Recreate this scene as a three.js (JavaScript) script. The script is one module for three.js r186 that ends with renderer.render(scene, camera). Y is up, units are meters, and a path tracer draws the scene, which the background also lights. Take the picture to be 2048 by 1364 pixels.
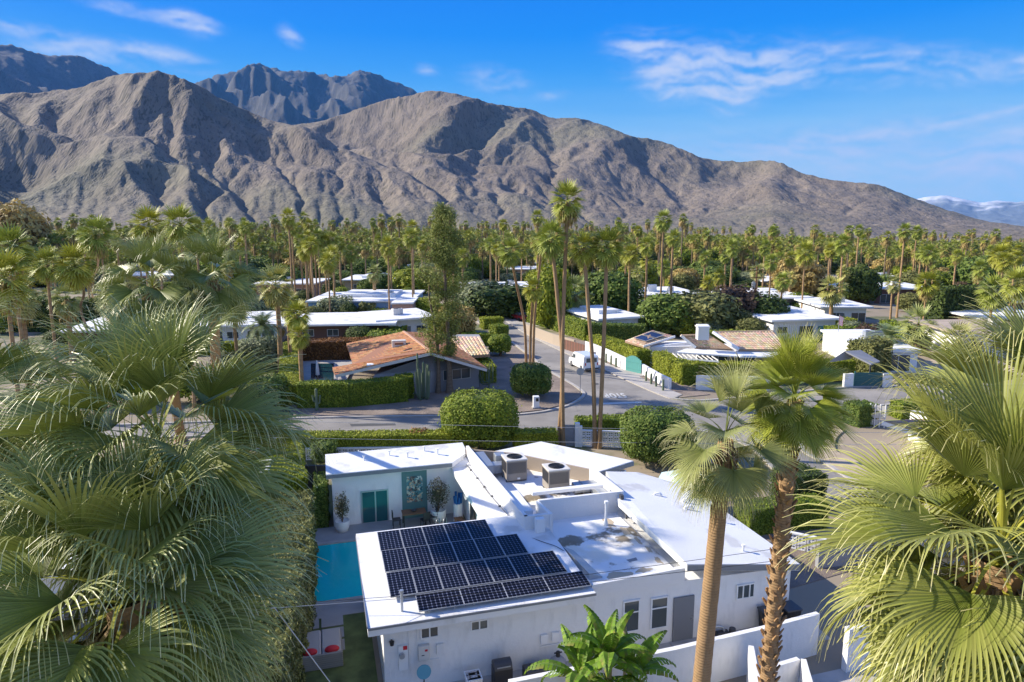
import * as THREE from 'three';
import { mergeGeometries } from 'three/addons/utils/BufferGeometryUtils.js';
import { RoundedBoxGeometry } from 'three/addons/geometries/RoundedBoxGeometry.js';
import { FontLoader } from 'three/addons/loaders/FontLoader.js';
import { TextGeometry } from 'three/addons/geometries/TextGeometry.js';

// ---------------------------------------------------------------- camera, sky, sun, exposure
const scene = new THREE.Scene();
const camera = new THREE.PerspectiveCamera(53.1, 2048 / 1364, 0.3, 40000);
camera.position.set(0, 16.8, 0);
camera.rotation.set(-9.6 * Math.PI / 180, 0, 0);
scene.add(camera);
const renderer = new THREE.WebGLRenderer({ antialias: true });
renderer.toneMapping = THREE.LinearToneMapping;
renderer.toneMappingExposure = 1.66;
renderer.shadowMap.enabled = true;
const SUN = new THREE.Vector3(-0.84, 0.53, -0.20).normalize();
const sun = new THREE.DirectionalLight(new THREE.Color(1.0, 0.915, 0.77), 5.0);
sun.position.copy(SUN).multiplyScalar(300).add(new THREE.Vector3(0, 0, -60));
sun.target.position.set(0, 0, -60);
sun.castShadow = true;
Object.assign(sun.shadow.camera, { left: -160, right: 160, top: 160, bottom: -160, near: 10, far: 900 });
sun.shadow.mapSize.set(4096, 4096);
scene.add(sun, sun.target);
scene.fog = new THREE.FogExp2(new THREE.Color(0.10, 0.40, 1.0), 0.00003);

// ---------------------------------------------------------------- random numbers and noise
function rng(seed) { let a = seed >>> 0; return () => { a = (a + 0x6D2B79F5) | 0; let t = Math.imul(a ^ (a >>> 15), 1 | a); t = (t + Math.imul(t ^ (t >>> 7), 61 | t)) ^ t; return ((t ^ (t >>> 14)) >>> 0) / 4294967296; }; }
const H2 = (x, y) => { let h = Math.imul(x, 374761393) + Math.imul(y, 668265263) | 0; h = Math.imul(h ^ (h >>> 13), 1274126177); return ((h ^ (h >>> 16)) >>> 0) / 4294967296; };
const sm = (t) => t * t * t * (t * (t * 6 - 15) + 10);
const mix = (a, b, t) => a + (b - a) * t;
const clamp = (x, a = 0, b = 1) => Math.min(b, Math.max(a, x));
const ss = (a, b, x) => { const t = clamp((x - a) / (b - a)); return t * t * (3 - 2 * t); };
function vn(x, y, p = 0) {                       // value noise, period p when given
  const xi = Math.floor(x), yi = Math.floor(y), u = sm(x - xi), v = sm(y - yi);
  const w = p ? (k) => ((k % p) + p) % p : (k) => k;
  return mix(mix(H2(w(xi), w(yi)), H2(w(xi + 1), w(yi)), u), mix(H2(w(xi), w(yi + 1)), H2(w(xi + 1), w(yi + 1)), u), v);
}
const GX = [], GY = []; for (let i = 0; i < 256; i++) { const a = i / 256 * Math.PI * 2 * 7.31; GX.push(Math.cos(a)); GY.push(Math.sin(a)); }
function gn(x, y) {                              // gradient noise, about -0.7 .. 0.7
  const xi = Math.floor(x), yi = Math.floor(y), fx = x - xi, fy = y - yi, u = sm(fx), v = sm(fy);
  const d = (i, j) => { const k = (H2(xi + i, yi + j) * 256) | 0; return GX[k] * (fx - i) + GY[k] * (fy - j); };
  return mix(mix(d(0, 0), d(1, 0), u), mix(d(0, 1), d(1, 1), u), v);
}
const fbm = (x, y, o = 5, g = 0.5, l = 2.03) => { let a = 1, s = 0, n = 0; for (let i = 0; i < o; i++) { s += a * gn(x, y); n += a; a *= g; x = x * l + 17.3; y = y * l - 9.1; } return s / n; };
const ridge = (x, y, o = 5, g = 0.5, l = 2.07) => { let a = 1, s = 0, n = 0, w = 1; for (let i = 0; i < o; i++) { let r = 1 - Math.min(1, Math.abs(gn(x, y)) * 2.1); r *= r; s += a * r * w; n += a; w = clamp(r * 1.6, 0.25, 1); a *= g; x = x * l + 31.7; y = y * l + 11.9; } return s / n; };
const billow = (x, y, o = 4, g = 0.5, l = 2.07) => { let a = 1, s = 0, n = 0; for (let i = 0; i < o; i++) { s += a * Math.min(1, Math.abs(gn(x, y)) * 2.2); n += a; a *= g; x = x * l + 13.7; y = y * l + 5.3; } return s / n; };
const pf = (x, y, p, o = 4) => { let a = 1, s = 0, n = 0; for (let i = 0; i < o; i++) { s += a * vn(x, y, p); n += a; a *= 0.55; x *= 2; y *= 2; p *= 2; } return s / n; };

// ---------------------------------------------------------------- the sky: clear blue with cirrus, and added cloud out of view, computed for the whole sphere
{
  const W = 2560, Hh = 1280, data = new Float32Array(W * Hh * 4);
  // streaks of cirrus: azimuth (degrees right of the view), elevation, half widths, slant, strength
  const P = (az, el, w, h, sl, k) => [az, el, w, h, sl, k];
  const streaks = [P(15.4, 12.0, 7.0, 2.4, -0.05, 1.15), P(11.0, 13.2, 3.6, 1.3, -0.2, 0.9), P(13.0, 10.2, 3.5, 1.2, -0.1, 0.8), P(21.5, 11.6, 6.0, 1.5, 0.03, 1.05), P(17.3, 9.9, 1.6, 1.4, 0.3, 1.1), P(29.5, 10.8, 6, 1.3, -0.04, 0.95), P(35.5, 10.1, 4.5, 0.55, 0.10, 1.25), P(46, 10.8, 8, 0.9, 0.08, 1.0), P(-27, 14.4, 4.2, 0.6, -0.06, 1.0), P(-23.8, 14.2, 1.7, 0.9, -0.2, 1.1), P(-17.1, 13.8, 1.0, 0.9, -0.35, 1.1), P(-33.9, 12.6, 3.5, 0.5, -0.08, 0.9), P(-31, 11.4, 4.5, 0.9, 0, 0.85), P(-25, 11.7, 3.6, 0.8, -0.14, 1.1), P(-1, 11.2, 3.4, 1.3, -0.15, 0.95), P(3.4, 10.2, 1.3, 0.35, 0.05, 0.95), P(-6.9, 12.0, 1.0, 0.5, -0.1, 0.9), P(22, 6.2, 14, 1.4, 0.02, 0.85), P(28, 4.6, 12, 1.6, 0.0, 0.8), P(32.5, 7.0, 4.5, 0.16, 0.17, 0.9)];
  const rs = rng(77);
  for (let i = 0; i < 150; i++) { const az = 52 + rs() * 255; streaks.push([az > 180 ? az - 360 : az, 5 + 60 * rs() ** 1.3, 8 + rs() * 16, 1.5 + rs() * 5, (rs() - 0.5) * 0.4, 0.8 + rs() * 0.9]); }  // unseen cloud streaks outside the view, added to whiten the fill on shaded walls
  const stops = [[0, 0.46, 0.74, 0.99], [4.5, 0.40, 0.71, 0.99], [8, 0.21, 0.56, 0.985], [11, 0.06, 0.40, 0.97], [14.5, 0.006, 0.285, 0.97], [19, 0.003, 0.215, 0.93], [30, 0.008, 0.19, 0.82], [60, 0.012, 0.15, 0.66], [90, 0.012, 0.13, 0.60]];
  const clear = (e) => { let k = 0; while (k < stops.length - 2 && stops[k + 1][0] < e) k++; const t = clamp((e - stops[k][0]) / (stops[k + 1][0] - stops[k][0])); return [1, 2, 3].map((i) => mix(stops[k][i], stops[k + 1][i], t)); };
  for (let j = 0; j < Hh; j++) {
    const el = ((j + 0.5) / Hh - 0.5) * 180;
    const e = Math.max(0, el), base = clear(e), near = streaks.filter((s) => Math.abs(e - s[1]) < s[3] * 2.3 + Math.abs(s[4]) * s[2] * 2.3);
    for (let i = 0; i < W; i++) {
      const lon = ((i + 0.5) / W - 0.5) * 360;          // atan2(z, x)
      let az = lon + 90; if (az > 180) az -= 360;          // 0 straight ahead (-z), positive to the right
      const o = (j * W + i) * 4, fine = Math.abs(az) < 48 ? 6 : 3;
      let [r, g, b] = base;
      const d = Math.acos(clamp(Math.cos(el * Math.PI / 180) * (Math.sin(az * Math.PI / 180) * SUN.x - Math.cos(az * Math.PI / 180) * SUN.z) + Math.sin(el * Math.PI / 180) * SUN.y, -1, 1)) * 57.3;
      const glow = 1.5 * Math.exp(-d / 7) + 0.40 * Math.exp(-d / 16);  // glow round the sun, widened to add warm fill light
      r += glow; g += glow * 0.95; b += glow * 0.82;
      if (e > 0 && e < 85) {
        let c = 0;
        for (const s of near) {
          let dx = az - s[0]; if (dx > 180) dx -= 360; if (dx < -180) dx += 360;
          if (Math.abs(dx) > s[2] * 2.4) continue;
          const dy = e - s[1] - dx * s[4]; if (Math.abs(dy) > s[3] * 2.4) continue;
          c += s[5] * Math.exp(-(dx * dx) / (s[2] * s[2]) - (dy * dy) / (s[3] * s[3]));
        }
        if (c > 0.02) {
          const wx = fbm(az * 0.13, e * 0.25, 4) * 5, wy = fbm(az * 0.13 + 40, e * 0.25 + 9, 4) * 2.2;
          const qx = az + wx, qy = e + wy - az * 0.10;
          const n1 = fbm(qx * 0.085, qy * 0.62, fine, 0.58), n2 = fbm(qx * 0.26 + 7, (qy + az * 0.20) * 1.7, fine, 0.62);
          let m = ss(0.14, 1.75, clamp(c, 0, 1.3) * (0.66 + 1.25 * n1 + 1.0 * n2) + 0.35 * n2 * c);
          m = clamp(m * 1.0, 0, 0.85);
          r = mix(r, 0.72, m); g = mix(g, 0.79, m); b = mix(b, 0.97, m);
        }
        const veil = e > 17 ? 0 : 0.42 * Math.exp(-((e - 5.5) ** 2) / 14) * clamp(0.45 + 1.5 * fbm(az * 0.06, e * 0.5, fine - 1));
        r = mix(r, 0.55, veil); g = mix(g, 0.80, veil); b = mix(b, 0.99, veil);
      }
      r /= 1.66; g /= 1.66; b /= 1.66;
      data[o] = r; data[o + 1] = g; data[o + 2] = b; data[o + 3] = 1;
    }
  }
  const tx = new THREE.DataTexture(data, W, Hh, THREE.RGBAFormat, THREE.FloatType);
  tx.mapping = THREE.EquirectangularReflectionMapping; tx.magFilter = THREE.LinearFilter; tx.needsUpdate = true;
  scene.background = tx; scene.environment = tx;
}

// ---------------------------------------------------------------- helpers
const names = {};
function numbered(n) { const k = names[n] = (names[n] ?? -1) + 1; return k ? n + '_' + String(k).padStart(3, '0') : n; }
function tag(o, label, category, group) { o.userData.label = label; o.userData.category = category; if (group) o.userData.group = group; return o; }
const shadow = (m) => { m.castShadow = m.receiveShadow = true; return m; };
function part(name, geo, m, parent) { const o = shadow(new THREE.Mesh(Array.isArray(geo) ? merge(geo) : geo, m)); o.name = name; parent.add(o); return o; }
function struct(name, geo, m) { const o = shadow(new THREE.Mesh(Array.isArray(geo) ? merge(geo) : geo, m)); o.name = numbered(name); o.userData.kind = 'structure'; scene.add(o); return o; }
function thing(name, label, category, pos = [0, 0, 0], ry = 0, group) { const o = new THREE.Group(); o.name = numbered(name); o.position.set(...pos); o.rotation.y = ry; scene.add(o); return tag(o, label, category, group); }
function one(name, geo, m, label, category, pos = [0, 0, 0], ry = 0, group) { const o = shadow(new THREE.Mesh(Array.isArray(geo) ? merge(geo) : geo, m)); o.name = numbered(name); o.position.set(...pos); o.rotation.y = ry; scene.add(o); return tag(o, label, category, group); }
function copyOf(src, label, pos, ry = 0, group, name) { const c = src.clone(); c.name = numbered(name || src.name.replace(/_\d{3}$/, '')); c.userData = { ...src.userData, label }; if (group) c.userData.group = group; c.position.set(...pos); c.rotation.y = ry; scene.add(c); return c; }
function stuff(name, geo, m, parent, label) { const o = part(name, geo, m, parent); o.userData.kind = 'stuff'; if (label) o.userData.label = label; return o; }
const plain = (g) => { g = g.index ? g.toNonIndexed() : g; for (const k of Object.keys(g.attributes)) if (!['position', 'normal', 'uv'].includes(k)) g.deleteAttribute(k); if (!g.attributes.uv) g.setAttribute('uv', new THREE.BufferAttribute(new Float32Array(g.attributes.position.count * 2), 2)); return g; };
const merge = (a) => a.length === 1 ? a[0] : mergeGeometries(a.map(plain));
function boxUV(g, k = 1) {                       // texture coordinates in metres, by the face's main direction
  g = g.index ? g.toNonIndexed() : g; const p = g.attributes.position, n = g.attributes.normal, u = new Float32Array(p.count * 2);
  for (let i = 0; i < p.count; i++) { const ax = Math.abs(n.getX(i)), ay = Math.abs(n.getY(i)), az = Math.abs(n.getZ(i)); const x = p.getX(i), y = p.getY(i), z = p.getZ(i);
    if (ay >= ax && ay >= az) { u[2 * i] = x * k; u[2 * i + 1] = z * k; } else if (ax > az) { u[2 * i] = z * k; u[2 * i + 1] = y * k; } else { u[2 * i] = x * k; u[2 * i + 1] = y * k; } }
  g.setAttribute('uv', new THREE.BufferAttribute(u, 2)); return g;
}
function bx(w, h, d, x = 0, y = 0, z = 0, ry = 0) { const g = boxUV(new THREE.BoxGeometry(w, h, d)); if (ry) g.rotateY(ry); g.translate(x, y, z); return g; }   // centred
function rb(w, h, d, x = 0, y = 0, z = 0, r = 0.03, ry = 0) { const g = plain(new RoundedBoxGeometry(w, h, d, 2, r)); boxUV(g); if (ry) g.rotateY(ry); g.translate(x, y, z); return g; }
function cyl(r0, r1, h, n = 12, x = 0, y = 0, z = 0) { const g = new THREE.CylinderGeometry(r1, r0, h, n); g.translate(x, y + h / 2, z); return plain(g); }   // stands on y
function tube(pts, r, seg = 20, n = 6) { return plain(new THREE.TubeGeometry(new THREE.CatmullRomCurve3(pts.map((p) => new THREE.Vector3(...p))), seg, r, n)); }
function bar(a, b, w, h) { const A = new THREE.Vector3(...a), B = new THREE.Vector3(...b), d = B.clone().sub(A), g = bx(w, h, d.length()); g.applyMatrix4(new THREE.Matrix4().lookAt(B, A, new THREE.Vector3(0, 1, 0))); g.translate(...A.add(B).multiplyScalar(0.5).toArray()); return g; }
// prism over a polygon [[x, z], ...]: bottom height(s) y0, top height(s) y1 (numbers or one per corner); uv in metres
function prism(poly, y0, y1, bottom = true) {
  let P = poly.map((q, i) => [q[0], q[1], Array.isArray(y0) ? y0[i] : y0, Array.isArray(y1) ? y1[i] : y1]);
  let ar = 0; for (let i = 0; i < P.length; i++) { const a = P[i], b = P[(i + 1) % P.length]; ar += a[0] * b[1] - b[0] * a[1]; }
  if (ar > 0) P.reverse();
  const pos = [], uv = [], v = (a, y, u, w) => { pos.push(a[0], y, a[1]); uv.push(u, w); };
  const tri = THREE.ShapeUtils.triangulateShape(P.map((q) => new THREE.Vector2(q[0], -q[1])), []);
  for (const t of tri) { for (const k of t) v(P[k], P[k][3], P[k][0], P[k][1]); if (bottom) for (const k of [t[0], t[2], t[1]]) v(P[k], P[k][2], P[k][0], P[k][1]); }
  let s = 0;
  for (let i = 0; i < P.length; i++) { const a = P[i], b = P[(i + 1) % P.length], l = Math.hypot(b[0] - a[0], b[1] - a[1]); const A = [a, a[2], s, a[2]], B = [b, b[2], s + l, b[2]], C = [b, b[3], s + l, b[3]], D = [a, a[3], s, a[3]]; for (const q of [A, B, C, A, C, D]) v(...q); s += l; }
  const g = new THREE.BufferGeometry(); g.setAttribute('position', new THREE.Float32BufferAttribute(pos, 3)); g.setAttribute('uv', new THREE.Float32BufferAttribute(uv, 2)); g.computeVertexNormals(); return g;
}
// slab whose top runs through the points [x, y, z] with thickness t below
const slab = (pts, t) => prism(pts.map((p) => [p[0], p[2]]), pts.map((p) => p[1] - t), pts.map((p) => p[1]));
const rect = (x0, z0, x1, z1) => [[x0, z0], [x1, z0], [x1, z1], [x0, z1]];
function ribbon(line, w, y, h) {                 // a strip w wide to the left of a line [[x, z], ...], from y up by h
  const L = [], R = []; for (let i = 0; i < line.length; i++) { const a = line[Math.max(0, i - 1)], b = line[Math.min(line.length - 1, i + 1)], dx = b[0] - a[0], dz = b[1] - a[1], l = Math.hypot(dx, dz); L.push([line[i][0] + dz / l * w, line[i][1] - dx / l * w]); R.push(line[i]); }
  const g = []; for (let i = 0; i + 1 < line.length; i++) g.push(prism([R[i], R[i + 1], L[i + 1], L[i]], y, y + h)); return merge(g);
}
function smoothLine(pts, n) { const c = new THREE.CatmullRomCurve3(pts.map((p) => new THREE.Vector3(p[0], 0, p[1])), false, 'catmullrom', 0.4); return c.getPoints(n).map((p) => [p.x, p.z]); }

// ---------------------------------------------------------------- textures and materials
const toB = (c) => Math.round(255 * clamp(c <= 0.0031308 ? c * 12.92 : 1.055 * Math.pow(c, 1 / 2.4) - 0.055));
function tex(n, fn, colour = true, m = 1) {      // fn(u, v) -> [r, g, b] linear, or one number; repeats every m metres
  const d = new Uint8Array(n * n * 4);
  for (let j = 0; j < n; j++) for (let i = 0; i < n; i++) { const c = fn(i / n, j / n), o = (j * n + i) * 4; if (Array.isArray(c)) { for (let k = 0; k < 3; k++) d[o + k] = colour ? toB(c[k]) : Math.round(255 * clamp(c[k])); } else d[o] = d[o + 1] = d[o + 2] = Math.round(255 * clamp(c)); d[o + 3] = 255; }
  const t = new THREE.DataTexture(d, n, n); t.wrapS = t.wrapT = THREE.RepeatWrapping; t.magFilter = THREE.LinearFilter; t.minFilter = THREE.LinearMipmapLinearFilter; t.repeat.set(1 / m, 1 / m); if (colour) t.colorSpace = THREE.SRGBColorSpace; t.needsUpdate = true; return t;
}
function canvasTex(w, h, draw, m) { const c = document.createElement('canvas'); c.width = w; c.height = h; draw(c.getContext('2d'), w, h); const t = new THREE.CanvasTexture(c); t.colorSpace = THREE.SRGBColorSpace; t.wrapS = t.wrapT = THREE.RepeatWrapping; if (m) t.repeat.set(...m); return t; }
const col = (r, g, b) => new THREE.Color().setRGB(r, g, b);
const mat = (r, g, b, rough = 0.8, o = {}) => new THREE.MeshStandardMaterial({ color: col(r, g, b), roughness: rough, side: THREE.DoubleSide, ...o });
const mottled = (c, amp, p = 8, o = 5) => (u, v) => { const k = 1 + amp * (2 * pf(u * p, v * p, p, o) - 1); return [c[0] * k, c[1] * k, c[2] * k]; };
const bumpFine = tex(512, (u, v) => 0.6 * pf(u * 24, v * 24, 24, 4) + 0.4 * H2(Math.floor(u * 512), Math.floor(v * 512)), false, 1.6);
const M = {};
M.stucco = mat(1, 1, 1, 0.85, { map: tex(512, (u, v) => { const k = 0.79 * (1 + 0.07 * (2 * pf(u * 4, v * 4, 4, 6) - 1)) * (1 - 0.10 * ss(0.60, 0.8, pf(u * 9, v * 3 + 0.3, 3, 5))); return [k, k * 0.995, k * 0.985]; }, true, 5), bumpMap: bumpFine, bumpScale: 0.012 });
M.roofWhite = mat(1, 1, 1, 0.7, { map: tex(1024, (u, v) => { let k = 0.78 * (1 + 0.07 * (2 * pf(u * 5, v * 5, 5, 6) - 1)); const d = ss(0.56, 0.75, pf(u * 7, v * 7 + 0.37, 7, 6)) * 0.22; k *= 1 - d; return [k, k * (1 - 0.06 * d), k * (1 - 0.2 * d)]; }, true, 9), bumpMap: bumpFine, bumpScale: 0.008 });
M.roofStain = mat(1, 1, 1, 0.75, { map: tex(1024, (u, v) => { const n = pf(u * 5 + 0.4, v * 5 + 0.2, 5, 6), b = pf(u * 3, v * 3, 3, 5); const d = ss(0.54, 0.66, n), e = ss(0.5, 0.7, b) * 0.3; return [0.84 * (1 - 0.70 * d) * (1 - e * 0.25), 0.83 * (1 - 0.74 * d) * (1 - e * 0.42), 0.81 * (1 - 0.80 * d) * (1 - e * 0.8)]; }, true, 5.2), bumpMap: bumpFine, bumpScale: 0.01 });
M.greyTrim = mat(0.21, 0.22, 0.235, 0.6);
M.greyDoor = mat(0.17, 0.18, 0.20, 0.5);
M.tealWall = mat(0.10, 0.22, 0.22, 0.7);
M.asphalt = mat(1, 1, 1, 0.9, { map: tex(1024, (u, v) => { const k = 0.255 * (1 + 0.30 * (2 * pf(u * 6, v * 6, 6, 7) - 1) + 0.15 * (H2(Math.floor(u * 1024), Math.floor(v * 1024)) - 0.5)); const cr = ss(0.018, 0.0, Math.abs(pf(u * 5 + 0.5, v * 5, 5, 4) - 0.5)) * 0.3; return [k * 1.05 * (1 - cr), k * 0.97 * (1 - cr), k * 0.87 * (1 - cr)]; }, true, 14), bumpMap: bumpFine, bumpScale: 0.01 });
M.concrete = mat(1, 1, 1, 0.85, { map: tex(512, mottled([0.42, 0.39, 0.355], 0.2, 6, 6), true, 4), bumpMap: bumpFine, bumpScale: 0.006 });
M.patio = mat(1, 1, 1, 0.8, { map: tex(512, mottled([0.33, 0.32, 0.31], 0.16, 6, 6), true, 4) });
M.gravel = mat(1, 1, 1, 0.95, { map: tex(1024, (u, v) => { const k = (1 + 0.35 * (2 * pf(u * 7, v * 7, 7, 5) - 1)) * (0.75 + 0.5 * H2(Math.floor(u * 512), Math.floor(v * 512))); return [0.26 * k, 0.205 * k, 0.165 * k]; }, true, 10), bumpMap: bumpFine, bumpScale: 0.03 });
M.ground = mat(1, 1, 1, 0.95, { map: tex(1024, (u, v) => { const n = pf(u * 6, v * 6, 6, 7), g = ss(0.5, 0.62, pf(u * 9 + 0.5, v * 9, 9, 5)); const k = 0.75 + 0.5 * n; return [mix(0.30, 0.13, g) * k, mix(0.245, 0.14, g) * k, mix(0.175, 0.06, g) * k]; }, true, 60) });
M.sand = mat(1, 1, 1, 0.95, { map: tex(512, mottled([0.46, 0.37, 0.26], 0.22, 6, 6), true, 8) });
M.lawn = mat(1, 1, 1, 0.95, { map: tex(512, mottled([0.10, 0.13, 0.04], 0.6, 10, 6), true, 5) });
M.paint = mat(0.55, 0.55, 0.53, 0.7);
M.white = mat(0.80, 0.80, 0.79, 0.55);
M.offWhite = mat(0.62, 0.60, 0.56, 0.7);
M.black = mat(0.02, 0.02, 0.022, 0.5);
M.darkGrey = mat(0.06, 0.06, 0.065, 0.55);
M.metal = mat(0.45, 0.46, 0.47, 0.35, { metalness: 0.7 });
M.acPaint = mat(0.30, 0.265, 0.225, 0.55);
M.galv = mat(0.42, 0.45, 0.48, 0.4, { metalness: 0.6 });
M.glass = mat(0.075, 0.09, 0.095, 0.08, {});
M.glassTeal = mat(0.02, 0.10, 0.11, 0.08);
M.brownWall = mat(0.16, 0.085, 0.06, 0.8);
M.tanWall = mat(0.42, 0.34, 0.26, 0.85, { bumpMap: bumpFine, bumpScale: 0.01 });
M.greyWall = mat(0.30, 0.30, 0.31, 0.85, { bumpMap: bumpFine, bumpScale: 0.01 });
M.blueWall = mat(0.20, 0.34, 0.55, 0.8);
M.pinkWall = mat(0.45, 0.27, 0.20, 0.85);
M.wood = mat(1, 1, 1, 0.7, { map: tex(256, (u, v) => { const k = 0.7 + 0.6 * pf(u * 2, v * 30, 2, 4); return [0.20 * k, 0.10 * k, 0.045 * k]; }, true, 1) });
M.greyWood = mat(1, 1, 1, 0.8, { map: tex(256, (u, v) => { const k = 0.7 + 0.6 * pf(u * 2, v * 24, 2, 4); return [0.25 * k, 0.235 * k, 0.215 * k]; }, true, 1) });
M.red = mat(0.55, 0.02, 0.03, 0.7);
M.tealGate = mat(0.10, 0.33, 0.30, 0.6);
M.darkTeal = mat(0.03, 0.12, 0.12, 0.6);
M.tanRoof = mat(1, 1, 1, 0.8, { map: tex(256, mottled([0.42, 0.34, 0.27], 0.2, 6, 5), true, 5) });
// leaves: vertex colours carry the tone of each leaf
const leafMat = (o = {}) => new THREE.MeshPhysicalMaterial({ color: 0xffffff, vertexColors: true, roughness: 0.6, specularIntensity: 0.35, side: THREE.DoubleSide, transmission: 0.34, thickness: 0, ...o });
M.leaf = leafMat();
M.hedgeLeaf = leafMat({ transmission: 0.35, roughness: 0.65 });
M.frond = leafMat({ roughness: 0.36, transmission: 0.34, specularIntensity: 0.6 });
M.frondFar = [[1.3, 1.27, 1.1], [1.15, 1.22, 1.05], [1.38, 1.3, 0.95]].map((c) => { const m = leafMat({ roughness: 0.5, transmission: 0.28 }); m.color.setRGB(...c); return m; });
M.dead = mat(1, 1, 1, 0.85, { vertexColors: true });
M.bark = mat(1, 1, 1, 0.9, { map: tex(512, (u, v) => { const r = pf(u * 3, v * 60, 3, 3), n = pf(u * 10, v * 10, 10, 5), f = pf(u * 40, v * 4, 4, 3); const k = 0.45 + 0.5 * r + 0.35 * n + 0.2 * f; return [0.36 * k, 0.225 * k, 0.11 * k]; }, true, 1), bumpMap: tex(512, (u, v) => pf(u * 3, v * 60, 3, 4), false, 1), bumpScale: 0.02 });
M.barkGrey = mat(1, 1, 1, 0.9, { map: tex(512, (u, v) => { const k = 0.5 + 0.6 * pf(u * 6, v * 30, 6, 4) + 0.3 * pf(u * 24, v * 24, 24, 3); return [0.205 * k, 0.15 * k, 0.10 * k]; }, true, 1), bumpMap: bumpFine, bumpScale: 0.03 });
M.boot = mat(0.34, 0.20, 0.09, 0.85, { bumpMap: bumpFine, bumpScale: 0.02 });

// ---------------------------------------------------------------- the valley floor and the mountains
const T = (x, z) => -0.03 * Math.max(0, 0.8 * x - 0.15 * z - 62) * ss(90, 160, -z) - 0.0;
{
  const n = 150, ax = (k, lo, hi) => { const t = k / n * 2 - 1; return t < 0 ? -Math.pow(-t, 2.2) * lo : Math.pow(t, 2.2) * hi; };
  const pos = [], uv = [], idx = [];
  for (let j = 0; j <= n; j++) for (let i = 0; i <= n; i++) { const x = ax(i, 9000, 9000), z = -70 + ax(j, 16000, 2500); pos.push(x, Math.max(T(x, z), -30), z); uv.push(x, z); if (i < n && j < n) { const a = j * (n + 1) + i; idx.push(a, a + n + 1, a + 1, a + 1, a + n + 1, a + n + 2); } }
  const g = new THREE.BufferGeometry(); g.setAttribute('position', new THREE.Float32BufferAttribute(pos, 3)); g.setAttribute('uv', new THREE.Float32BufferAttribute(uv, 2)); g.setIndex(idx); g.computeVertexNormals();
  struct('ground', g, M.ground);
}
const rockMap = tex(1024, (u, v) => { const n = pf(u * 9, v * 9, 9, 7), s = H2(Math.floor(u * 341), Math.floor(v * 341) + 7), scrub = ss(0.60, 0.68, pf(u * 60 + 0.3, v * 60, 60, 3)), pale = s > 0.93 ? 0.35 : 0; const k = (0.72 + 0.56 * n) * (1 - 0.45 * scrub) * (1 + pale); return [0.80 * k, 0.80 * k * (1 + 0.05 * scrub), 0.80 * k]; }, true, 260);
const rockBump = tex(1024, (u, v) => 0.5 * pf(u * 14, v * 14, 14, 7) + 0.5 * pf(u * 70, v * 70, 70, 3), false, 260);
// a slope carved by running water: uplift against stream incision on a grid, which leaves ridges, spurs and branching gullies
function carve(nx, ny, f, cell, o) {
  const n = nx * ny, h = new Float32Array(n), rcv = new Int32Array(n), dst = new Float32Array(n), area = new Float32Array(n), order = new Int32Array(n), tmp = new Float32Array(n), hard = new Float32Array(n), warp = new Int32Array(n);
  const R = rng(o.seed);
  for (let q = 0; q < n; q++) { { const i = q % nx, j = Math.floor(q / nx), X = i * cell[0] / o.size, Y = j * cell[1] / o.size; h[q] = f[q] * o.start * (1 + 1.5 * fbm(X * 1.6 + Y * 0.9 + o.seed, Y * 1.3 - X * 0.5, 5, 0.55)) + R() * o.start * 0.02; } hard[q] = 0.35 + 1.1 * vn((q % nx) / 41 + o.seed, Math.floor(q / nx) / 27) + 0.5 * vn((q % nx) / 9 + o.seed, Math.floor(q / nx) / 9); }
  for (let it = 0; it < o.steps; it++) {
    for (let q = 0; q < n; q++) if (q >= nx) h[q] += f[q] * o.up;
    let lo = Infinity, hi = -Infinity; for (let q = 0; q < n; q++) { if (h[q] < lo) lo = h[q]; if (h[q] > hi) hi = h[q]; }
    const B = 4096, cnt = new Int32Array(B + 1), key = (q) => Math.min(B - 1, ((h[q] - lo) / (hi - lo + 1e-6) * B) | 0);
    for (let q = 0; q < n; q++) cnt[key(q) + 1]++; for (let k = 0; k < B; k++) cnt[k + 1] += cnt[k]; for (let q = 0; q < n; q++) order[cnt[key(q)]++] = q;   // low to high
    for (let j = 0; j < ny; j++) for (let i = 0; i < nx; i++) {
      const q = j * nx + i; let best = 0, to = q, bd = 1; if (j > 0) for (let dj = -1; dj <= 1; dj++) for (let di = -1; di <= 1; di++) { if (!di && !dj) continue; const a = i + di, b = j + dj; if (a < 0 || b < 0 || a >= nx || b >= ny) continue; const p = b * nx + a, d = Math.hypot(di * cell[0], dj * cell[1]), s = (h[q] - h[p]) / d * (0.9 + 0.2 * H2(p, it)); if (s > best) { best = s; to = p; bd = d; } }
      rcv[q] = to; dst[q] = bd; area[q] = cell[0] * cell[1];
    }
    for (let k = n - 1; k >= 0; k--) { const q = order[k]; if (rcv[q] !== q) area[rcv[q]] += area[q]; }
    for (let k = 0; k < n; k++) { const q = order[k], r = rcv[q]; if (r === q) continue; const F = o.K * Math.pow(area[q], 0.45) / dst[q] / hard[q]; h[q] = Math.min((h[q] + F * h[r]) / (1 + F), h[r] + o.talus * hard[q] * dst[q]); }
    for (let j = 1; j < ny - 1; j++) for (let i = 1; i < nx - 1; i++) { const q = j * nx + i; tmp[q] = h[q] + o.D * (h[q - 1] + h[q + 1] + h[q - nx] + h[q + nx] - 4 * h[q]); }
    for (let j = 1; j < ny - 1; j++) for (let i = 1; i < nx - 1; i++) { const q = j * nx + i; h[q] = tmp[q]; }
  }
  return h;
}
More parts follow.
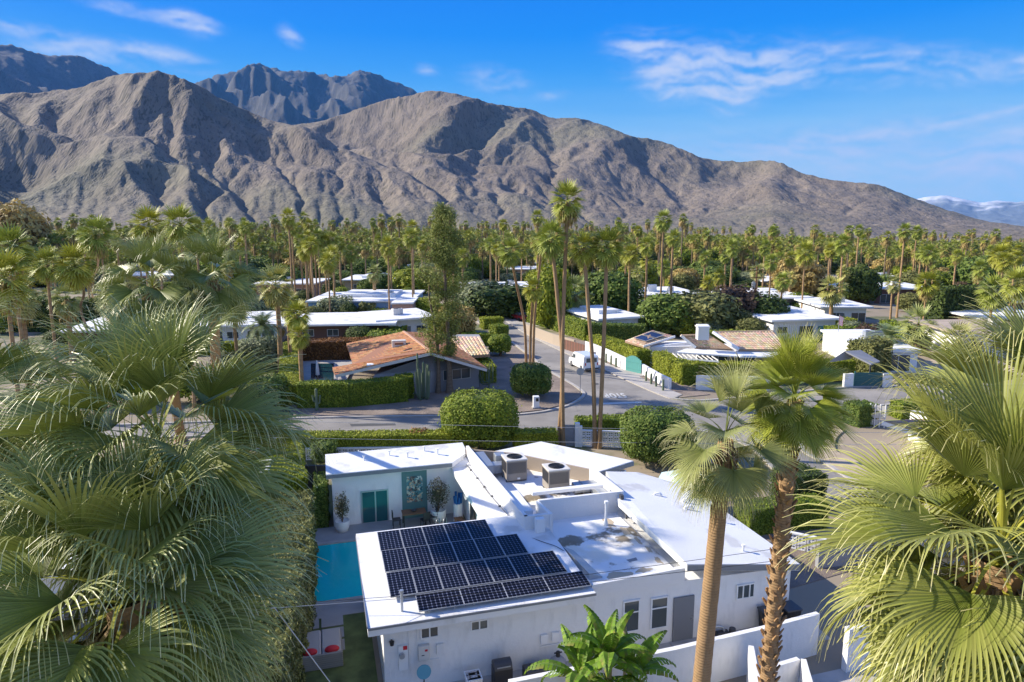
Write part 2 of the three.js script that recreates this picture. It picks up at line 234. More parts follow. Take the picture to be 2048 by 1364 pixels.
function mountains(name, prof, r0, r1, cols, rows, o, m) {
  const az0 = prof[0][0], az1 = prof[prof.length - 1][0], R = Math.PI / 180;
  const elAt = (a) => { let k = 0; while (k < prof.length - 2 && prof[k + 1][0] < a) k++; const p0 = prof[Math.max(0, k - 1)][1], p1 = prof[k][1], p2 = prof[k + 1][1], p3 = prof[Math.min(prof.length - 1, k + 2)][1], t = clamp((a - prof[k][0]) / (prof[k + 1][0] - prof[k][0])); return 0.5 * (2 * p1 + (p2 - p0) * t + (2 * p0 - 5 * p1 + 4 * p2 - p3) * t * t + (3 * p1 - p0 - 3 * p2 + p3) * t * t * t); };
  const tMax = 1.3, hs = new Float32Array((cols + 1) * (rows + 1)), xs = [], zs = [];
  const crest = [], base = [];
  for (let i = 0; i <= cols; i++) { const a = mix(az0, az1, i / cols); crest.push(r1 * (1 + o.wob * fbm(a * 0.06 + 3, 1.7, 3))); base.push(r0 * (1 + 0.10 * fbm(a * 0.09, 5.1, 3))); }
  // carve on a coarser grid, with uplift that rises towards the crest and swells along spurs
  const nx = o.nx, ny = o.ny, f = new Float32Array(nx * ny);
  for (let j = 0; j < ny; j++) for (let i = 0; i < nx; i++) { const u = i / (nx - 1), az = mix(az0, az1, u), t = tMax * j / (ny - 1), x = u * (az1 - az0) * R * (r0 + r1) / 2 / o.size, y = t * (r1 - r0) / o.size; const sp = 1 - o.spur + 2 * o.spur * ss(-0.35, 0.45, fbm(x * 0.8 + y * 0.55 + o.seed, y * 0.45, 4)); f[j * nx + i] = (t < 1 ? ss(-0.25, 1.0, t) * Math.pow(t, 0.35) : 1 - 1.6 * (t - 1)) * sp * (0.35 + Math.max(0, elAt(az)) / 10); }
  const er = carve(nx, ny, f, [(az1 - az0) * R * (r0 + r1) / 2 / (nx - 1), tMax * (r1 - r0) / (ny - 1)], o);
  const at = (u, v) => { const a = clamp(u * (nx - 1), 0, nx - 1.001), b = clamp(v * (ny - 1), 0, ny - 1.001), i = Math.floor(a), j = Math.floor(b), p = a - i, q = b - j, k = j * nx + i; return mix(mix(er[k], er[k + 1], p), mix(er[k + nx], er[k + nx + 1], p), q); };
  for (let j = 0; j <= rows; j++) for (let i = 0; i <= cols; i++) {
    const a = mix(az0, az1, i / cols) * R, v = Math.pow(j / rows, 0.9), t = tMax * v, r = mix(base[i], crest[i], t), x = r * Math.sin(a), z = -r * Math.cos(a);
    xs.push(x); zs.push(z);
    const jx = 0.9 * gn(i * 0.11, j * 0.11) / nx, jy = 0.9 * gn(i * 0.11 + 40, j * 0.11) / ny;
    hs[j * (cols + 1) + i] = Math.max(0, at(i / cols + jx, v + jy));
  }
  let k = new Float32Array(cols + 1);
  for (let i = 0; i <= cols; i++) { const e = Math.tan(elAt(mix(az0, az1, i / cols)) * R); let best = 0; for (let j = 1; j <= rows; j++) { const q = j * (cols + 1) + i, d = Math.hypot(xs[q], zs[q]); best = Math.max(best, hs[q] / d); } k[i] = Math.max(e + 16.8 / r1, 0.002) / best; }
  const k2 = k.map((_, i) => { let s = 0, n = 0; for (let d = -o.blur; d <= o.blur; d++) { const q = clamp(i + d, 0, cols), w = o.blur + 1 - Math.abs(d); s += k[q] * w; n += w; } return s / n; });
  const pos = [], uv = [], idx = [], cl = [];
  for (let j = 0; j <= rows; j++) for (let i = 0; i <= cols; i++) {
    const q = j * (cols + 1) + i, x = xs[q], z = zs[q], t = tMax * Math.pow(j / rows, 0.9), rough = ss(0.02, 0.2, t);
    let y = hs[q] * k2[i] + rough * (o.f1 * fbm(x / o.s1, z / o.s1, 4, 0.55) + o.f2 * (ridge(x / o.s2, z / o.s2, 3) - 0.4) + (o.f3 ? o.f3 * (billow(x / o.s3, z / o.s3, 4, 0.55) - 0.4) : 0));
    y += T(x, Math.max(z, -700)) * (1 - ss(0.05, 0.35, t)) - 4 + 4 * ss(0, 0.1, t);
    pos.push(x, y, z); uv.push(x, z + y * 0.8);
    const b = fbm(x / 420 + 3, z / 420, 4), g = ss(-0.1, 0.35, fbm(x / 700, z / 700 + 7, 4)), c = o.colour(t, b, g, y, x, z); cl.push(...c);
    if (i < cols && j < rows) { const a = q; idx.push(a, a + 1, a + cols + 1, a + 1, a + cols + 2, a + cols + 1); }
  }
  const g = new THREE.BufferGeometry(); g.setAttribute('position', new THREE.Float32BufferAttribute(pos, 3)); g.setAttribute('uv', new THREE.Float32BufferAttribute(uv, 2)); g.setAttribute('color', new THREE.Float32BufferAttribute(cl, 3)); g.setIndex(idx); g.computeVertexNormals();
  return struct(name, g, m);
}
M.rock = mat(1, 1, 1, 0.95, { vertexColors: true, map: rockMap, bumpMap: rockBump, bumpScale: 3 });
const rockTone = (t, b, g) => { const k = 1 + 0.35 * b; return [mix(0.235, 0.185, g) * k, mix(0.190, 0.172, g) * k, mix(0.147, 0.118, g) * k]; };
mountains('mountain_ridge', [[-45.40, 6.55], [-39.43, 7.93], [-35.63, 8.46], [-32.88, 8.93], [-31.12, 9.41], [-29.11, 10.28], [-27.70, 10.68], [-26.11, 10.86], [-24.36, 10.48], [-22.58, 9.52], [-19.52, 8.30], [-17.01, 7.76], [-15.14, 7.98], [-12.83, 8.73], [-10.49, 9.58], [-8.13, 10.12], [-6.35, 10.49], [-4.17, 10.19], [-0.97, 9.51], [1.45, 9.17], [3.26, 8.48], [5.07, 8.46], [7.07, 7.98], [9.47, 7.10], [12.23, 6.51], [15.34, 5.22], [17.97, 4.92], [20.51, 4.92], [22.33, 4.02], [25.11, 3.33], [27.43, 3.05], [30.04, 2.00], [32.23, 1.07], [34.60, 0.31], [36.49, -0.03], [41.63, -0.88], [47.00, -1.37]], 1050, 2700, 1200, 300,
  { nx: 640, ny: 230, seed: 3, steps: 46, start: 420, up: 10, K: 0.028, D: 0.06, talus: 1.15, wob: 0.22, size: 850, spur: 0.5, blur: 7, f1: 6, s1: 70, f2: 0, s2: 80, f3: 5, s3: 48, colour: rockTone }, M.rock);
mountains('mountain_peak', [[-28.60, 7.34], [-25.93, 9.04], [-23.53, 10.41], [-21.45, 11.04], [-19.49, 11.80], [-17.72, 11.50], [-16.09, 11.46], [-14.61, 11.32], [-13.30, 11.32], [-11.88, 11.73], [-10.05, 11.30], [-7.34, 10.29], [-2.98, 8.52], [2.28, 6.03]], 5600, 9200, 520, 170,
  { nx: 260, ny: 130, seed: 5, steps: 40, start: 1900, up: 14, K: 0.024, D: 0.05, talus: 1.2, wob: 0.2, size: 1300, spur: 0.6, blur: 4, f1: 26, s1: 240, f2: 34, s2: 200, colour: (t, b, g, y, x, z) => { const s = ss(0.16, 0.34, ridge(x / 330, z / 330 + y / 500, 4) - 0.35); const k = 0.42 + 0.3 * b; return [mix(0.175, 0.46, s * 0.5) * k, mix(0.165, 0.42, s * 0.5) * k, mix(0.145, 0.38, s * 0.5) * k]; } }, M.rock);
mountains('mountain_shoulder', [[-46.43, 10.39], [-41.39, 10.61], [-36.89, 11.09], [-35.33, 11.40], [-34.28, 11.36], [-33.36, 11.09], [-31.81, 11.22], [-30.80, 11.24], [-29.96, 10.90], [-29.01, 10.45], [-26.85, 9.64], [-23.68, 8.34]], 4800, 7600, 360, 120,
  { nx: 200, ny: 100, seed: 6, steps: 40, start: 1000, up: 18, K: 0.026, D: 0.09, talus: 1.2, wob: 0.1, size: 1500, spur: 0.6, blur: 6, f1: 24, s1: 230, f2: 22, s2: 240, colour: (t, b) => { const k = 0.5 + 0.25 * b; return [0.26 * k, 0.235 * k, 0.225 * k]; } }, M.rock);
mountains('snowy_mountain', [[24.32, 0.23], [27.91, 1.12], [30.36, 1.86], [31.69, 2.07], [33.03, 1.84], [33.77, 1.56], [34.74, 1.67], [35.85, 1.55], [36.65, 1.60], [39.19, 1.67], [42.53, 1.23]], 9000, 15000, 300, 120,
  { nx: 160, ny: 90, seed: 7, steps: 36, start: 500, up: 60, K: 0.03, D: 0.03, talus: 1.5, wob: 0.05, size: 3500, spur: 0.4, blur: 6, f1: 20, s1: 400, f2: 30, s2: 520, colour: (t, b, g, y) => { const s = ss(0.86, 1.0, t + 0.22 * b + 0.1 * g) * 0.8; return [mix(0.16, 0.66, s), mix(0.19, 0.68, s), mix(0.22, 0.72, s)]; } }, mat(1, 1, 1, 0.9, { vertexColors: true }));

// ---------------------------------------------------------------- streets, kerbs, pavements, lots
const roadNear = [[-49.70, -49.13], [-29.03, -52.68], [-16.92, -53.74], [-5.91, -54.01], [3.15, -54.57], [15.59, -54.57], [18.35, -50.54], [18.49, -44.92], [19.12, -40.13], [19.80, -36.55], [19.31, -29.52]];
const roadFarWest = [[-54.12, -53.74], [-30.93, -56.30], [-18.23, -58.13], [-6.41, -58.77], [-0.18, -59.09], [3.01, -60.25], [5.48, -62.52], [7.00, -65.36], [7.43, -67.60], [6.71, -70.90], [4.45, -78.25], [2.82, -85.88], [0.43, -96.74], [-1.87, -104.93], [-4.10, -112.86], [-6.68, -122.05]];
const roadNorthEast = [[-2.03, -124.75], [0.50, -112.86], [2.48, -104.44], [5.06, -95.91], [8.11, -86.21], [10.90, -78.25], [13.33, -70.67], [14.84, -66.56], [15.72, -64.97], [18.21, -64.19], [23.59, -65.75], [35.45, -69.77], [44.25, -70.44], [58.56, -71.13]];
const roadSouthEast = [[57.43, -64.77], [40.14, -63.63], [34.28, -62.52], [28.45, -59.09], [24.30, -54.57], [22.54, -51.52], [21.81, -49.13], [22.27, -46.42], [22.55, -43.33], [23.35, -39.36], [24.32, -33.51]];
const nearS = smoothLine(roadNear, 60), farW = smoothLine(roadFarWest, 70), northE = smoothLine(roadNorthEast, 60), southE = smoothLine(roadSouthEast, 50);
struct('road', prism([...nearS, ...southE.slice().reverse(), ...northE.slice().reverse(), ...farW.slice().reverse()], -0.3, 0.006, false), M.asphalt);
for (const l of [nearS.slice().reverse(), farW, northE.slice().reverse().reverse(), southE]) struct('kerb', ribbon(l, 0.32, -0.2, 0.33), M.concrete);
// pale pavement along the east side of the far street and along the right road
struct('pavement', ribbon(northE.map((p) => [p[0] + 0.0, p[1]]).slice(0, 38).map((p, i, a) => { const b = a[Math.min(i + 1, a.length - 1)], c = a[Math.max(i - 1, 0)], dx = b[0] - c[0], dz = b[1] - c[1], l = Math.hypot(dx, dz); return [p[0] + dz / l * 0.35, p[1] - dx / l * 0.35]; }), 1.7, -0.2, 0.325), M.concrete);
struct('pavement', ribbon(southE.slice(18).map((p, i, a) => { const b = a[Math.min(i + 1, a.length - 1)], c = a[Math.max(i - 1, 0)], dx = b[0] - c[0], dz = b[1] - c[1], l = Math.hypot(dx, dz); return [p[0] + dz / l * 0.35, p[1] - dx / l * 0.35]; }), 2.2, -0.2, 0.325), M.sand);
struct('gravel_lot', prism([[-19.31, -58.77], [-6.48, -59.42], [-0.18, -59.75], [2.81, -60.93], [5.30, -63.26], [6.72, -65.55], [7.00, -67.39], [6.34, -70.90], [3.98, -78.25], [2.31, -85.88], [-0.14, -95.91], [-2.67, -91.94], [-6.63, -71.13], [-16.29, -66.77], [-22.66, -64.77]], -0.3, 0.09), M.gravel);
struct('gravel_lot', prism([[5.61, -99.33], [9.14, -86.89], [11.77, -78.25], [14.52, -69.99], [16.60, -65.55], [19.91, -66.77], [18.73, -69.99], [14.85, -84.24], [9.72, -103.95]], -0.3, 0.075), M.gravel);
struct('sand_lot', prism([[38.64, -74.02], [45.27, -73.04], [60.85, -74.02], [70.77, -86.55], [55.27, -86.55], [46.58, -80.25]], -0.3, 0.05), M.sand);
struct('driveway', prism([[11.29, -78.53], [13.09, -73.28], [15.84, -76.61], [13.83, -81.14]], -0.3, 0.10), M.concrete);
struct('driveway', prism([[-1.73, -123.38], [-0.34, -115.77], [8.86, -112.86], [9.56, -122.05]], -0.3, 0.03), M.concrete);
struct('lawn', prism([[-3.76, -130.52], [3.35, -126.14], [3.25, -122.05], [-2.19, -123.38]], -0.3, 0.04), M.lawn);
// STOP on the asphalt, to be read by drivers who come down the street
{
  const font = await new FontLoader().loadAsync('fonts/droid/droid_sans_bold.typeface.json');
  const g = new TextGeometry('STOP', { font, size: 1, depth: 0.004, curveSegments: 5 }); g.computeBoundingBox(); const b = g.boundingBox; g.translate(-(b.min.x + b.max.x) / 2, -(b.min.y + b.max.y) / 2, 0);
  g.scale(0.66, 1.8, 1); g.rotateX(-Math.PI / 2); g.rotateY(Math.PI + 0.10); g.translate(10.32, 0.01, -66.51);
  const w = thing('road_marking', 'white STOP lettering and limit line painted on the grey street at the corner', 'road marking');
  part('lettering', g, M.paint, w);
  part('limit_line', prism([[8.55, -63.63], [12.49, -64.19], [12.48, -63.63], [8.52, -63.07]], 0.006, 0.013), M.paint, w);
}
// repairs and covers in the street surface
for (const [i, p] of [[[-13.91, -56.59], [-10.10, -56.89], [-9.89, -56.15], [-13.65, -55.85]], [[11.96, -59.42], [14.59, -60.08], [14.58, -59.09], [11.95, -58.45]], [[6.24, -80.25], [7.41, -78.53], [6.92, -77.70], [5.82, -79.38]], [[19.32, -61.45], [23.42, -62.52], [23.41, -61.98], [19.30, -60.93]]].entries()) struct('road_patch', prism(p, 0, 0.0105, false), mat(0.075 + 0.02 * i, 0.075 + 0.02 * i, 0.075 + 0.02 * i, 0.9));
for (const [x, z] of [[8.93, -71.60], [9.77, -59.75], [2.66, -99.33]]) struct('manhole_cover', cyl(0.42, 0.42, 0.015, 18, x, 0, z), mat(0.07, 0.065, 0.06, 0.7));

// ---------------------------------------------------------------- main house (its own axes: x along the street front, -z to the back)
const HP = [-4.6, -22.3], HA = 15.8 * Math.PI / 180;
const W = (s, y, t) => [HP[0] + s * Math.cos(HA) - t * Math.sin(HA), y, HP[1] - s * Math.sin(HA) - t * Math.cos(HA)];   // a place given in the house's axes
// a window: frame bars (butted), mullions, and panes as a sub-part; centre, width, height, turn
function win(parent, x, y, z, w, h, ry, o = {}) {
  const f = o.f ?? 0.05, d = 0.07, g = [bx(w, f, d, 0, h / 2 - f / 2, 0), bx(w, f, d, 0, -h / 2 + f / 2, 0), bx(f, h - 2 * f, d, -w / 2 + f / 2, 0, 0), bx(f, h - 2 * f, d, w / 2 - f / 2, 0, 0)];
  for (const m of o.v || []) g.push(bx(f, h - 2 * f, d * 0.9, (m - 0.5) * w, 0, 0));
  for (const m of o.h || []) g.push(bx(w - 2 * f, f, d * 0.84, 0, (m - 0.5) * h, 0));
  const wdw = part(o.name || 'window', g, o.frame || M.white, parent); wdw.position.set(x, y, z); wdw.rotation.y = ry;
  part('pane', bx(w - 2 * f, h - 2 * f, 0.02, 0, 0, -0.005), o.glass || M.glass, wdw);
  return wdw;
}
const house = thing('house', 'low white flat-roofed house with solar panels and a sunken equipment well on its roof', 'house', [HP[0], 0, HP[1]], HA);
{
  const q = (pts) => pts.map((p) => [p[0], -p[1]]);
  // walls
  part('wall', prism(q([[0, 0], [8.3, 0], [8.3, 6.6], [0, 6.6]]), -0.1, [2.62, 2.62, 2.85, 2.85]), M.stucco, house);
  part('wall', prism(q([[8.3, 0.02], [17.1, 0.02], [17.1, 10.3], [13.1, 10.3], [12.0, 6.4], [8.3, 6.4]]), -0.1, [2.74, 2.5, 2.5, 2.7, 2.74, 2.74]), M.stucco, house);
  part('wall', prism(q([[-1.45, 14.85], [6.4, 14.85], [6.4, 17.2], [-1.45, 17.2]]), -0.1, [2.98, 2.98, 3.2, 3.2]), M.stucco, house);
  part('wall', prism(q([[5.75, 6.6], [12, 6.4], [12.9, 10.5], [15.2, 12.2], [11.2, 15.7], [5.95, 14.85]]), -0.1, 2.68), M.stucco, house);
  // roofs
  part('solar_roof', slab([[-0.55, 2.98, 0.42], [7.98, 2.98, 0.42], [7.98, 3.10, -3.2], [8.0, 3.12, -6.95], [-0.55, 3.12, -6.95]], 0.34), M.roofWhite, house);
  part('fascia_strip', [bx(8.55, 0.09, 0.03, 3.72, 2.93, 0.437), bx(0.03, 0.09, 7.38, -0.567, 3.0, -3.27)], M.greyTrim, house);
  part('flat_roof', prism(q([[8.0, 0.16], [12.0, 0.16], [12.0, 6.3], [8.0, 6.3]]), 2.70, 2.78), M.roofStain, house);
  part('parapet', prism(q([[8.0, -0.02], [12.02, -0.02], [12.02, 0.16], [8.0, 0.16]]), 2.6, [3.08, 3.22, 3.22, 3.08]), M.stucco, house);
  part('flashing', prism(q([[8.02, 3.35], [8.5, 3.35], [8.82, 0.9], [8.25, 0.9]]), 2.78, [3.08, 2.84, 2.84, 3.06]), M.galv, house);
  part('right_roof', slab([[12.0, 3.46, -0.02 + 0.2], [17.35, 2.72, 0.2], [17.35, 2.76, -8.5], [15.3, 3.0, -10.9], [13.1, 3.45, -10.4], [12.0, 3.5, -6.3]], 0.30), M.roofWhite, house);
  part('fascia_strip', slab([[12.0, 3.44, 0.235], [17.36, 2.70, 0.235], [17.36, 2.70, 0.203], [12.0, 3.44, 0.203]], 0.25), M.greyTrim, house);
  part('walkway_roof', slab([[5.5, 2.86, -5.25], [6.86, 2.90, -5.25], [6.42, 2.90, -16.0], [5.3, 2.86, -16.0]], 0.28), M.roofWhite, house);
  part('fascia_strip', [prism(q([[5.5, 5.225], [6.86, 5.225], [6.86, 5.247], [5.5, 5.247]]), 2.76, 2.84)], M.greyTrim, house);
  part('left_roof', slab([[-1.75, 3.28, -14.55], [5.3, 3.28, -14.55], [6.5, 3.34, -16.0], [6.5, 3.5, -17.4], [-1.75, 3.5, -17.4]], 0.28), M.roofWhite, house);
  part('fascia_strip', [bx(7.05, 0.2, 0.03, 1.775, 3.13, -14.532)], M.greyTrim, house);
  part('rear_roof', slab([[6.6, 3.2, -15.6], [8.9, 3.2, -14.6], [12.75, 3.25, -10.9], [15.75, 3.1, -12.45], [11.2, 3.55, -16.1], [9.1, 3.3, -15.9]], 0.32), M.roofWhite, house);
  part('fascia_strip', prism(q([[12.77, 10.86], [15.79, 12.42], [15.77, 12.45], [12.75, 10.89]]), [2.98, 2.80, 2.80, 2.98], [3.2, 3.05, 3.05, 3.2]), M.greyTrim, house);
  // sunken equipment well: floor and the parapet walls round it
  part('well_floor', prism(q([[6.9, 5.5], [8.1, 5.5], [8.1, 7.0], [12.3, 7.0], [12.3, 11], [8.8, 14.6], [6.45, 15.8]]), 2.68, 2.79), M.roofStain, house);
  const wl = (pts, y1, w = 0.16) => ribbon(q(pts), w, 2.6, y1 - 2.6);
  part('well_parapet', [wl([[6.42, 15.95], [6.88, 5.3]], 3.75), wl([[6.88, 5.3], [8.22, 5.24]], 3.75), wl([[8.22, 5.24], [8.06, 6.86]], 3.748), wl([[8.06, 6.86], [12.5, 6.82]], 3.752), wl([[12.5, 6.82], [12.36, 10.6]], 3.75)], M.stucco, house);
  part('well_parapet', [ribbon(q([[12.36, 10.6], [8.9, 14.5]]), 0.12, 2.6, 0.98), ribbon(q([[8.9, 14.5], [6.4, 15.95]]), 0.12, 2.6, 0.97)], M.tanWall, house);
  part('duct_cover', [bx(0.55, 0.5, 2.6, 7.35, 3.25, -7.7), bx(3.8, 0.16, 0.32, 10.0, 3.62, -8.15), bx(0.5, 0.14, 1.4, 8.6, 3.3, -9.4)], M.white, house);
  // openings of the street-side wall
  const z = 0.0 + 0.012;
  win(house, 1.66, 2.2, z, 0.68, 0.46, 0, { v: [0.5], frame: M.white, glass: M.glass });
  win(house, 3.52, 2.17, z, 0.68, 0.42, 0, { v: [0.5], frame: M.white });
  win(house, 9.7, 1.50, z + 0.01, 0.72, 1.36, 0, { h: [0.62] });
  win(house, 10.93, 1.44, z + 0.01, 0.76, 1.36, 0, { h: [0.66] });
  win(house, 14.9, 1.76, z + 0.01, 0.86, 0.66, 0, { v: [0.36, 0.72] });
  const door = part('door', bx(0.92, 2.0, 0.06, 12.03, 0.97, 0.025), M.greyDoor, house); part('handle', [cyl(0.025, 0.025, 0.07, 8).rotateX(Math.PI / 2).translate(12.4, 0.98, 0.06), bx(0.05, 0.14, 0.012, 12.4, 0.98, 0.066)], M.metal, door);
  part('door_step', bx(1.2, 0.14, 0.5, 12.03, -0.02, 0.28), M.concrete, house);
  // facade on the pool court
  const sd = win(house, 0.86, 1.0, -14.84, 1.55, 1.98, 0, { name: 'sliding_door', f: 0.08, v: [0.52], frame: M.metal, glass: M.glassTeal });
  const pn = part('panel', bx(1.45, 2.86, 0.04, 3.13, 1.5, -14.835), M.tealWall, house);
  win(house, 5.74, 2.0, -13.2, 0.7, 0.7, Math.PI / 2, { v: [0.5] }).rotation.y = Math.PI / 2 + Math.PI;
  part('door', bx(0.05, 2.0, 0.9, 5.72, 1.0, -11.2), M.black, house);
  // small fittings on the street-side wall
  const cab = part('electrical_panel', bx(0.34, 0.95, 0.1, 0.68, 1.4, 0.055), M.white, house); part('meter', cyl(0.1, 0.1, 0.1, 14).rotateX(Math.PI / 2).translate(0.62, 1.55, 0.14), M.galv, cab); part('warning_sticker', bx(0.15, 0.15, 0.006, 0.75, 1.8, 0.112), M.red, cab);
  const cb2 = part('inverter_box', rb(0.42, 0.6, 0.16, 1.42, 1.48, 0.09), M.offWhite, house); part('warning_sticker', bx(0.1, 0.08, 0.006, 1.5, 1.6, 0.175), M.red, cb2); part('indicator', bx(0.1, 0.03, 0.006, 1.38, 1.42, 0.175), M.black, cb2);
  part('junction_box', bx(0.26, 0.4, 0.1, 2.02, 1.5, 0.055), M.stucco, house);
  part('conduit', [bx(0.03, 1.9, 0.03, 0.9, 1.6, 0.03), bx(0.025, 1.2, 0.025, 1.2, 2.2, 0.028), bx(0.6, 0.025, 0.025, 1.7, 1.1, 0.028)], M.white, house);
  const lamp = part('wall_lamp', [cyl(0.07, 0.09, 0.14, 10, 0.28, 2.0, 0.13), bx(0.06, 0.06, 0.12, 0.28, 2.12, 0.06)], M.black, house);
  part('utility_box', [bx(0.28, 0.36, 0.09, 6.05, 1.18, 0.06), bx(0.28, 0.36, 0.09, 6.5, 1.2, 0.06), bx(0.8, 0.05, 0.05, 6.3, 0.86, 0.04)], M.white, house);
  // pipes, boxes and cables on the roof
  part('vent_pipe', [cyl(0.13, 0.05, 0.35, 12, 10.95, 2.78, -5.45), cyl(0.055, 0.055, 0.75, 12, 10.95, 3.1, -5.45), cyl(0.1, 0.1, 0.12, 12, 10.95, 3.85, -5.45)], M.white, house);
  part('vent_pipe', [cyl(0.05, 0.05, 0.75, 10, 0.72, 2.98, -0.3), cyl(0.075, 0.075, 0.1, 10, 0.72, 3.73, -0.3)], M.galv, house);
  part('roof_cabinet', rb(0.42, 0.95, 0.3, 7.5, 3.27, -4.98, 0.02), M.white, house);
  part('duct_elbow', [bx(0.16, 0.2, 0.22, 12.25, 3.6, -6.55), tube([[12.25, 3.5, -6.5], [12.28, 3.1, -6.2], [12.1, 2.9, -5.6]], 0.05, 10, 8)], M.darkGrey, house);
  for (const [s, t, y] of [[15.2, 5.5, 3.05], [15.6, 6.4, 3.0], [14.4, 7.2, 3.15]]) part('roof_vent', [tube([[s, y - 0.05, -t], [s, y + 0.1, -t], [s + 0.25, y + 0.14, -t + 0.1], [s + 0.34, y + 0.02, -t + 0.14]], 0.06, 10, 8), cyl(0.12, 0.12, 0.05, 10, s, y - 0.03, -t)], M.white, house);
  for (const [s, t, y] of [[0.4, 16.0, 3.42], [1.9, 16.4, 3.43], [2.9, 15.9, 3.42], [4.0, 16.6, 3.45], [4.7, 16.0, 3.42], [15.4, 1.0, 3.0], [16.3, 4.0, 2.86]]) part('roof_vent', [cyl(0.045, 0.045, 0.3, 8, s, y - 0.04, -t), cyl(0.09, 0.09, 0.05, 8, s, y + 0.24, -t)], M.white, house);
  part('cable', tube([[6.75, 2.95, -5.0], [6.62, 3.0, -7.5], [6.45, 2.95, -10], [6.3, 3.0, -13], [6.15, 2.95, -15.6]], 0.018, 30, 5), M.darkGrey, house);
  part('cable', tube([[6.8, 3.06, -4.8], [7.3, 3.12, -3.9], [7.75, 3.14, -3.2], [8.3, 2.9, -2.2], [8.6, 2.84, -1.4]], 0.015, 20, 5), M.darkGrey, house);
  for (let k = 0; k < 8; k++) part('cable_block', bx(0.12, 0.07, 0.09, 6.73 - k * 0.075, 2.935, -5.9 - k * 1.35), M.darkGrey, house);
  const dirt = mat(0.50, 0.41, 0.29, 0.9), rd = rng(15);
  for (const [s, t, r] of [[11.55, 4.6, 0.34], [11.7, 3.6, 0.25], [11.75, 2.6, 0.2], [11.2, 5.6, 0.4], [11.7, 1.6, 0.22], [9.6, 0.9, 0.45], [9.0, 0.6, 0.25], [10.7, 1.0, 0.3]]) { const pl = []; for (let k = 0; k < 14; k++) { const a = k / 14 * 6.283, q = r * (0.55 + 0.6 * rd()); pl.push([s + Math.cos(a) * q * (s > 11 ? 0.6 : 1.4), -t + Math.sin(a) * q * (s > 11 ? 1.7 : 0.7)]); } part('dirt_stain', prism(pl, 2.77, 2.7835 + 0.0012 * pl.length / 14), dirt, house); }
  part('roof_patch', [prism(q([[10.4, 2.0], [10.9, 2.1], [10.85, 1.85], [10.45, 1.8]]), 2.78, 2.784)], M.greyTrim, house);
  const art = one('painting', bx(0.92, 1.55, 0.04), mat(1, 1, 1, 0.5, { map: canvasTex(256, 432, (c, w, h) => { const r = rng(5); c.fillStyle = '#4b7f86'; c.fillRect(0, 0, w, h); const P = ['#1f4f5c', '#d8d2b8', '#8a5a43', '#a9b7a0', '#2b2f35', '#c9a583', '#5c8f93', '#e8e4d6', '#7a4038']; for (let i = 0; i < 130; i++) { c.fillStyle = P[Math.floor(r() * P.length)]; c.globalAlpha = 0.75; c.beginPath(); c.ellipse(r() * w, r() * h, 8 + r() * 46, 4 + r() * 20, r() * 3, 0, 7); c.fill(); } }) }), 'large abstract painting on the teal wall panel of the pool court', 'painting', W(3.13, 1.82, 14.79), HA);
  { const p = art.geometry.attributes.position, u = art.geometry.attributes.uv; for (let i = 0; i < p.count; i++) u.setXY(i, p.getX(i) / 0.92 + 0.5, p.getY(i) / 1.55 + 0.5); }
}
// two packaged air conditioners in the well
function airCon(label, s, t) {
  const a = thing('air_conditioner', label, 'air conditioner', W(s, 2.79, t), HA, 'roof air conditioners in the well');
  const w = 1.18, h = 1.22, d = 1.1;
  part('skid', [bx(w, 0.08, 0.1, 0, 0.04, 0.4), bx(w, 0.08, 0.1, 0, 0.04, -0.4)], M.darkGrey, a);
  part('body', rb(w, h - 0.08, d, 0, 0.08 + (h - 0.08) / 2, 0, 0.03), M.acPaint, a);
  const lid = part('lid', rb(w + 0.06, 0.08, d + 0.06, 0, h + 0.03, 0, 0.03), M.offWhite, a);
  part('fan_guard', [new THREE.TorusGeometry(0.40, 0.03, 8, 32).rotateX(Math.PI / 2).translate(0, h + 0.085, 0), ...[0.3, 0.2, 0.1].map((r) => new THREE.TorusGeometry(r, 0.008, 5, 24).rotateX(Math.PI / 2).translate(0, h + 0.09, 0)), ...[0, 1, 2, 3].map((k) => bx(0.8, 0.012, 0.02, 0, h + 0.095, 0, k * Math.PI / 4))], M.black, lid);
  part('fan', cyl(0.39, 0.39, 0.012, 28, 0, h + 0.068, 0), M.black, lid);
  const lou = []; for (let k = 0; k < 22; k++) { lou.push(bx(0.02, 0.62, 0.014, -w / 2 + 0.08 + k * 0.048, 0.82, d / 2 + 0.007)); lou.push(bx(0.014, 0.62, 0.02, -w / 2 - 0.007, 0.82, -d / 2 + 0.06 + k * 0.046)); }
  part('coil_grille', lou, M.darkGrey, a);
  part('service_panel', [bx(0.5, 0.36, 0.012, -0.2, 0.3, d / 2 + 0.006), bx(0.5, 0.36, 0.014, 0.32, 0.3, d / 2 + 0.007)], M.acPaint, a);
  part('rating_plate', bx(0.16, 0.1, 0.008, 0.1, 0.2, d / 2 + 0.02), M.white, a);
  return a;
}
airCon('boxy air conditioner with round fan on the white roof, farther one beside the ducts', 8.42, 12.4);
airCon('boxy air conditioner with round fan on the white roof, nearer one above the parapet', 10.15, 10.3);
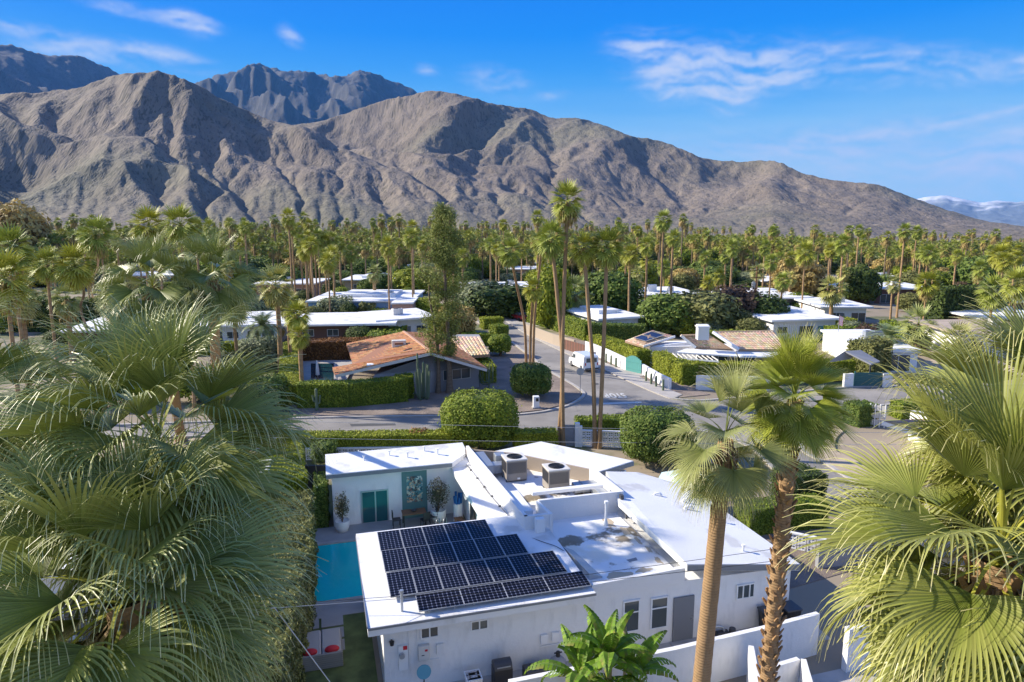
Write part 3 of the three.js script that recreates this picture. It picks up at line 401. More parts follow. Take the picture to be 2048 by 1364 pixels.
{ const d = thing('duct', 'silver sheet metal duct in the roof well behind the farther air conditioner', 'duct', W(7.0, 2.79, 14.1), HA); part('run', [rb(0.75, 0.5, 2.5, -0.05, 0.55, 0.2), rb(1.5, 0.5, 0.7, 0.9, 0.45, 0.9)], M.galv, d); part('elbow', rb(0.6, 0.72, 0.62, 1.0, 0.6, 0.1), M.galv, d); part('support', [bx(0.06, 0.6, 0.06, 1.5, 0.3, 1.2), bx(0.06, 0.6, 0.06, 1.5, 0.3, 0.7)], M.metal, d);
  const e = thing('duct', 'low metal duct in the roof well beside the nearer air conditioner', 'duct', W(11.6, 2.79, 9.3), HA); part('run', [rb(1.3, 0.42, 0.6, -0.1, 0.3, -0.2), rb(0.5, 0.4, 1.4, 0.35, 0.3, 0.6)], M.galv, e); part('flange', bx(0.05, 0.5, 0.7, -0.3, 0.3, -0.2), M.metal, e); part('roof_curb', bx(0.9, 0.3, 0.6, 0.1, 0.15, 1.2), M.tanWall, e); }
// solar panels
{
  const cells = (nx, ny) => canvasTex(nx * 40, ny * 40, (c, w, h) => { c.fillStyle = '#70758a'; c.fillRect(0, 0, w, h); for (let i = 0; i < nx; i++) for (let j = 0; j < ny; j++) { c.fillStyle = ['#0d0d15', '#0f0f17', '#0b0b12'][(i * 7 + j * 3) % 3]; const x = i * 40, y = j * 40, k = 7, a = 1, b = 39; c.beginPath(); c.moveTo(x + a + k, y + a); c.lineTo(x + b - k, y + a); c.lineTo(x + b, y + a + k); c.lineTo(x + b, y + b - k); c.lineTo(x + b - k, y + b); c.lineTo(x + a + k, y + b); c.lineTo(x + a, y + b - k); c.lineTo(x + a, y + a + k); c.fill(); } });
  const cellMat = new THREE.MeshPhysicalMaterial({ color: 0xffffff, map: cells(6, 10), roughness: 0.35, specularIntensity: 0.15, clearcoat: 0.08, clearcoatRoughness: 0.1 });
  const w = 0.985, l = 1.775;
  const sheet = new THREE.PlaneGeometry(w - 0.035, l - 0.035).rotateX(-Math.PI / 2).translate(0, 0.036, 0);
  const frame = merge([bx(w, 0.04, 0.018, 0, 0.02, l / 2 - 0.009), bx(w, 0.04, 0.018, 0, 0.02, -l / 2 + 0.009), bx(0.018, 0.04, l - 0.036, w / 2 - 0.009, 0.02, 0), bx(0.018, 0.04, l - 0.036, -w / 2 + 0.009, 0.02, 0), bx(w - 0.06, 0.02, l - 0.06, 0, 0.012, 0)]);
  const fm = mat(0.32, 0.33, 0.35, 0.4);
  const base = new THREE.Group(); base.name = 'solar_panel'; base.userData.category = 'solar panel'; part('frame', frame, fm, base); part('cell_sheet', sheet, cellMat, base);
  part('mounting_rail', [bx(w, 0.04, 0.04, 0, -0.03, l * 0.28), bx(w, 0.04, 0.04, 0, -0.03, -l * 0.28)], M.metal, base);
  const ord = ['first', 'second', 'third', 'fourth', 'fifth', 'sixth', 'seventh'];
  const rows = [[5, 5.58, 0.84, 0.995, 'back row'], [6, 3.80, 0.86, 0.995, 'second row from the back'], [7, 1.92, 0.88, 1.0, 'third row from the back'], [4, 0.36, 2.11, 1.66, 'front row lying lengthwise']];
  rows.forEach(([n, t, s0, ds, what], r) => { for (let i = 0; i < n; i++) { const c = copyOf(base, `solar panel on the white roof, ${ord[i]} from the left, ${what}`, W(s0 + i * ds, 3.11 + 0.018 * t + (r === 3 ? 0.05 : 0.04), t), 0, 'solar panels on the white roof'); c.rotation.set(0, HA + (r === 3 ? Math.PI / 2 : 0), 0); if (r === 3) c.scale.set(1, 1, 0.935); c.rotateOnAxis(new THREE.Vector3(r === 3 ? 0 : 1, 0, r === 3 ? 1 : 0), r === 3 ? 0.09 : 0.022); } });
}
// ---------------------------------------------------------------- pool court
struct('patio', prism([[-4.2, -13.0], [5.6, -13.0], [5.6, -14.83], [-4.2, -14.83]].map(([s, z]) => { const p = W(s, 0, -z); return [p[0], p[2]]; }), -0.3, 0.07), M.patio);
{ const r = (a) => a.map(([s, t]) => { const p = W(s, 0, t); return [p[0], p[2]]; });
  struct('patio', prism(r([[-4.2, 5.6], [-0.1, 5.6], [-0.1, 6.8], [-4.2, 6.8]]), -0.3, 0.065), M.patio);
  struct('lawn', prism(r([[-3.4, -3], [-0.2, -3], [-0.2, 5.6], [-3.4, 5.6]]), -0.3, 0.05), M.lawn);
  for (let k = 0; k < 6; k++) struct('paving_slab', prism(r([[-3.2 + (k % 2) * 1.0, 4.1 - (k >> 1) * 0.9 + 0.75], [-2.3 + (k % 2) * 1.0, 4.1 - (k >> 1) * 0.9 + 0.75], [-2.3 + (k % 2) * 1.0, 4.1 - (k >> 1) * 0.9 + 1.5], [-3.2 + (k % 2) * 1.0, 4.1 - (k >> 1) * 0.9 + 1.5]]), -0.1, 0.075), M.patio);
  const p = thing('swimming_pool', 'turquoise swimming pool between the tall hedge and the white solar roof', 'swimming pool');
  part('water', prism(r([[-3.6, 6.95], [5.2, 6.95], [5.2, 12.75], [-3.6, 12.75]]), -0.2, 0.02, false), new THREE.MeshPhysicalMaterial({ color: col(0.010, 0.50, 0.47), specularIntensity: 0.25, roughness: 0.08, bumpMap: tex(256, (u, v) => pf(u * 6, v * 6, 6, 3), false, 2.5), bumpScale: 0.012 }), p);
  part('coping', [ribbon(r([[-3.6, 6.95], [5.2, 6.95]]).reverse(), 0.3, -0.2, 0.29), ribbon(r([[-3.6, 12.75], [5.2, 12.75]]), 0.26, -0.2, 0.29)], M.concrete, p);
  part('handrail', [tube([W(4.2, 0.1, 12.9), W(4.2, 0.75, 12.8), W(4.0, 0.8, 12.5), W(3.9, 0.0, 12.2)], 0.02, 16, 6), tube([W(4.6, 0.1, 12.9), W(4.6, 0.75, 12.8), W(4.4, 0.8, 12.5), W(4.3, 0.0, 12.2)], 0.02, 16, 6)], M.metal, p);
}

// ---------------------------------------------------------------- foliage builders
class Leaves {                                   // collects triangles with a colour per corner
  constructor() { this.p = []; this.c = []; this.n = []; }
  tri(a, b, c, ca, cb, cc, n) { this.p.push(...a, ...b, ...c); this.c.push(...ca, ...(cb || ca), ...(cc || ca)); if (n) this.n.push(...n, ...n, ...n); }
  build() { const g = new THREE.BufferGeometry(); g.setAttribute('position', new THREE.Float32BufferAttribute(this.p, 3)); g.setAttribute('color', new THREE.Float32BufferAttribute(this.c, 3)); if (this.n.length === this.p.length) g.setAttribute('normal', new THREE.Float32BufferAttribute(this.n, 3)); else g.computeVertexNormals(); return g; }
}
function leafAt(L, R, x, y, z, nx, ny, nz, s, c, jit = 0.7, long = 1.7) {   // one folded leaf of size s about facing (nx, ny, nz)
  let ax = nx + (R() - 0.5) * 2 * jit, ay = ny + (R() - 0.5) * 2 * jit, az = nz + (R() - 0.5) * 2 * jit; let l = Math.hypot(ax, ay, az) || 1; ax /= l; ay /= l; az /= l;
  let ux = R() - 0.5, uy = R() - 0.5, uz = R() - 0.5; const d = ux * ax + uy * ay + uz * az; ux -= d * ax; uy -= d * ay; uz -= d * az; l = Math.hypot(ux, uy, uz) || 1; ux /= l; uy /= l; uz /= l;
  const vx = ay * uz - az * uy, vy = az * ux - ax * uz, vz = ax * uy - ay * ux, h = s * long * 0.5, w = s * 0.5;
  const A = [x - ux * h, y - uy * h, z - uz * h], B = [x + vx * w, y + vy * w, z + vz * w], C = [x + ux * h, y + uy * h, z + uz * h], D = [x - vx * w, y - vy * w, z - vz * w];
  const k = 0.75 + 0.5 * R(), cc = [c[0] * k, c[1] * k, c[2] * k];
  L.tri(A, B, C, cc); L.tri(A, C, D, cc);
}
// a clipped or bushy mass: dense leaves over a bumpy ellipsoid with an inner core
function bushGeo(o) {
  const R = rng(o.seed), L = new Leaves(), rx = o.rx, ry = o.ry, rz = o.rz, off = o.seed * 13.7;
  const bump = (a, b, c) => 1 + o.rough * (gn(a * o.lump + off, b * o.lump + c * o.lump * 0.7) + 0.6 * gn(a * o.lump * 2.6 + off, c * o.lump * 2.6 - b * 2.1));
  for (let i = 0; i < o.n; i++) {
    let y = R() * 2 - 1; if (o.flat && y < -0.75) y = -0.75 + R() * 0.4; const a = R() * Math.PI * 2, q = Math.sqrt(1 - y * y); let dx = q * Math.cos(a), dz = q * Math.sin(a), dy = y;
    const e = o.boxy || 1, sx = Math.sign(dx) * Math.pow(Math.abs(dx), e), sy = Math.sign(dy) * Math.pow(Math.abs(dy), e), sz = Math.sign(dz) * Math.pow(Math.abs(dz), e);
    const b = bump(dx, dy, dz) * (1 - Math.pow(R(), 2.2) * (o.depth ?? 0.25)) * (R() < 0.06 ? 1 + 0.12 * R() : 1);
    const t = clamp(0.5 + 1.0 * gn(dx * 2.4 + off, dy * 2.4 + dz * 1.9) + (R() - 0.5) * 0.9); const c = [mix(o.c0[0], o.c1[0], t), mix(o.c0[1], o.c1[1], t), mix(o.c0[2], o.c1[2], t)];
    leafAt(L, R, sx * rx * b, sy * ry * b + ry, sz * rz * b, dx / rx * ry, dy + 0.25, dz / rz * ry, o.leaf * (0.7 + 0.6 * R()), c, o.jit ?? 0.7);
  }
  const core = new THREE.IcosahedronGeometry(1, 3).toNonIndexed(), P = core.attributes.position;
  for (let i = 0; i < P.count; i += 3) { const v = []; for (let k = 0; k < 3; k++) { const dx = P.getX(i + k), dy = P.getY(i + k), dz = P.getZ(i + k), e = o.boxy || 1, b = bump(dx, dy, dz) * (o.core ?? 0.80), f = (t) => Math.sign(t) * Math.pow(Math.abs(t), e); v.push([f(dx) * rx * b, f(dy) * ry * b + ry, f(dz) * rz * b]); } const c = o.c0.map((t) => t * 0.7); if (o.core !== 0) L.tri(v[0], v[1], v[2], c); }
  return L.build();
}
// a clipped hedge along a line: leaves on the faces of a box profile, on a closed core
function hedgeGeo(line, w, h, leaf, o) {
  const R = rng(o.seed), L = new Leaves(), off = o.seed * 7.3; let total = 0; const seg = [];
  for (let i = 0; i + 1 < line.length; i++) { const l = Math.hypot(line[i + 1][0] - line[i][0], line[i + 1][1] - line[i][1]); seg.push(l); total += l; }
  const at = (s) => { let i = 0; while (i < seg.length - 1 && s > seg[i]) { s -= seg[i]; i++; } const t = clamp(s / seg[i]), dx = (line[i + 1][0] - line[i][0]) / seg[i], dz = (line[i + 1][1] - line[i][1]) / seg[i]; return [mix(line[i][0], line[i + 1][0], t), mix(line[i][1], line[i + 1][1], t), dx, dz]; };
  const wob = (s, k) => o.wob * (gn(s * 0.55 + off, k * 3.1) + 0.5 * gn(s * 1.9 + off, k * 3.1 + 5)), tuft = (s, y) => o.wob * 0.8 * gn(s * 2.1 + off, y * 2.1);
  const peri = 2 * h + w, n = Math.round((total * peri + 2 * w * h) * (o.cover ?? 2.6) / (leaf * leaf * 1.7 * 0.5) * 0.5);
  for (let i = 0; i < n; i++) {
    let s = R() * total, q = R() * peri, x, y, nx, ny; const end = R() < (2 * w * h) / (total * peri + 2 * w * h);
    const inw = Math.pow(R(), 2) * leaf * 2.2 - leaf * 0.3, p = at(s);
    if (end) { const e = R() < 0.5; s = e ? 0 : total; const pe = at(s), sx = (R() - 0.5) * w, yy = R() * h, sg = e ? -1 : 1; const c0 = mixC(o, R()); leafAt(L, R, pe[0] + pe[3] * sx + pe[2] * sg * (-inw + leaf * 0.3), yy, pe[1] - pe[2] * sx + pe[3] * sg * (-inw + leaf * 0.3), pe[2] * sg, 0.2, pe[3] * sg, leaf * (0.7 + 0.6 * R()), c0); continue; }
    if (q < h) { x = w / 2 + wob(s, 1) * 0.6 + tuft(s, q) - inw; y = q; nx = 1; ny = 0.15; } else if (q < h + w) { x = q - h - w / 2; y = h + wob(s, 2) + tuft(s, x) - inw; nx = 0; ny = 1; } else { x = -w / 2 - wob(s, 3) * 0.6 - tuft(s, q) + inw; y = q - h - w; nx = -1; ny = 0.15; }
    const c = mixC(o, clamp(0.5 + 1.1 * gn(p[0] * 0.6 + off - p[3] * x * 0.6, p[1] * 0.6 + y * 0.9) + (R() - 0.5) * 0.9)); if (R() < 0.02) y += leaf * 2.2 * R(); leafAt(L, R, p[0] - p[3] * x, y, p[1] + p[2] * x, -p[3] * nx, ny, p[2] * nx, leaf * (0.7 + 0.6 * R()), c, o.jit ?? 0.75);
  }
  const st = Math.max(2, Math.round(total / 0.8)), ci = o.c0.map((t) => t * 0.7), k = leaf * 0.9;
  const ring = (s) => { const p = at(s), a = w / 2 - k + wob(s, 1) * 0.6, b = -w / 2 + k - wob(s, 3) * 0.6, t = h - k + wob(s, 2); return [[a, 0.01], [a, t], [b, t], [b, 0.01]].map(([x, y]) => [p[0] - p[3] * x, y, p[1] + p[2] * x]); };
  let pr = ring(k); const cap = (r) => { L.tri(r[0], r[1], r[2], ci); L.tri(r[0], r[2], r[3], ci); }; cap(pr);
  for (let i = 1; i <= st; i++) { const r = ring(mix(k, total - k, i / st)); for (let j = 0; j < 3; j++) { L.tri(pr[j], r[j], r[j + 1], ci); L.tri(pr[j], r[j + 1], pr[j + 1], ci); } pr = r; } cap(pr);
  return L.build();
}
function mixC(o, t) { return [mix(o.c0[0], o.c1[0], t), mix(o.c0[1], o.c1[1], t), mix(o.c0[2], o.c1[2], t)]; }
const GREEN = { yellow: { c0: [0.24, 0.29, 0.018], c1: [0.42, 0.44, 0.04] }, bright: { c0: [0.155, 0.225, 0.018], c1: [0.32, 0.37, 0.035] }, mid: { c0: [0.096, 0.165, 0.024], c1: [0.211, 0.272, 0.047] }, dark: { c0: [0.06, 0.095, 0.016], c1: [0.12, 0.165, 0.03] }, olive: { c0: [0.157, 0.173, 0.047], c1: [0.299, 0.296, 0.095] }, grey: { c0: [0.194, 0.231, 0.121], c1: [0.369, 0.395, 0.216] }, rust: { c0: [0.194, 0.090, 0.027], c1: [0.351, 0.165, 0.047] }, straw: { c0: [0.421, 0.314, 0.108], c1: [0.600, 0.461, 0.162] }, purple: { c0: [0.088, 0.057, 0.038], c1: [0.157, 0.099, 0.061] } };
function hedge(label, line, w, h, leaf, tone, seed, o = {}) { return one('hedge', hedgeGeo(line, w, h, leaf, { ...GREEN[tone], seed, wob: 0.09, ...o }), M.hedgeLeaf, label, 'hedge'); }

// ---------------------------------------------------------------- fan palm fronds
// one leaf: stalk and a pleated fan whose tips are split and hang; grows from the origin towards +x and up by el
function fanFrond(o) {
  const R = rng(o.seed), L = new Leaves(); const N = o.n, S = o.steps, el = o.el;
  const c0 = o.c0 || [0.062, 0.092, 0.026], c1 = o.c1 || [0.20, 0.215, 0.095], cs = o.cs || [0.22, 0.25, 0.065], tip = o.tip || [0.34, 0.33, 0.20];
  let px = 0, py = 0, e = el; const sp = [[0, 0, e]]; for (let i = 0; i < 5; i++) { px += Math.cos(e) * o.pet / 5; py += Math.sin(e) * o.pet / 5; e -= o.sag / 5; sp.push([px, py, e]); }
  for (let i = 0; i < 5; i++) { const a = sp[i], b = sp[i + 1], w0 = mix(o.pw, o.pw * 0.45, i / 5), w1 = mix(o.pw, o.pw * 0.45, (i + 1) / 5), u = w0 * 0.45, v = w1 * 0.45; const A = [a[0], a[1], -w0], B = [a[0], a[1], w0], C = [b[0], b[1], w1], D = [b[0], b[1], -w1], a2 = [a[0], a[1] - u, 0], b2 = [b[0], b[1] - v, 0]; L.tri(A, B, C, cs); L.tri(A, C, D, cs); L.tri(A, a2, b2, cs); L.tri(A, b2, D, cs); L.tri(B, a2, b2, cs); L.tri(B, b2, C, cs); }
  const T3 = [Math.cos(e), Math.sin(e), 0], Nn = [-Math.sin(e), Math.cos(e), 0], fold = o.fold;
  for (let k = 0; k < N; k++) {
    const q = (k + 0.5) / N * 2 - 1, th = q * o.spread, len = o.len * (0.70 + 0.30 * Math.cos(th * 0.75)) * (0.92 + 0.16 * R()), half = o.spread / N;
    const ct = Math.cos(th), st = Math.sin(th), cf = Math.cos(fold), sf = Math.sin(fold);
    let d = [0, 1, 2].map((i) => ct * T3[i] + Math.abs(st) * sf * Nn[i]); d[2] += st * cf;
    let side = [0, 1, 2].map((i) => -st * T3[i] + Math.sign(st || 1) * ct * sf * Nn[i]); side[2] += ct * cf;
    const nx = [d[1] * side[2] - d[2] * side[1], d[2] * side[0] - d[0] * side[2], d[0] * side[1] - d[1] * side[0]];
    let p = [px, py, 0]; const rows = []; const split = o.split * (0.9 + 0.25 * R()), dr = o.droop * (0.6 + 0.8 * R()), tw = (R() - 0.5) * 0.7, cv = 0.8 + 0.4 * R(), tn = R();
    for (let s = 0; s <= S; s++) {
      const t = s / S, at = t * len, w = t < split ? Math.max(0.004, at * Math.tan(half) * 1.02) : Math.max(o.thin, split * len * Math.tan(half) * Math.pow(1 - (t - split) / (1 - split), o.taper ?? 1.1)) , pl = o.pleat * w;
      const after = Math.max(0, t - split * 0.8);
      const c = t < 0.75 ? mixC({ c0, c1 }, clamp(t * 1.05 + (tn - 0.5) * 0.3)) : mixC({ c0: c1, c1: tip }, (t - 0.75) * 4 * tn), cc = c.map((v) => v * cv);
      rows.push([[p[0] - side[0] * w, p[1] - side[1] * w, p[2] - side[2] * w], [p[0] + nx[0] * pl, p[1] + nx[1] * pl, p[2] + nx[2] * pl], [p[0] + side[0] * w, p[1] + side[1] * w, p[2] + side[2] * w], cc]);
      if (s < S) { const ds = len / S; const g = dr * Math.pow(after, 1.1) * 5.5 / S; d = [d[0] + side[0] * tw * after * 0.5 / S * 4, d[1] - g, d[2] + side[2] * tw * after * 0.5 / S * 4]; const l = Math.hypot(...d); d = d.map((v) => v / l); p = [p[0] + d[0] * ds, p[1] + d[1] * ds, p[2] + d[2] * ds]; }
    }
    for (let s = 0; s < S; s++) { const a = rows[s], b = rows[s + 1];
      if (o.vee) { L.tri(a[0], a[1], b[1], a[3], a[3], b[3]); L.tri(a[0], b[1], b[0], a[3], b[3], b[3]); L.tri(a[1], a[2], b[2], a[3], a[3], b[3]); L.tri(a[1], b[2], b[1], a[3], b[3], b[3]); }
      else { L.tri(a[0], a[2], b[2], a[3], a[3], b[3]); if (s < S - 1) L.tri(a[0], b[2], b[0], a[3], b[3], b[3]); } }
  }
  return L.build();
}
const frondEls = [82, 68, 54, 40, 28, 16, 4, -8, -22, -38, -54];
// fronds near the camera, a few of each lift; shared by all near palms
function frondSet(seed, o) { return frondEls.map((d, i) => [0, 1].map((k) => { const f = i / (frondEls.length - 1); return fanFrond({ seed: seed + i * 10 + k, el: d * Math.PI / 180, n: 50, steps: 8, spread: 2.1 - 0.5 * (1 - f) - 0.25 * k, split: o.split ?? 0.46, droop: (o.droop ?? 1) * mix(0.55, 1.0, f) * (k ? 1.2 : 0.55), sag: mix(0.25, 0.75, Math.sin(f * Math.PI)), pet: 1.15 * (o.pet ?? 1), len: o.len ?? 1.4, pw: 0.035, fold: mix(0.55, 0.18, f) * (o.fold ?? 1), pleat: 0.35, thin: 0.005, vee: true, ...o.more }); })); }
const mergeColour = (list) => { const L = new Leaves(); let n = 0; for (const g of list) n += g.attributes.position.count; const p = new Float32Array(n * 3), c = new Float32Array(n * 3), nn = new Float32Array(n * 3); let k = 0; for (const g of list) { p.set(g.attributes.position.array, k * 3); c.set(g.attributes.color.array, k * 3); nn.set(g.attributes.normal.array, k * 3); k += g.attributes.position.count; } const g = new THREE.BufferGeometry(); g.setAttribute('position', new THREE.BufferAttribute(p, 3)); g.setAttribute('color', new THREE.BufferAttribute(c, 3)); g.setAttribute('normal', new THREE.BufferAttribute(nn, 3)); return g; };
// hanging dead leaves under a crown
function skirtGeo(seed, r, len, n, c0 = [0.15, 0.09, 0.045], c1 = [0.34, 0.24, 0.13]) {
  const R = rng(seed), L = new Leaves(); for (let i = 0; i < n; i++) { const a = R() * 6.283, y0 = -R() * len * 0.6, out = r * (0.6 + 0.8 * R()), l = len * (0.35 + 0.4 * R()), w = 0.02 + 0.05 * R() * r * 2, t = R(), c = mixC({ c0, c1 }, t); const ca = Math.cos(a), sa = Math.sin(a); const A = [ca * 0.14, y0, sa * 0.14], B = [ca * out - sa * w, y0 - l * 0.5, sa * out + ca * w], C = [ca * out + sa * w, y0 - l * 0.5, sa * out - ca * w], D = [ca * out * 0.9, y0 - l, sa * out * 0.9]; L.tri(A, B, C, c); L.tri(B, D, C, c); } return L.build();
}
// whole crowns for palms farther off, from simpler fronds
function crownGeo(seed, n, o = {}) {
  const R = rng(seed), all = []; for (let i = 0; i < n; i++) { const f = (i + 0.5) / n, el = mix(o.top ?? 82, o.low ?? -50, Math.pow(f, 0.85)) + (R() - 0.5) * 14; const g = fanFrond({ seed: seed * 100 + i, el: el * Math.PI / 180, n: o.n ?? 13, steps: 3, spread: 1.9, split: 0.5, droop: (o.droop ?? 0.8) * mix(0.3, 0.9, f), sag: 0.5, pet: o.pet ?? 0.95, len: o.len ?? 0.95, pw: 0.03, fold: 0.3, pleat: 0, thin: 0.012, vee: false, c0: o.c0 || [0.075, 0.105, 0.026], c1: o.c1 || [0.21, 0.225, 0.075], tip: o.tip || [0.33, 0.30, 0.15] }); g.rotateX((R() - 0.5) * 0.3); g.rotateY(i * 2.39996 + R() * 0.5); all.push(g); } return mergeColour(all);
}
// trunk along a curve from the ground to the crown
function trunkGeo(pts, r0, r1, rings = 30, n = 12, lump = 0.02) {
  const c = new THREE.CatmullRomCurve3(pts.map((p) => new THREE.Vector3(...p))), pos = [], uv = [], idx = [], len = c.getLength();
  for (let j = 0; j <= rings; j++) { const t = j / rings, p = c.getPoint(t), r = mix(r0, r1, Math.pow(t, 0.7)) * (1 + (t < 0.06 ? 0.35 * (1 - t / 0.06) : 0)); for (let i = 0; i <= n; i++) { const a = i / n * Math.PI * 2, k = r * (1 + lump * gn(Math.cos(a) * 2 + j * 0.9, Math.sin(a) * 2 + j * 0.7) * 2); pos.push(p.x + Math.cos(a) * k, p.y, p.z + Math.sin(a) * k); uv.push(i / n * 2, t * len * 0.6); if (i < n && j < rings) { const q = j * (n + 1) + i; idx.push(q, q + n + 1, q + 1, q + 1, q + n + 1, q + n + 2); } } }
  const g = new THREE.BufferGeometry(); g.setAttribute('position', new THREE.Float32BufferAttribute(pos, 3)); g.setAttribute('uv', new THREE.Float32BufferAttribute(uv, 2)); g.setIndex(idx); g.computeVertexNormals(); return g;
}

// ---------------------------------------------------------------- hedges and bushes near the streets and houses
hedge('long clipped yellow-green hedge between the white house and the grey street', [[-17.08, -48.12], [-11.98, -48.34], [-4.44, -48.79]], 1.5, 1.75, 0.085, 'yellow', 11);
hedge('short clipped hedge between the big round bush and the pair of tall palm trunks', [[0.15, -49.13], [3.33, -49.47]], 1.4, 1.7, 0.085, 'yellow', 12);
hedge('clipped hedge at the street between the twin palm trunks and the round tree', [[5.18, -53.20], [9.73, -53.74]], 1.5, 1.5, 0.085, 'bright', 13);
hedge('thick dark-fronted hedge with bright top before the orange tiled house', [[-19.91, -62.16], [-15.30, -62.52], [-10.32, -64.58]], 1.7, 2.35, 0.10, 'bright', 14);
hedge('return of the tall hedge running back to the orange tiled roof beside the cactus', [[-10.35, -64.77], [-13.00, -72.79]], 1.6, 2.4, 0.10, 'bright', 15);
hedge('narrow hedge along the right end of the orange tiled house', [[-2.47, -71.60], [-4.17, -80.84]], 1.6, 1.9, 0.10, 'yellow', 16);
hedge('low clipped hedge block nearest the small round bush at the far street', [[-7.06, -95.91], [-2.78, -95.91]], 1.6, 1.7, 0.13, 'bright', 17);
hedge('clipped hedge block standing behind the small round bush', [[-3.01, -103.95], [-1.09, -104.93]], 2.6, 1.7, 0.13, 'bright', 18);
hedge('clipped hedge row farthest up the street before the long white roof', [[-5.05, -111.73], [-1.76, -112.86]], 2.6, 1.8, 0.15, 'yellow', 19);
hedge('long yellow-green hedge in the yard left of the hedge blocks', [[-6.08, -95.09], [-7.50, -110.09]], 2.0, 1.6, 0.14, 'yellow', 20);
hedge('reddish brown topped hedge behind the pool of the orange tiled house', [[-26.42, -84.24], [-16.98, -86.21]], 2.6, 2.6, 0.14, 'rust', 21);
hedge('bright yellow-green hedge strip running back along the left of the pool yard', [[-20.82, -62.52], [-26.07, -78.81], [-29.13, -87.58]], 2.2, 1.9, 0.11, 'yellow', 22);
hedge('long hedge above the white street wall behind the parked van', [[9.30, -90.44], [11.88, -85.55], [13.99, -78.53]].map(([x, z]) => [x + 1.5, z - 0.2]), 1.9, 2.35, 0.11, 'yellow', 23);
hedge('hedge above the white wall right of the teal gate', [[15.70, -78.25], [16.77, -73.04], [17.42, -70.67]].map(([x, z]) => [x + 1.5, z - 0.3]), 1.8, 2.3, 0.11, 'yellow', 24);
hedge('long hedge with golden top in front of the tan tiled house', [[17.64, -71.60], [24.21, -70.67], [36.27, -72.55]].map(([x, z]) => [x + 1.2, z - 1.5]), 1.8, 2.2, 0.11, 'yellow', 25);
hedge('dark arched hedge over the carport of the right hand houses', [[39.19, -75.56], [41.66, -77.15], [43.10, -76.61]], 3.2, 3.9, 0.15, 'olive', 26, { wob: 0.5 });
hedge('low bright hedge across the street left of the sloped tan roof', [[33.91, -58.45], [37.76, -59.09]], 1.6, 1.5, 0.09, 'bright', 27);
hedge('dark hedge end behind the leafy palm crown by the white gate', [[28.88, -56.30], [30.81, -56.89]], 1.8, 1.9, 0.1, 'mid', 28);
hedge('clipped hedge right of the white house below the two palm trunks', [[12.71, -35.58], [15.20, -36.41], [17.64, -36.81]], 1.5, 1.55, 0.07, 'bright', 29);
hedge('rounded dark hedge by the right street behind the second palm trunk', [[16.34, -39.36], [18.59, -39.98]], 2.2, 2.1, 0.08, 'dark', 30, { wob: 0.3 });
hedge('very tall dark green hedge wall at the far right', [[67.55, -109.02], [80.73, -112.86]], 4, 7.0, 0.3, 'dark', 31, { wob: 0.5 });
hedge('dark tall hedge behind the left palm trunks', [[-80.27, -110.09], [-69.81, -109.02], [-65.86, -112.86]], 4, 5.0, 0.26, 'dark', 32, { wob: 0.5 });
hedge('hedge with clipped sides along the pavement up the far street', [[2.47, -119.46], [6.26, -111.18], [10.63, -99.33]].map(([x, z]) => [x + 1, z]), 2.2, 2.6, 0.16, 'bright', 33);
hedge('dark hedge behind the yellow-green street hedge near the tan solar roof', [[11.51, -99.33], [19.46, -98.45]], 2.2, 2.6, 0.15, 'mid', 34);
hedge('low hedge line behind the round palm and dark solar roof', [[42.11, -105.92], [54.11, -107.97]], 3, 2.3, 0.18, 'yellow', 35);
hedge('hedge between two white roofs at the right', [[45.37, -95.91], [52.30, -97.59]], 3, 2.6, 0.17, 'bright', 36);
hedge('tall ragged hedge beside the pool, dark and leafy with dry tips', [W(-4.3, 0, -2.4), W(-3.9, 0, 2), W(-3.5, 0, 6.2), W(-3.55, 0, 10.5), W(-3.5, 0, 12.6)].map((p) => [p[0], p[2]]), 2.0, 3.3, 0.075, 'olive', 37, { wob: 0.42, cover: 2.4, jit: 1.0 });
hedge('bushy yellow-green hedge behind the pool hedge by the left wing', [W(-4.0, 0, 15.5), W(-4.2, 0, 19), W(-4.4, 0, 22.5)].map((p) => [p[0], p[2]]), 2.3, 2.9, 0.09, 'yellow', 38, { wob: 0.4, jit: 1.0 });
hedge('small dark hedge between the fence and the left wing of the white house', [W(-2.1, 0, 14.9), W(-2.1, 0, 17)].map((p) => [p[0], p[2]]), 0.7, 2.6, 0.08, 'mid', 39, { wob: 0.2 });
hedge('bright thin hedge line in front of the long white roofs at the left', [[-58.15, -86.21], [-47.29, -87.58], [-33.69, -89.71]], 1.6, 1.6, 0.2, 'yellow', 40);
function bush(name, label, cat, pos, o) { return one(name, bushGeo(o), M.hedgeLeaf, label, cat, pos, 0); }
function roundTree(label, x, z, rx, ry, n, leaf, tone, seed, stem = 0.4, o = {}) { const t = thing('round_bush', label, 'bush', [x, 0, z]); const c = part('crown', bushGeo({ seed, rx, ry, rz: rx, n, leaf, rough: 0.08, lump: 2.2, boxy: 0.72, flat: true, ...GREEN[tone], ...o }), M.hedgeLeaf, t); c.position.y = stem; part('trunk', [cyl(0.12, 0.09, stem + ry * 0.9, 8), cyl(0.09, 0.07, stem + ry * 0.8, 8, 0.2, 0, 0.1)], M.barkGrey, t); return t; }
roundTree('largest clipped round bush, between the street and the white house roof', -2.47, -50.54, 2.95, 2.05, 17000, 0.11, 'bright', 51, 0.25);
roundTree('round leafy tree right of the twin palm trunks at the house corner', 10.36, -46.94, 2.55, 1.85, 14000, 0.11, 'mid', 52, 0.3);
roundTree('round clipped bush at the gravel corner beside the stop sign', 1.89, -66.16, 2.05, 1.5, 8000, 0.12, 'mid', 53, 0.35);
roundTree('small ball-shaped bush by the far street behind the orange tiled house', -1.57, -87.58, 1.5, 1.25, 3500, 0.14, 'bright', 54, 0.4);
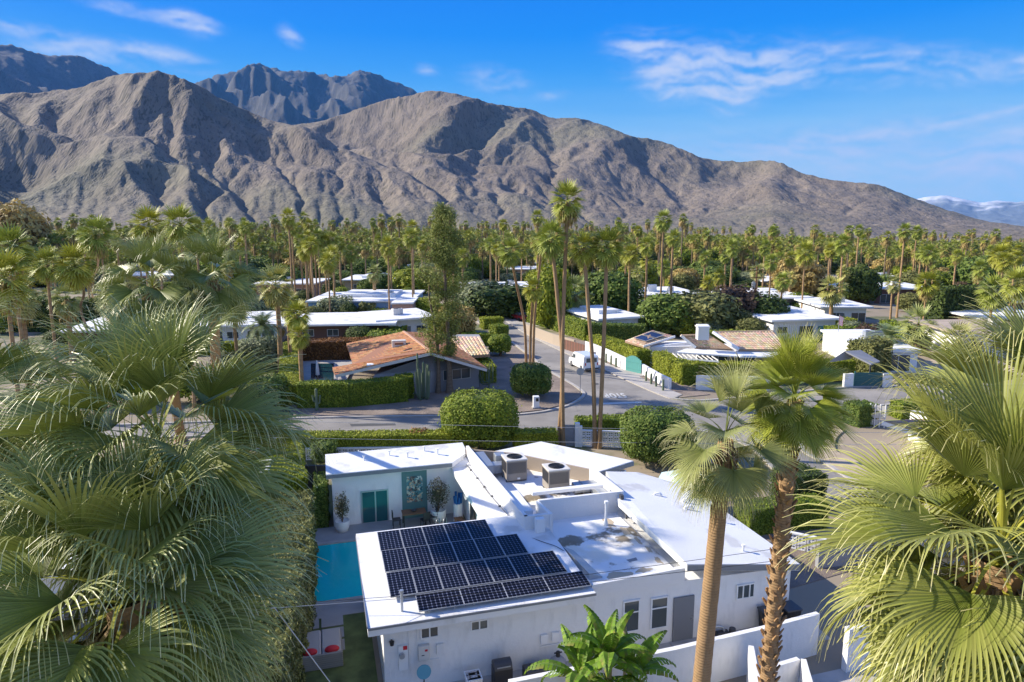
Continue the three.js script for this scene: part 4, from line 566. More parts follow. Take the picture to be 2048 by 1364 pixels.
roundTree('round dark shrub before the blue house', -31.39, -122.05, 3.2, 2.0, 3000, 0.3, 'grey', 55, 0.2, { rough: 0.25 });
roundTree('pale green small tree right of the shrub before the blue house', -26.07, -122.05, 1.6, 1.5, 1200, 0.3, 'olive', 56, 0.3, { rough: 0.3 });
roundTree('broad green shrub by the near street at the left, nearest to the thick hedge', -22.90, -61.98, 1.9, 1.5, 3500, 0.14, 'mid', 71, 0.2, { rough: 0.25 });
roundTree('olive shrub in the lot left of the bright hedge strip', -29.60, -71.13, 2.2, 1.7, 3000, 0.16, 'olive', 72, 0.2, { rough: 0.3 });
roundTree('bright shrub behind the upper fans of the huge left palm', -30.48, -64.77, 2.1, 1.6, 3000, 0.15, 'bright', 73, 0.2, { rough: 0.3 });
roundTree('dark shrub at the far left street edge behind the palms', -37.70, -62.89, 2.4, 2.0, 3000, 0.16, 'mid', 74, 0.2, { rough: 0.3 });
roundTree('grey-green shrub left of the small yard pool', -30.25, -80.25, 2.4, 1.8, 3000, 0.18, 'grey', 75, 0.2, { rough: 0.3 });
roundTree('loose shrub by the left wing parasol behind the white house', -13.45, -46.94, 0.95, 0.8, 1500, 0.09, 'mid', 57, 0.1, { rough: 0.3 });
roundTree('rust tinted shrub behind the left wing roof', -6.97, -49.01, 0.8, 0.7, 1200, 0.09, 'rust', 58, 0.5, { rough: 0.3 });

// palms close to the camera: every frond is a part of its own
const SETS = {
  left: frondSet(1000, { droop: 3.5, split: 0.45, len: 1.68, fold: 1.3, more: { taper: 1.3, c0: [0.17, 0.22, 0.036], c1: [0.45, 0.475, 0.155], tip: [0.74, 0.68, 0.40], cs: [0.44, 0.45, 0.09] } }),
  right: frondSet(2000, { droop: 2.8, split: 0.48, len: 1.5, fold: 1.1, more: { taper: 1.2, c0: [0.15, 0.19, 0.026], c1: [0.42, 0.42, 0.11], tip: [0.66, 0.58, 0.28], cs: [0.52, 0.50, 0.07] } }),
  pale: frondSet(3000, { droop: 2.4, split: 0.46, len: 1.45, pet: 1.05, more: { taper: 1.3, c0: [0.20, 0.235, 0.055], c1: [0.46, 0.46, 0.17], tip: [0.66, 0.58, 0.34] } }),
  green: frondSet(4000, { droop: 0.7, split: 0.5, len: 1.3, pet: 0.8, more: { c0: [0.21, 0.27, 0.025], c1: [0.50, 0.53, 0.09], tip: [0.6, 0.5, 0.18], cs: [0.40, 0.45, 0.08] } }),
};
const bootGeo = (() => { const g = bx(0.10, 0.16, 0.05, 0, 0.08, 0); const p = g.attributes.position; for (let i = 0; i < p.count; i++) if (p.getY(i) > 0.1) { p.setX(i, p.getX(i) * 0.55); p.setZ(i, p.getZ(i) * 0.5 + 0.06); } g.computeVertexNormals(); return g; })();
function nearPalm(label, base, crown, set, n, o = {}) {
  const R = rng(o.seed || 1), t = thing('fan_palm', label, 'palm tree', [base[0], 0, base[1]]);
  const dx = crown[0] - base[0], dz = crown[2] - base[1], h = crown[1], r0 = o.r0 ?? 0.33, r1 = o.r1 ?? 0.26;
  const pts = [[0, -0.2, 0], [dx * 0.2, h * 0.3, dz * 0.2], [dx * 0.6, h * 0.65, dz * 0.6], [dx, h, dz]];
  const trunk = part('trunk', trunkGeo(pts, r0, r1, 60, 16, o.lump ?? 0.03), o.bark || M.bark, t);
  const cv = new THREE.CatmullRomCurve3(pts.map((p) => new THREE.Vector3(...p)));
  for (let i = 0; i < (o.boots || 0); i++) { const f = mix(o.bootFrom ?? 0.2, 0.985, i / o.boots), p = cv.getPoint(f), a = i * 2.39996 + R() * 0.25, m = shadow(new THREE.Mesh(bootGeo, M.boot)), r = mix(r0, r1, f) * 0.96; m.name = 'leaf_base'; m.position.set(p.x + Math.sin(a) * r, p.y + R() * 0.04, p.z + Math.cos(a) * r); m.rotation.set(0.25 * R(), a, (R() - 0.5) * 0.5, 'YXZ'); const s = (o.bootSize ?? 1) * (0.75 + 0.6 * R()); m.scale.set(s, s, s); trunk.add(m); }
  for (let i = 0; i < n; i++) {
    const f = (i + 0.5) / n, el = mix(o.top ?? 80, o.low ?? -50, Math.pow(f, o.bias ?? 0.9)) + (R() - 0.5) * 12; let k = 0, best = 1e9; frondEls.forEach((e, q) => { if (Math.abs(e - el) < best) { best = Math.abs(e - el); k = q; } });
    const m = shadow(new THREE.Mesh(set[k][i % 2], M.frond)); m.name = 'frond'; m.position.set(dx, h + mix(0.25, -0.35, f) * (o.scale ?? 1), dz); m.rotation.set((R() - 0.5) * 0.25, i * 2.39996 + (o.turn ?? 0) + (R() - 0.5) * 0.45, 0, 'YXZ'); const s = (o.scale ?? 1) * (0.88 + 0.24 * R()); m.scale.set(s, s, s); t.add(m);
  }
  const sk = stuff('dead_fronds', skirtGeo((o.seed || 1) + 5, o.skirtR ?? 0.45, o.skirt ?? 1.2, o.skirtN ?? 260), M.dead, t); sk.position.set(dx, h - 0.1, dz);
  return t;
}
const P3 = (x, y, z) => [x, y, z];
nearPalm('huge shaggy fan palm at the left, its upper crown before the pool yard hedges', [-5.85, -11.5], P3(-5.93, 13.04, -11.00), SETS.left, 50, { seed: 3, scale: 1.0, skirt: 1.6, skirtR: 0.5 });
nearPalm('huge shaggy fan palm at the lower left corner, nearest to the viewer', [-5.35, -9.4], P3(-5.65, 11.41, -9.20), SETS.left, 50, { seed: 4, turn: 1.1, scale: 1.0, skirt: 1.7, skirtR: 0.55 });
nearPalm('shaggy fan palm cut off by the left edge of the view', [-10.2, -12.2], P3(-10.50, 13.16, -12.20), SETS.left, 36, { seed: 5, turn: 0.4, scale: 1.1 });
nearPalm('fan palm at the lower right with hanging yellow-green fans and thick brown trunk', [6.1, -8.6], P3(6.59, 12.34, -8.60), SETS.right, 50, { seed: 6, turn: 2.2, scale: 1.04, low: -72, boots: 70, bootFrom: 0.7, bootSize: 1.7, skirt: 1.4, skirtR: 0.5 });
nearPalm('tall fan palm cut off by the right edge of the view', [8.3, -10.6], P3(8.59, 13.29, -10.40), SETS.right, 38, { seed: 7, turn: 0.9, scale: 1.05 });
nearPalm('pale drooping fan palm on a smooth ringed trunk in front of the white house', [5.5, -18.2], P3(6.06, 10.81, -18.60), SETS.pale, 26, { seed: 8, turn: 0.3, scale: 0.84, top: 88, low: -60, bias: 0.85, r0: 0.29, r1: 0.22, skirtN: 120, skirtR: 0.3, skirt: 0.7 });
nearPalm('upright dense fan palm on a rough trunk studded with old leaf bases', [7.7, -18.7], P3(8.19, 11.82, -19.20), SETS.green, 54, { seed: 9, turn: 0.8, scale: 0.84, top: 86, low: -48, bias: 1.25, r0: 0.24, r1: 0.20, lump: 0.06, boots: 240, bootFrom: 0.08, bootSize: 1.15, skirtN: 160, skirtR: 0.35, skirt: 0.9 });
nearPalm('grey-green wide fan palm, left one of the pair above the left white roofs', [-26.30, -52.16], P3(-16.34, 14.02, -31.00), SETS.left, 36, { seed: 20, turn: 0.1, scale: 1.0, r0: 0.38 });
nearPalm('grey-green wide fan palm, right one of the pair above the left white roofs', [-23.20, -52.16], P3(-14.47, 14.21, -33.00), SETS.left, 34, { seed: 21, turn: 1.3, scale: 0.95, r0: 0.36 });

// palms farther off
const crowns = [0, 1, 2, 3, 4, 5].map((k) => crownGeo(60 + k, 40 + k * 2, { top: 90, droop: 0.8 + 0.2 * (k % 3), low: -62 - 6 * (k % 3), pet: 0.82, len: 1.0, c0: [[0.17, 0.205, 0.03], [0.18, 0.205, 0.038], [0.20, 0.215, 0.028]][k % 3], c1: [0.38, 0.41, 0.085], tip: [0.50, 0.44, 0.20] }));
const stoutCrowns = [0, 1].map((k) => crownGeo(80 + k, 34, { droop: 1.0, low: -60, c0: [0.18, 0.205, 0.06], c1: [0.43, 0.42, 0.18], tip: [0.5, 0.47, 0.3] }));
const trunkUnit = [0, 1, 2].map((k) => trunkGeo([[0, 0, 0], [0.012 * (k - 1), 0.35, 0.006 * k], [0.02 * (k - 1), 0.7, 0.0], [0, 1, 0]].map((p) => [p[0] * 25, p[1], p[2] * 25]), 1, 0.72, 14, 7, 0.02));
const skirts = [skirtGeo(91, 0.55, 1.6, 100, [0.20, 0.13, 0.05], [0.42, 0.31, 0.12]), skirtGeo(92, 0.75, 2.4, 150, [0.26, 0.17, 0.055], [0.52, 0.39, 0.14])];
let palmCount = 0;
function palm(label, x, y, z, rad, o = {}, group) {
  const k = palmCount++, R = rng(900 + k), gx = o.base ? o.base[0] : x, gz = o.base ? o.base[1] : z, gy = T(gx, gz), t = thing(o.name || 'fan_palm', label, 'palm tree', [gx, gy, gz], 0, group);
  const h = y - gy - rad * 0.25, tr = o.trunk ?? 0.17; const s = rad / 1.75, dx = x - gx, dz = z - gz;
  const tm = part('trunk', o.base ? trunkGeo([[0, -0.1, 0], [dx * 0.15 + (o.bend || 0), h * 0.4, dz * 0.2], [dx * 0.6 + (o.bend || 0) * 0.6, h * 0.72, dz * 0.6], [dx, h, dz]], tr, tr * 0.8, 24, 9, 0.03) : trunkUnit[k % 3], o.grey ? M.barkGrey : M.bark, t);
  if (!o.base) { tm.scale.set(tr, h + 0.2, tr); tm.position.y = -0.2; tm.rotation.y = R() * 6.28; }
  const c = part('crown', o.stout ? stoutCrowns[k % 2] : crowns[k % 6], M.frondFar[o.tint ?? k % 3], t); c.position.set(dx, h, dz); c.rotation.set((R() - 0.5) * 0.2, R() * 6.28, (R() - 0.5) * 0.2); c.scale.set(s, s * (1.05 + 0.3 * R()), s);
  if (o.skirt !== 0) { const q = stuff('dead_fronds', skirts[(o.skirt ?? (R() < 0.4 ? 2 : 1)) - 1], M.dead, t); q.position.set(dx, h, dz); q.rotation.y = R() * 6.28; q.scale.setScalar(s * 0.9); }
  return t;
}
const A3 = (x, y, z) => [x, y, z];
for (const [label, p, r, o] of [
  ['tallest slender fan palm rising above the mountain foot at the centre right', A3(4.14, 18.97, -52.00), 1.52, { base: [3.94, -50.66], bend: -0.15 }],
  ['tall fan palm just left of the tallest one, rising from the same foot', A3(2.94, 16.18, -51.50), 1.43, { base: [3.61, -50.91], bend: 0.35 }],
  ['slender fan palm of the leaning pair right of the tallest one, its left crown', A3(5.33, 15.45, -51.00), 1.27, { base: [6.36, -50.18], bend: -0.1 }],
  ['slender fan palm of the leaning pair right of the tallest one, its right crown', A3(7.03, 15.60, -51.00), 1.57, { base: [6.65, -50.06], bend: 0.1 }],
  ['fan palm of the corner trio by the gravel lot, leaning to the left', A3(-0.22, 14.37, -74.00), 1.63, { base: [1.72, -79.38] }],
  ['middle fan palm of the corner trio by the gravel lot, short crown', A3(2.25, 10.42, -73.00), 1.34, { base: [2.12, -78.81] }],
  ['fan palm of the corner trio by the gravel lot, right trunk', A3(3.26, 15.36, -75.00), 1.54, { base: [2.49, -79.38] }],
  ['stout grey-green fan palm behind the tall pair near the street hedge', A3(10.80, 6.08, -115.00), 3.20, { stout: 1, trunk: 0.36 }],
  ['bushy tall fan palm in the left pair that stands above the valley palms', A3(-33.57, 17.22, -64.00), 2.06, { skirt: 2 }],
  ['bushy tall fan palm, right one of the pair that stands above the valley palms', A3(-29.70, 17.29, -62.00), 1.82, {}],
  ['fan palm with curved trunk left of the tall bushy pair', A3(-45.84, 16.21, -76.00), 2.00, { base: [-74.15, -122.05], bend: 0.2 }],
  ['fan palm on a thin leaning grey trunk before the left white roofs', A3(-37.01, 13.93, -58.00), 1.95, { base: [-59.49, -95.91], grey: 1 }],
  ['fan palm with brown trunk left of the leaning grey trunk', A3(-44.80, 13.54, -66.00), 1.84, {}],
  ['fan palm with yellow skirt near the left edge', A3(-42.25, 15.27, -58.00), 2.04, { skirt: 2 }],
  ['dark leafy fan palm low at the left edge', A3(-34.15, 13.69, -46.00), 1.89, {}],
  ['short stout fan palm before the dark hedge at the far left', A3(-55.02, 9.43, -76.00), 2.34, { stout: 1, trunk: 0.36 }],
  ['short stout fan palm in the middle of the dark hedge at the left', A3(-55.04, 8.35, -84.00), 2.22, { stout: 1, trunk: 0.36 }],
  ['stout fan palm left of the blue house, pale fronds', A3(-27.06, 10.67, -78.00), 2.29, { stout: 1, trunk: 0.33 }],
  ['fan palm with yellow-green fronds by the bright hedge strip', A3(-20.88, 8.60, -66.00), 1.64, { trunk: 0.24, tint: 2 }],
  ['low fan palm under the yellow-green one by the bright hedge strip', A3(-20.21, 6.79, -64.00), 1.22, { trunk: 0.24, tint: 2 }],
  ['slender fan palm left of the feathery tall tree, dark crown', A3(-21.68, 13.72, -120.00), 1.76, {}],
  ['slender fan palm just left of the feathery tall tree top', A3(-18.28, 15.12, -125.00), 1.83, {}],
  ['stout dark fan palm before the far beige houses', A3(-27.21, 8.16, -135.00), 1.78, { stout: 1, trunk: 0.4 }],
  ['thin lone fan palm high above the left valley palms', A3(-58.61, 16.68, -190.00), 1.53, {}],
  ['thick trunk fan palm with golden skirt at the right of the valley', A3(53.41, 12.42, -125.00), 2.20, { skirt: 2, tint: 2 }],
  ['slender fan palm beside the utility pole', A3(45.36, 10.86, -120.00), 1.58, { skirt: 2 }],
  ['stout pale fan palm before the dark trees at the right', A3(52.62, 7.02, -112.00), 2.63, { stout: 1, trunk: 0.4 }],
  ['golden skirted fan palm before the very tall dark hedge', A3(63.26, 8.63, -104.00), 2.13, { skirt: 2, tint: 2 }],
  ['fan palm with two tone crown right of the very tall dark hedge', A3(69.27, 8.02, -98.00), 2.58, { trunk: 0.2 }],
  ['tall fan palm above the right end of the valley', A3(83.99, 12.24, -118.00), 2.42, {}],
  ['leaning fan palm at the far right edge of the street trees', A3(66.60, 9.73, -90.00), 2.24, { base: [71.04, -95.91] }],
  ['grey-green fan palm right of the feather palm', A3(52.95, 4.69, -88.00), 2.45, { stout: 1, trunk: 0.34 }],
  ['fan palm before the long white roofs, right of the wide grey-green pair', A3(-30.26, 8.81, -74.00), 2.06, { trunk: 0.22 }],
  ['short fan palm right beside the arching feather palm at the left', A3(-26.42, 8.16, -80.00), 1.76, { trunk: 0.24, stout: 1 }],
  ['shaggy fan palm before the white roofs left of the wide grey-green pair', A3(-42.24, 9.82, -72.00), 2.11, { trunk: 0.24, stout: 1 }],
  ['fan palm standing in front of the blue house roof', A3(-31.72, 10.96, -118.00), 1.90, {}],
  ['stout fan palm on the sandy lot at the right', A3(55.73, 3.22, -84.00), 2.22, { stout: 1, trunk: 0.36 }],
]) palm(label, ...p, r, o);
{ const [cx, cy, cz] = A3(-42.61, 13.92, -150.00); [-3.4, -2.1, -0.9, 0.4, 1.6, 3.0].forEach((d, i) => palm(`slim palm with bare reddish trunk, ${['leftmost', 'second', 'third', 'fourth', 'fifth', 'rightmost'][i]} in the clump left of the feathery tree`, cx + d, cy + [0, 0.8, -0.6, 1, -0.3, 0.4][i], cz - (i % 3), 1.9, { trunk: 0.2 }, 'clump of palms left of the feathery tree')); }
// feather palms
function featherFrond(seed, el, len) { const R = rng(seed), L = new Leaves(); let x = 0, y = 0, e = el; const S = 14; const pt = [[0, 0, e]]; for (let i = 0; i < S; i++) { x += Math.cos(e) * len / S; y += Math.sin(e) * len / S; e -= 1.5 / S; pt.push([x, y, e]); } for (let i = 0; i < S; i++) { const a = pt[i], b = pt[i + 1]; L.tri([a[0], a[1], -0.03], [a[0], a[1], 0.03], [b[0], b[1], 0], [0.2, 0.2, 0.08]); for (const sg of [-1, 1]) for (let q = 0; q < 2; q++) { const t = (i + q * 0.5) / S, l = 0.62 * Math.sin(Math.PI * Math.pow(t, 0.6) * 0.95 + 0.1), dx = Math.cos(a[2]), dy = Math.sin(a[2]), px = a[0] + q * 0.5 * (b[0] - a[0]), py = a[1] + q * 0.5 * (b[1] - a[1]); const k = 0.8 + 0.4 * R(), c = [0.19 * k, 0.225 * k, 0.11 * k], c2 = [0.35 * k, 0.38 * k, 0.22 * k]; L.tri([px - dx * 0.05, py - dy * 0.05, 0], [px + dx * 0.05, py + dy * 0.05, 0], [px + dx * l * 0.6, py + dy * l * 0.6 - 0.12 * l + 0.1 * (1 - t), sg * l], c, c, c2); } } return L.build(); }
const featherCrown = (seed, n) => { const R = rng(seed), a = []; for (let i = 0; i < n; i++) { const g = featherFrond(seed + i, (80 - 100 * (i / n) + (R() - 0.5) * 12) * Math.PI / 180, 2.6 + 0.5 * R()); g.rotateY(i * 2.39996); a.push(g); } return mergeColour(a); };
const fc = featherCrown(700, 34);
for (const [label, p, b, s] of [['grey-green feather palm on a thick trunk before the white house at the right', A3(45.88, 3.55, -82.00), [44.98, -79.96], 1.0], ['feather palm with arching fronds before the long white roofs at the left', A3(-26.59, 6.35, -72.00), [-31.86, -85.55], 0.95], ['small green feather palm low at the left behind the big crowns', A3(-36.18, 8.03, -62.00), [-53.68, -91.94], 0.75]]) {
  const t = thing('feather_palm', label, 'palm tree', [b[0], 0, b[1]]); part('trunk', trunkGeo([[0, 0, 0], [(p[0] - b[0]) * 0.5, p[1] * 0.5, 0], [p[0] - b[0], p[1], p[2] - b[1]]], 0.36, 0.3, 14, 10, 0.05), M.barkGrey, t); const c = part('crown', fc, M.frondFar[1], t); c.position.set(p[0] - b[0], p[1] - 0.1, p[2] - b[1]); c.scale.setScalar(s); c.rotation.y = p[0];
}
// the tall feathery tree with two stems
{
  const [bx0, bz0] = [-6.67, -67.60], t = thing('feathery_tree', 'tall feathery grey-green tree with two dark stems in front of the orange tiled roof', 'tree', [bx0, 0, bz0]), R = rng(31);
  const H = 18.2; const stems = [[[0.35, 0, 0.2], [0.3, 5, 0.1], [0.1, 10, 0], [0.0, 15, 0], [0.2, 18, 0]], [[-0.8, 0, 0.3], [-0.75, 4, 0.2], [-1.1, 7, -0.2], [-1.6, 10, -0.3], [-1.4, 12, 0]]];
  stems.forEach((s, i) => part('trunk', trunkGeo(s, i ? 0.24 : 0.34, 0.05, 24, 10, 0.06), M.barkGrey, t));
  const limbs = [], L = new Leaves(), G0 = { c0: [0.16, 0.195, 0.04], c1: [0.37, 0.40, 0.10] };
  for (let i = 0; i < 150; i++) {
    const y = 3.2 + 14.9 * Math.pow(i / 149, 0.9), a = R() * 6.283, env = (y < 6.5 ? 1.0 + (y - 3) * 0.34 : y < 11 ? 2.2 : 2.2 - (y - 11) * 0.16) * (0.42 + 0.66 * R()), sx = i % 3 === 0 && y < 12 ? -1.0 : 0.1;
    const lump = gn(y * 0.55 + 3, a * 0.9); if (lump < -0.16) continue; const ex = sx + Math.cos(a) * env * (0.8 + 1.5 * Math.max(0, lump)), ez = Math.sin(a) * env * (0.8 + 1.5 * Math.max(0, lump)), ey = y + 0.25 + R() * 0.7; if (i % 2 === 0) limbs.push(tube([[sx * 0.8, y - 0.7, 0], [(sx + ex) / 2, y - 0.1, ez / 2], [ex, ey, ez]], 0.035, 5, 4));
    for (let k = 0; k < 4; k++) { const f = 0.35 + 0.7 * R(), mx = mix(sx, ex, f), mz = ez * f, my = mix(y, ey, f); for (let j = 0; j < 62; j++) { const u = R() * 6.283, w = Math.pow(R(), 0.6) * 0.62; leafAt(L, R, mx + Math.cos(u) * w * (0.8 + 0.4 * R()), my + (R() - 0.55) * 0.95, mz + Math.sin(u) * w, Math.cos(u), 0.6, Math.sin(u), 0.075, mixC(G0, R()), 1.2, 3.4); } }
  }
  part('limbs', limbs, M.barkGrey, t); part('crown', L.build(), M.leaf, t);
}

// ---------------------------------------------------------------- tiled houses
M.tile = mat(1, 1, 1, 0.8, { vertexColors: true });
M.smooth = mat(1, 1, 1, 0.85, { vertexColors: true });
function tiles(q, pitch, wide, tones, seed, lift = 0.07) {   // clay tiles over the quad [eave left, eave right, ridge right, ridge left]
  const R = rng(seed), L = new Leaves(), V = (p) => new THREE.Vector3(...p), [a, b, c, d] = q.map(V);
  const bi = (u, v) => a.clone().lerp(b, u).lerp(d.clone().lerp(c, u), v), nrm = b.clone().sub(a).cross(d.clone().sub(a)).normalize(); if (nrm.y < 0) nrm.negate();
  const up = (a.distanceTo(d) + b.distanceTo(c)) / 2, ac = (a.distanceTo(b) + d.distanceTo(c)) / 2, nv = Math.max(2, Math.round(up / pitch)), nu = Math.max(2, Math.round(ac / wide));
  for (let j = 0; j < nv; j++) for (let i = 0; i < nu; i++) {
    const k = tones[Math.floor(R() * tones.length)].map((x) => x * (0.85 + 0.3 * R())), jt = (R() - 0.5) * 0.1, pt = (u, v, h) => { const p = bi((i + u) / nu, clamp((j + v + jt) / nv, 0, 1)); return [p.x + nrm.x * h, p.y + nrm.y * h, p.z + nrm.z * h]; };
    const A = [pt(0, 0, 0.035), pt(0.25, 0, lift + 0.035), pt(0.75, 0, lift + 0.035), pt(1, 0, 0.035)], B = [pt(0, 1.03, 0.005), pt(0.25, 1.03, lift), pt(0.75, 1.03, lift), pt(1, 1.03, 0.005)];
    for (let s = 0; s < 3; s++) { L.tri(A[s], A[s + 1], B[s + 1], k); L.tri(A[s], B[s + 1], B[s], k); } L.tri(A[0], A[1], A[2], k); L.tri(A[0], A[2], A[3], k);
  }
  return L.build();
}
const orangeT = [[0.48, 0.215, 0.085], [0.54, 0.26, 0.11], [0.43, 0.185, 0.075], [0.58, 0.31, 0.15], [0.36, 0.17, 0.08]];
const tanT = [[0.64, 0.47, 0.31], [0.66, 0.49, 0.33], [0.62, 0.45, 0.29], [0.68, 0.52, 0.36], [0.52, 0.36, 0.23]];
{
  const h = thing('tiled_house', 'house with a broad orange clay tile roof beyond the street hedge', 'house');
  const FL = [-17.07, 2.55, -64.53], FL2 = [-16.31, 2.85, -68.64], BL = [-19.91, 2.75, -80.90], RB = [-12.82, 4.40, -79.69], RF = [-8.07, 4.40, -66.48], RFm = [-8.86, 4.40, -68.43], FR = [-2.51, 2.60, -67.10], BR = [-4.30, 2.80, -72.98], BR2 = [-9.29, 3.00, -87.01];
  const L1 = [-18.15, 2.60, -67.59];
  const dn = (p, k) => [p[0], p[1] - k, p[2]];
  part('roof', [slab([FL, RF, RB, BL, FL2, L1], 0.22), slab([RF, FR, BR2, RB], 0.22)], mat(0.30, 0.14, 0.08, 0.85), h);
  stuff('roof_tiles', tiles([BL, FL2, RFm, RB], 0.36, 0.27, orangeT, 1), M.tile, h); stuff('roof_tiles', tiles([L1, FL, RF, [FL2[0] * 0.4 + RF[0] * 0.6, FL2[1] * 0.4 + RF[1] * 0.6, FL2[2] * 0.4 + RF[2] * 0.6]], 0.3, 0.27, orangeT, 5), M.tile, h);
  stuff('roof_tiles', tiles([FR, BR2, RB, RF], 0.36, 0.27, orangeT, 2), M.tile, h);
  part('ridge_cap', bar([RF[0], RF[1] + 0.08, RF[2]], [RB[0], RB[1] + 0.08, RB[2]], 0.25, 0.14), mat(0.55, 0.33, 0.22, 0.8), h);
  part('rake_board', [bar(dn(FL, 0.14), dn(RF, 0.14), 0.06, 0.28), bar(dn(RF, 0.14), dn(FR, 0.14), 0.06, 0.26)], M.offWhite, h);
  const w0 = [-13.48, -64.77], w1 = [-3.46, -69.77], back = [-13.54, -80.84], back1 = [-7.60, -82.05];
  part('wall', prism([w0, w1, back1, back], 0, [2.3, 2.5, 2.9, 2.9]), M.greyWall, h);
  const mx = (t) => [mix(w0[0], w1[0], t), mix(w0[1], w1[1], t)], ry = -Math.atan2(w1[1] - w0[1], w1[0] - w0[0]);
  part('gable_wall', prism([mx(0.02), mx(0.55), mx(0.98), [mx(0.98)[0], mx(0.98)[1] - 0.2], [mx(0.02)[0], mx(0.02)[1] - 0.2]], 2.28, [2.5, 4.0, 2.5, 2.5, 2.5]), M.greyWall, h);
  for (const [t, w] of [[0.30, 1.6], [0.78, 3.0]]) { const p = mx(t); win(h, p[0], 1.75, p[1] + 0.06, w, 1.1, ry, { v: w > 2 ? [0.33, 0.66] : [0.5], frame: M.offWhite }); }
  const ch = part('chimney', rb(1.5, 1.3, 0.8, ...[-12.18, 4.00, -72.45], 0.05, 0.2), M.offWhite, h); part('chimney_cap', bx(0.9, 0.2, 0.5, ...[-11.71, 4.75, -69.69], 0.2), mat(0.25, 0.12, 0.07, 0.8), ch);
  part('skylight', rb(1.7, 0.16, 0.9, ...[-13.45, 3.30, -65.93], 0.05, 0.15), M.white, h);
  // lower wing at the back right with a corrugated tile roof
  const e = [[-5.15, 2.60, -73.44], [-2.47, 2.50, -75.14], [-3.91, 3.10, -83.60], [-7.70, 3.10, -83.60]];
  part('wing_roof', slab(e, 0.2), mat(0.38, 0.22, 0.13, 0.85), h); stuff('roof_tiles', tiles(e, 0.9, 0.42, tanT, 3, 0.14), M.tile, h);
  part('wing_wall', prism([[-5.04, -78.25], [-2.83, -78.81], [-4.46, -90.81], [-8.05, -90.81]], 0, 2.35), M.greyWall, h);
  // the yard wall and pool left of it
  one('yard_wall', ribbon([[-26.94, -85.55], [-20.46, -86.21]], 0.25, -0.1, 1.9), M.greyWall, 'plain grey yard wall under the reddish hedge behind the small dark pool', 'wall');
  struct('patio', prism([[-22.73, -70.67], [-17.74, -70.67], [-19.48, -83.60], [-26.60, -83.60]], -0.2, 0.24), M.concrete);
  const p2 = thing('swimming_pool', 'small dark pool in the yard left of the orange tiled house', 'swimming pool'); part('water', prism([[-21.75, -72.07], [-19.26, -72.07], [-21.67, -81.44], [-24.47, -81.44]], 0.1, 0.262), mat(0.012, 0.05, 0.065, 0.05), p2); part('coping', ribbon([[-19.26, -72.07], [-21.67, -81.44]].reverse(), 0.3, 0.1, 0.2), M.concrete, p2);
  const cu = thing('folded_parasol', 'closed white parasol beside the small dark pool', 'parasol', [-20.70, 0.24, -71.04]); part('pole', cyl(0.03, 0.03, 2.4, 8), M.metal, cu); part('canopy', new THREE.LatheGeometry([[0.02, 2.5], [0.1, 2.2], [0.17, 1.5], [0.2, 0.9], [0.12, 0.85]].map((p) => new THREE.Vector2(...p)), 10), M.white, cu); part('base', cyl(0.25, 0.22, 0.1, 12), M.darkGrey, cu);
}
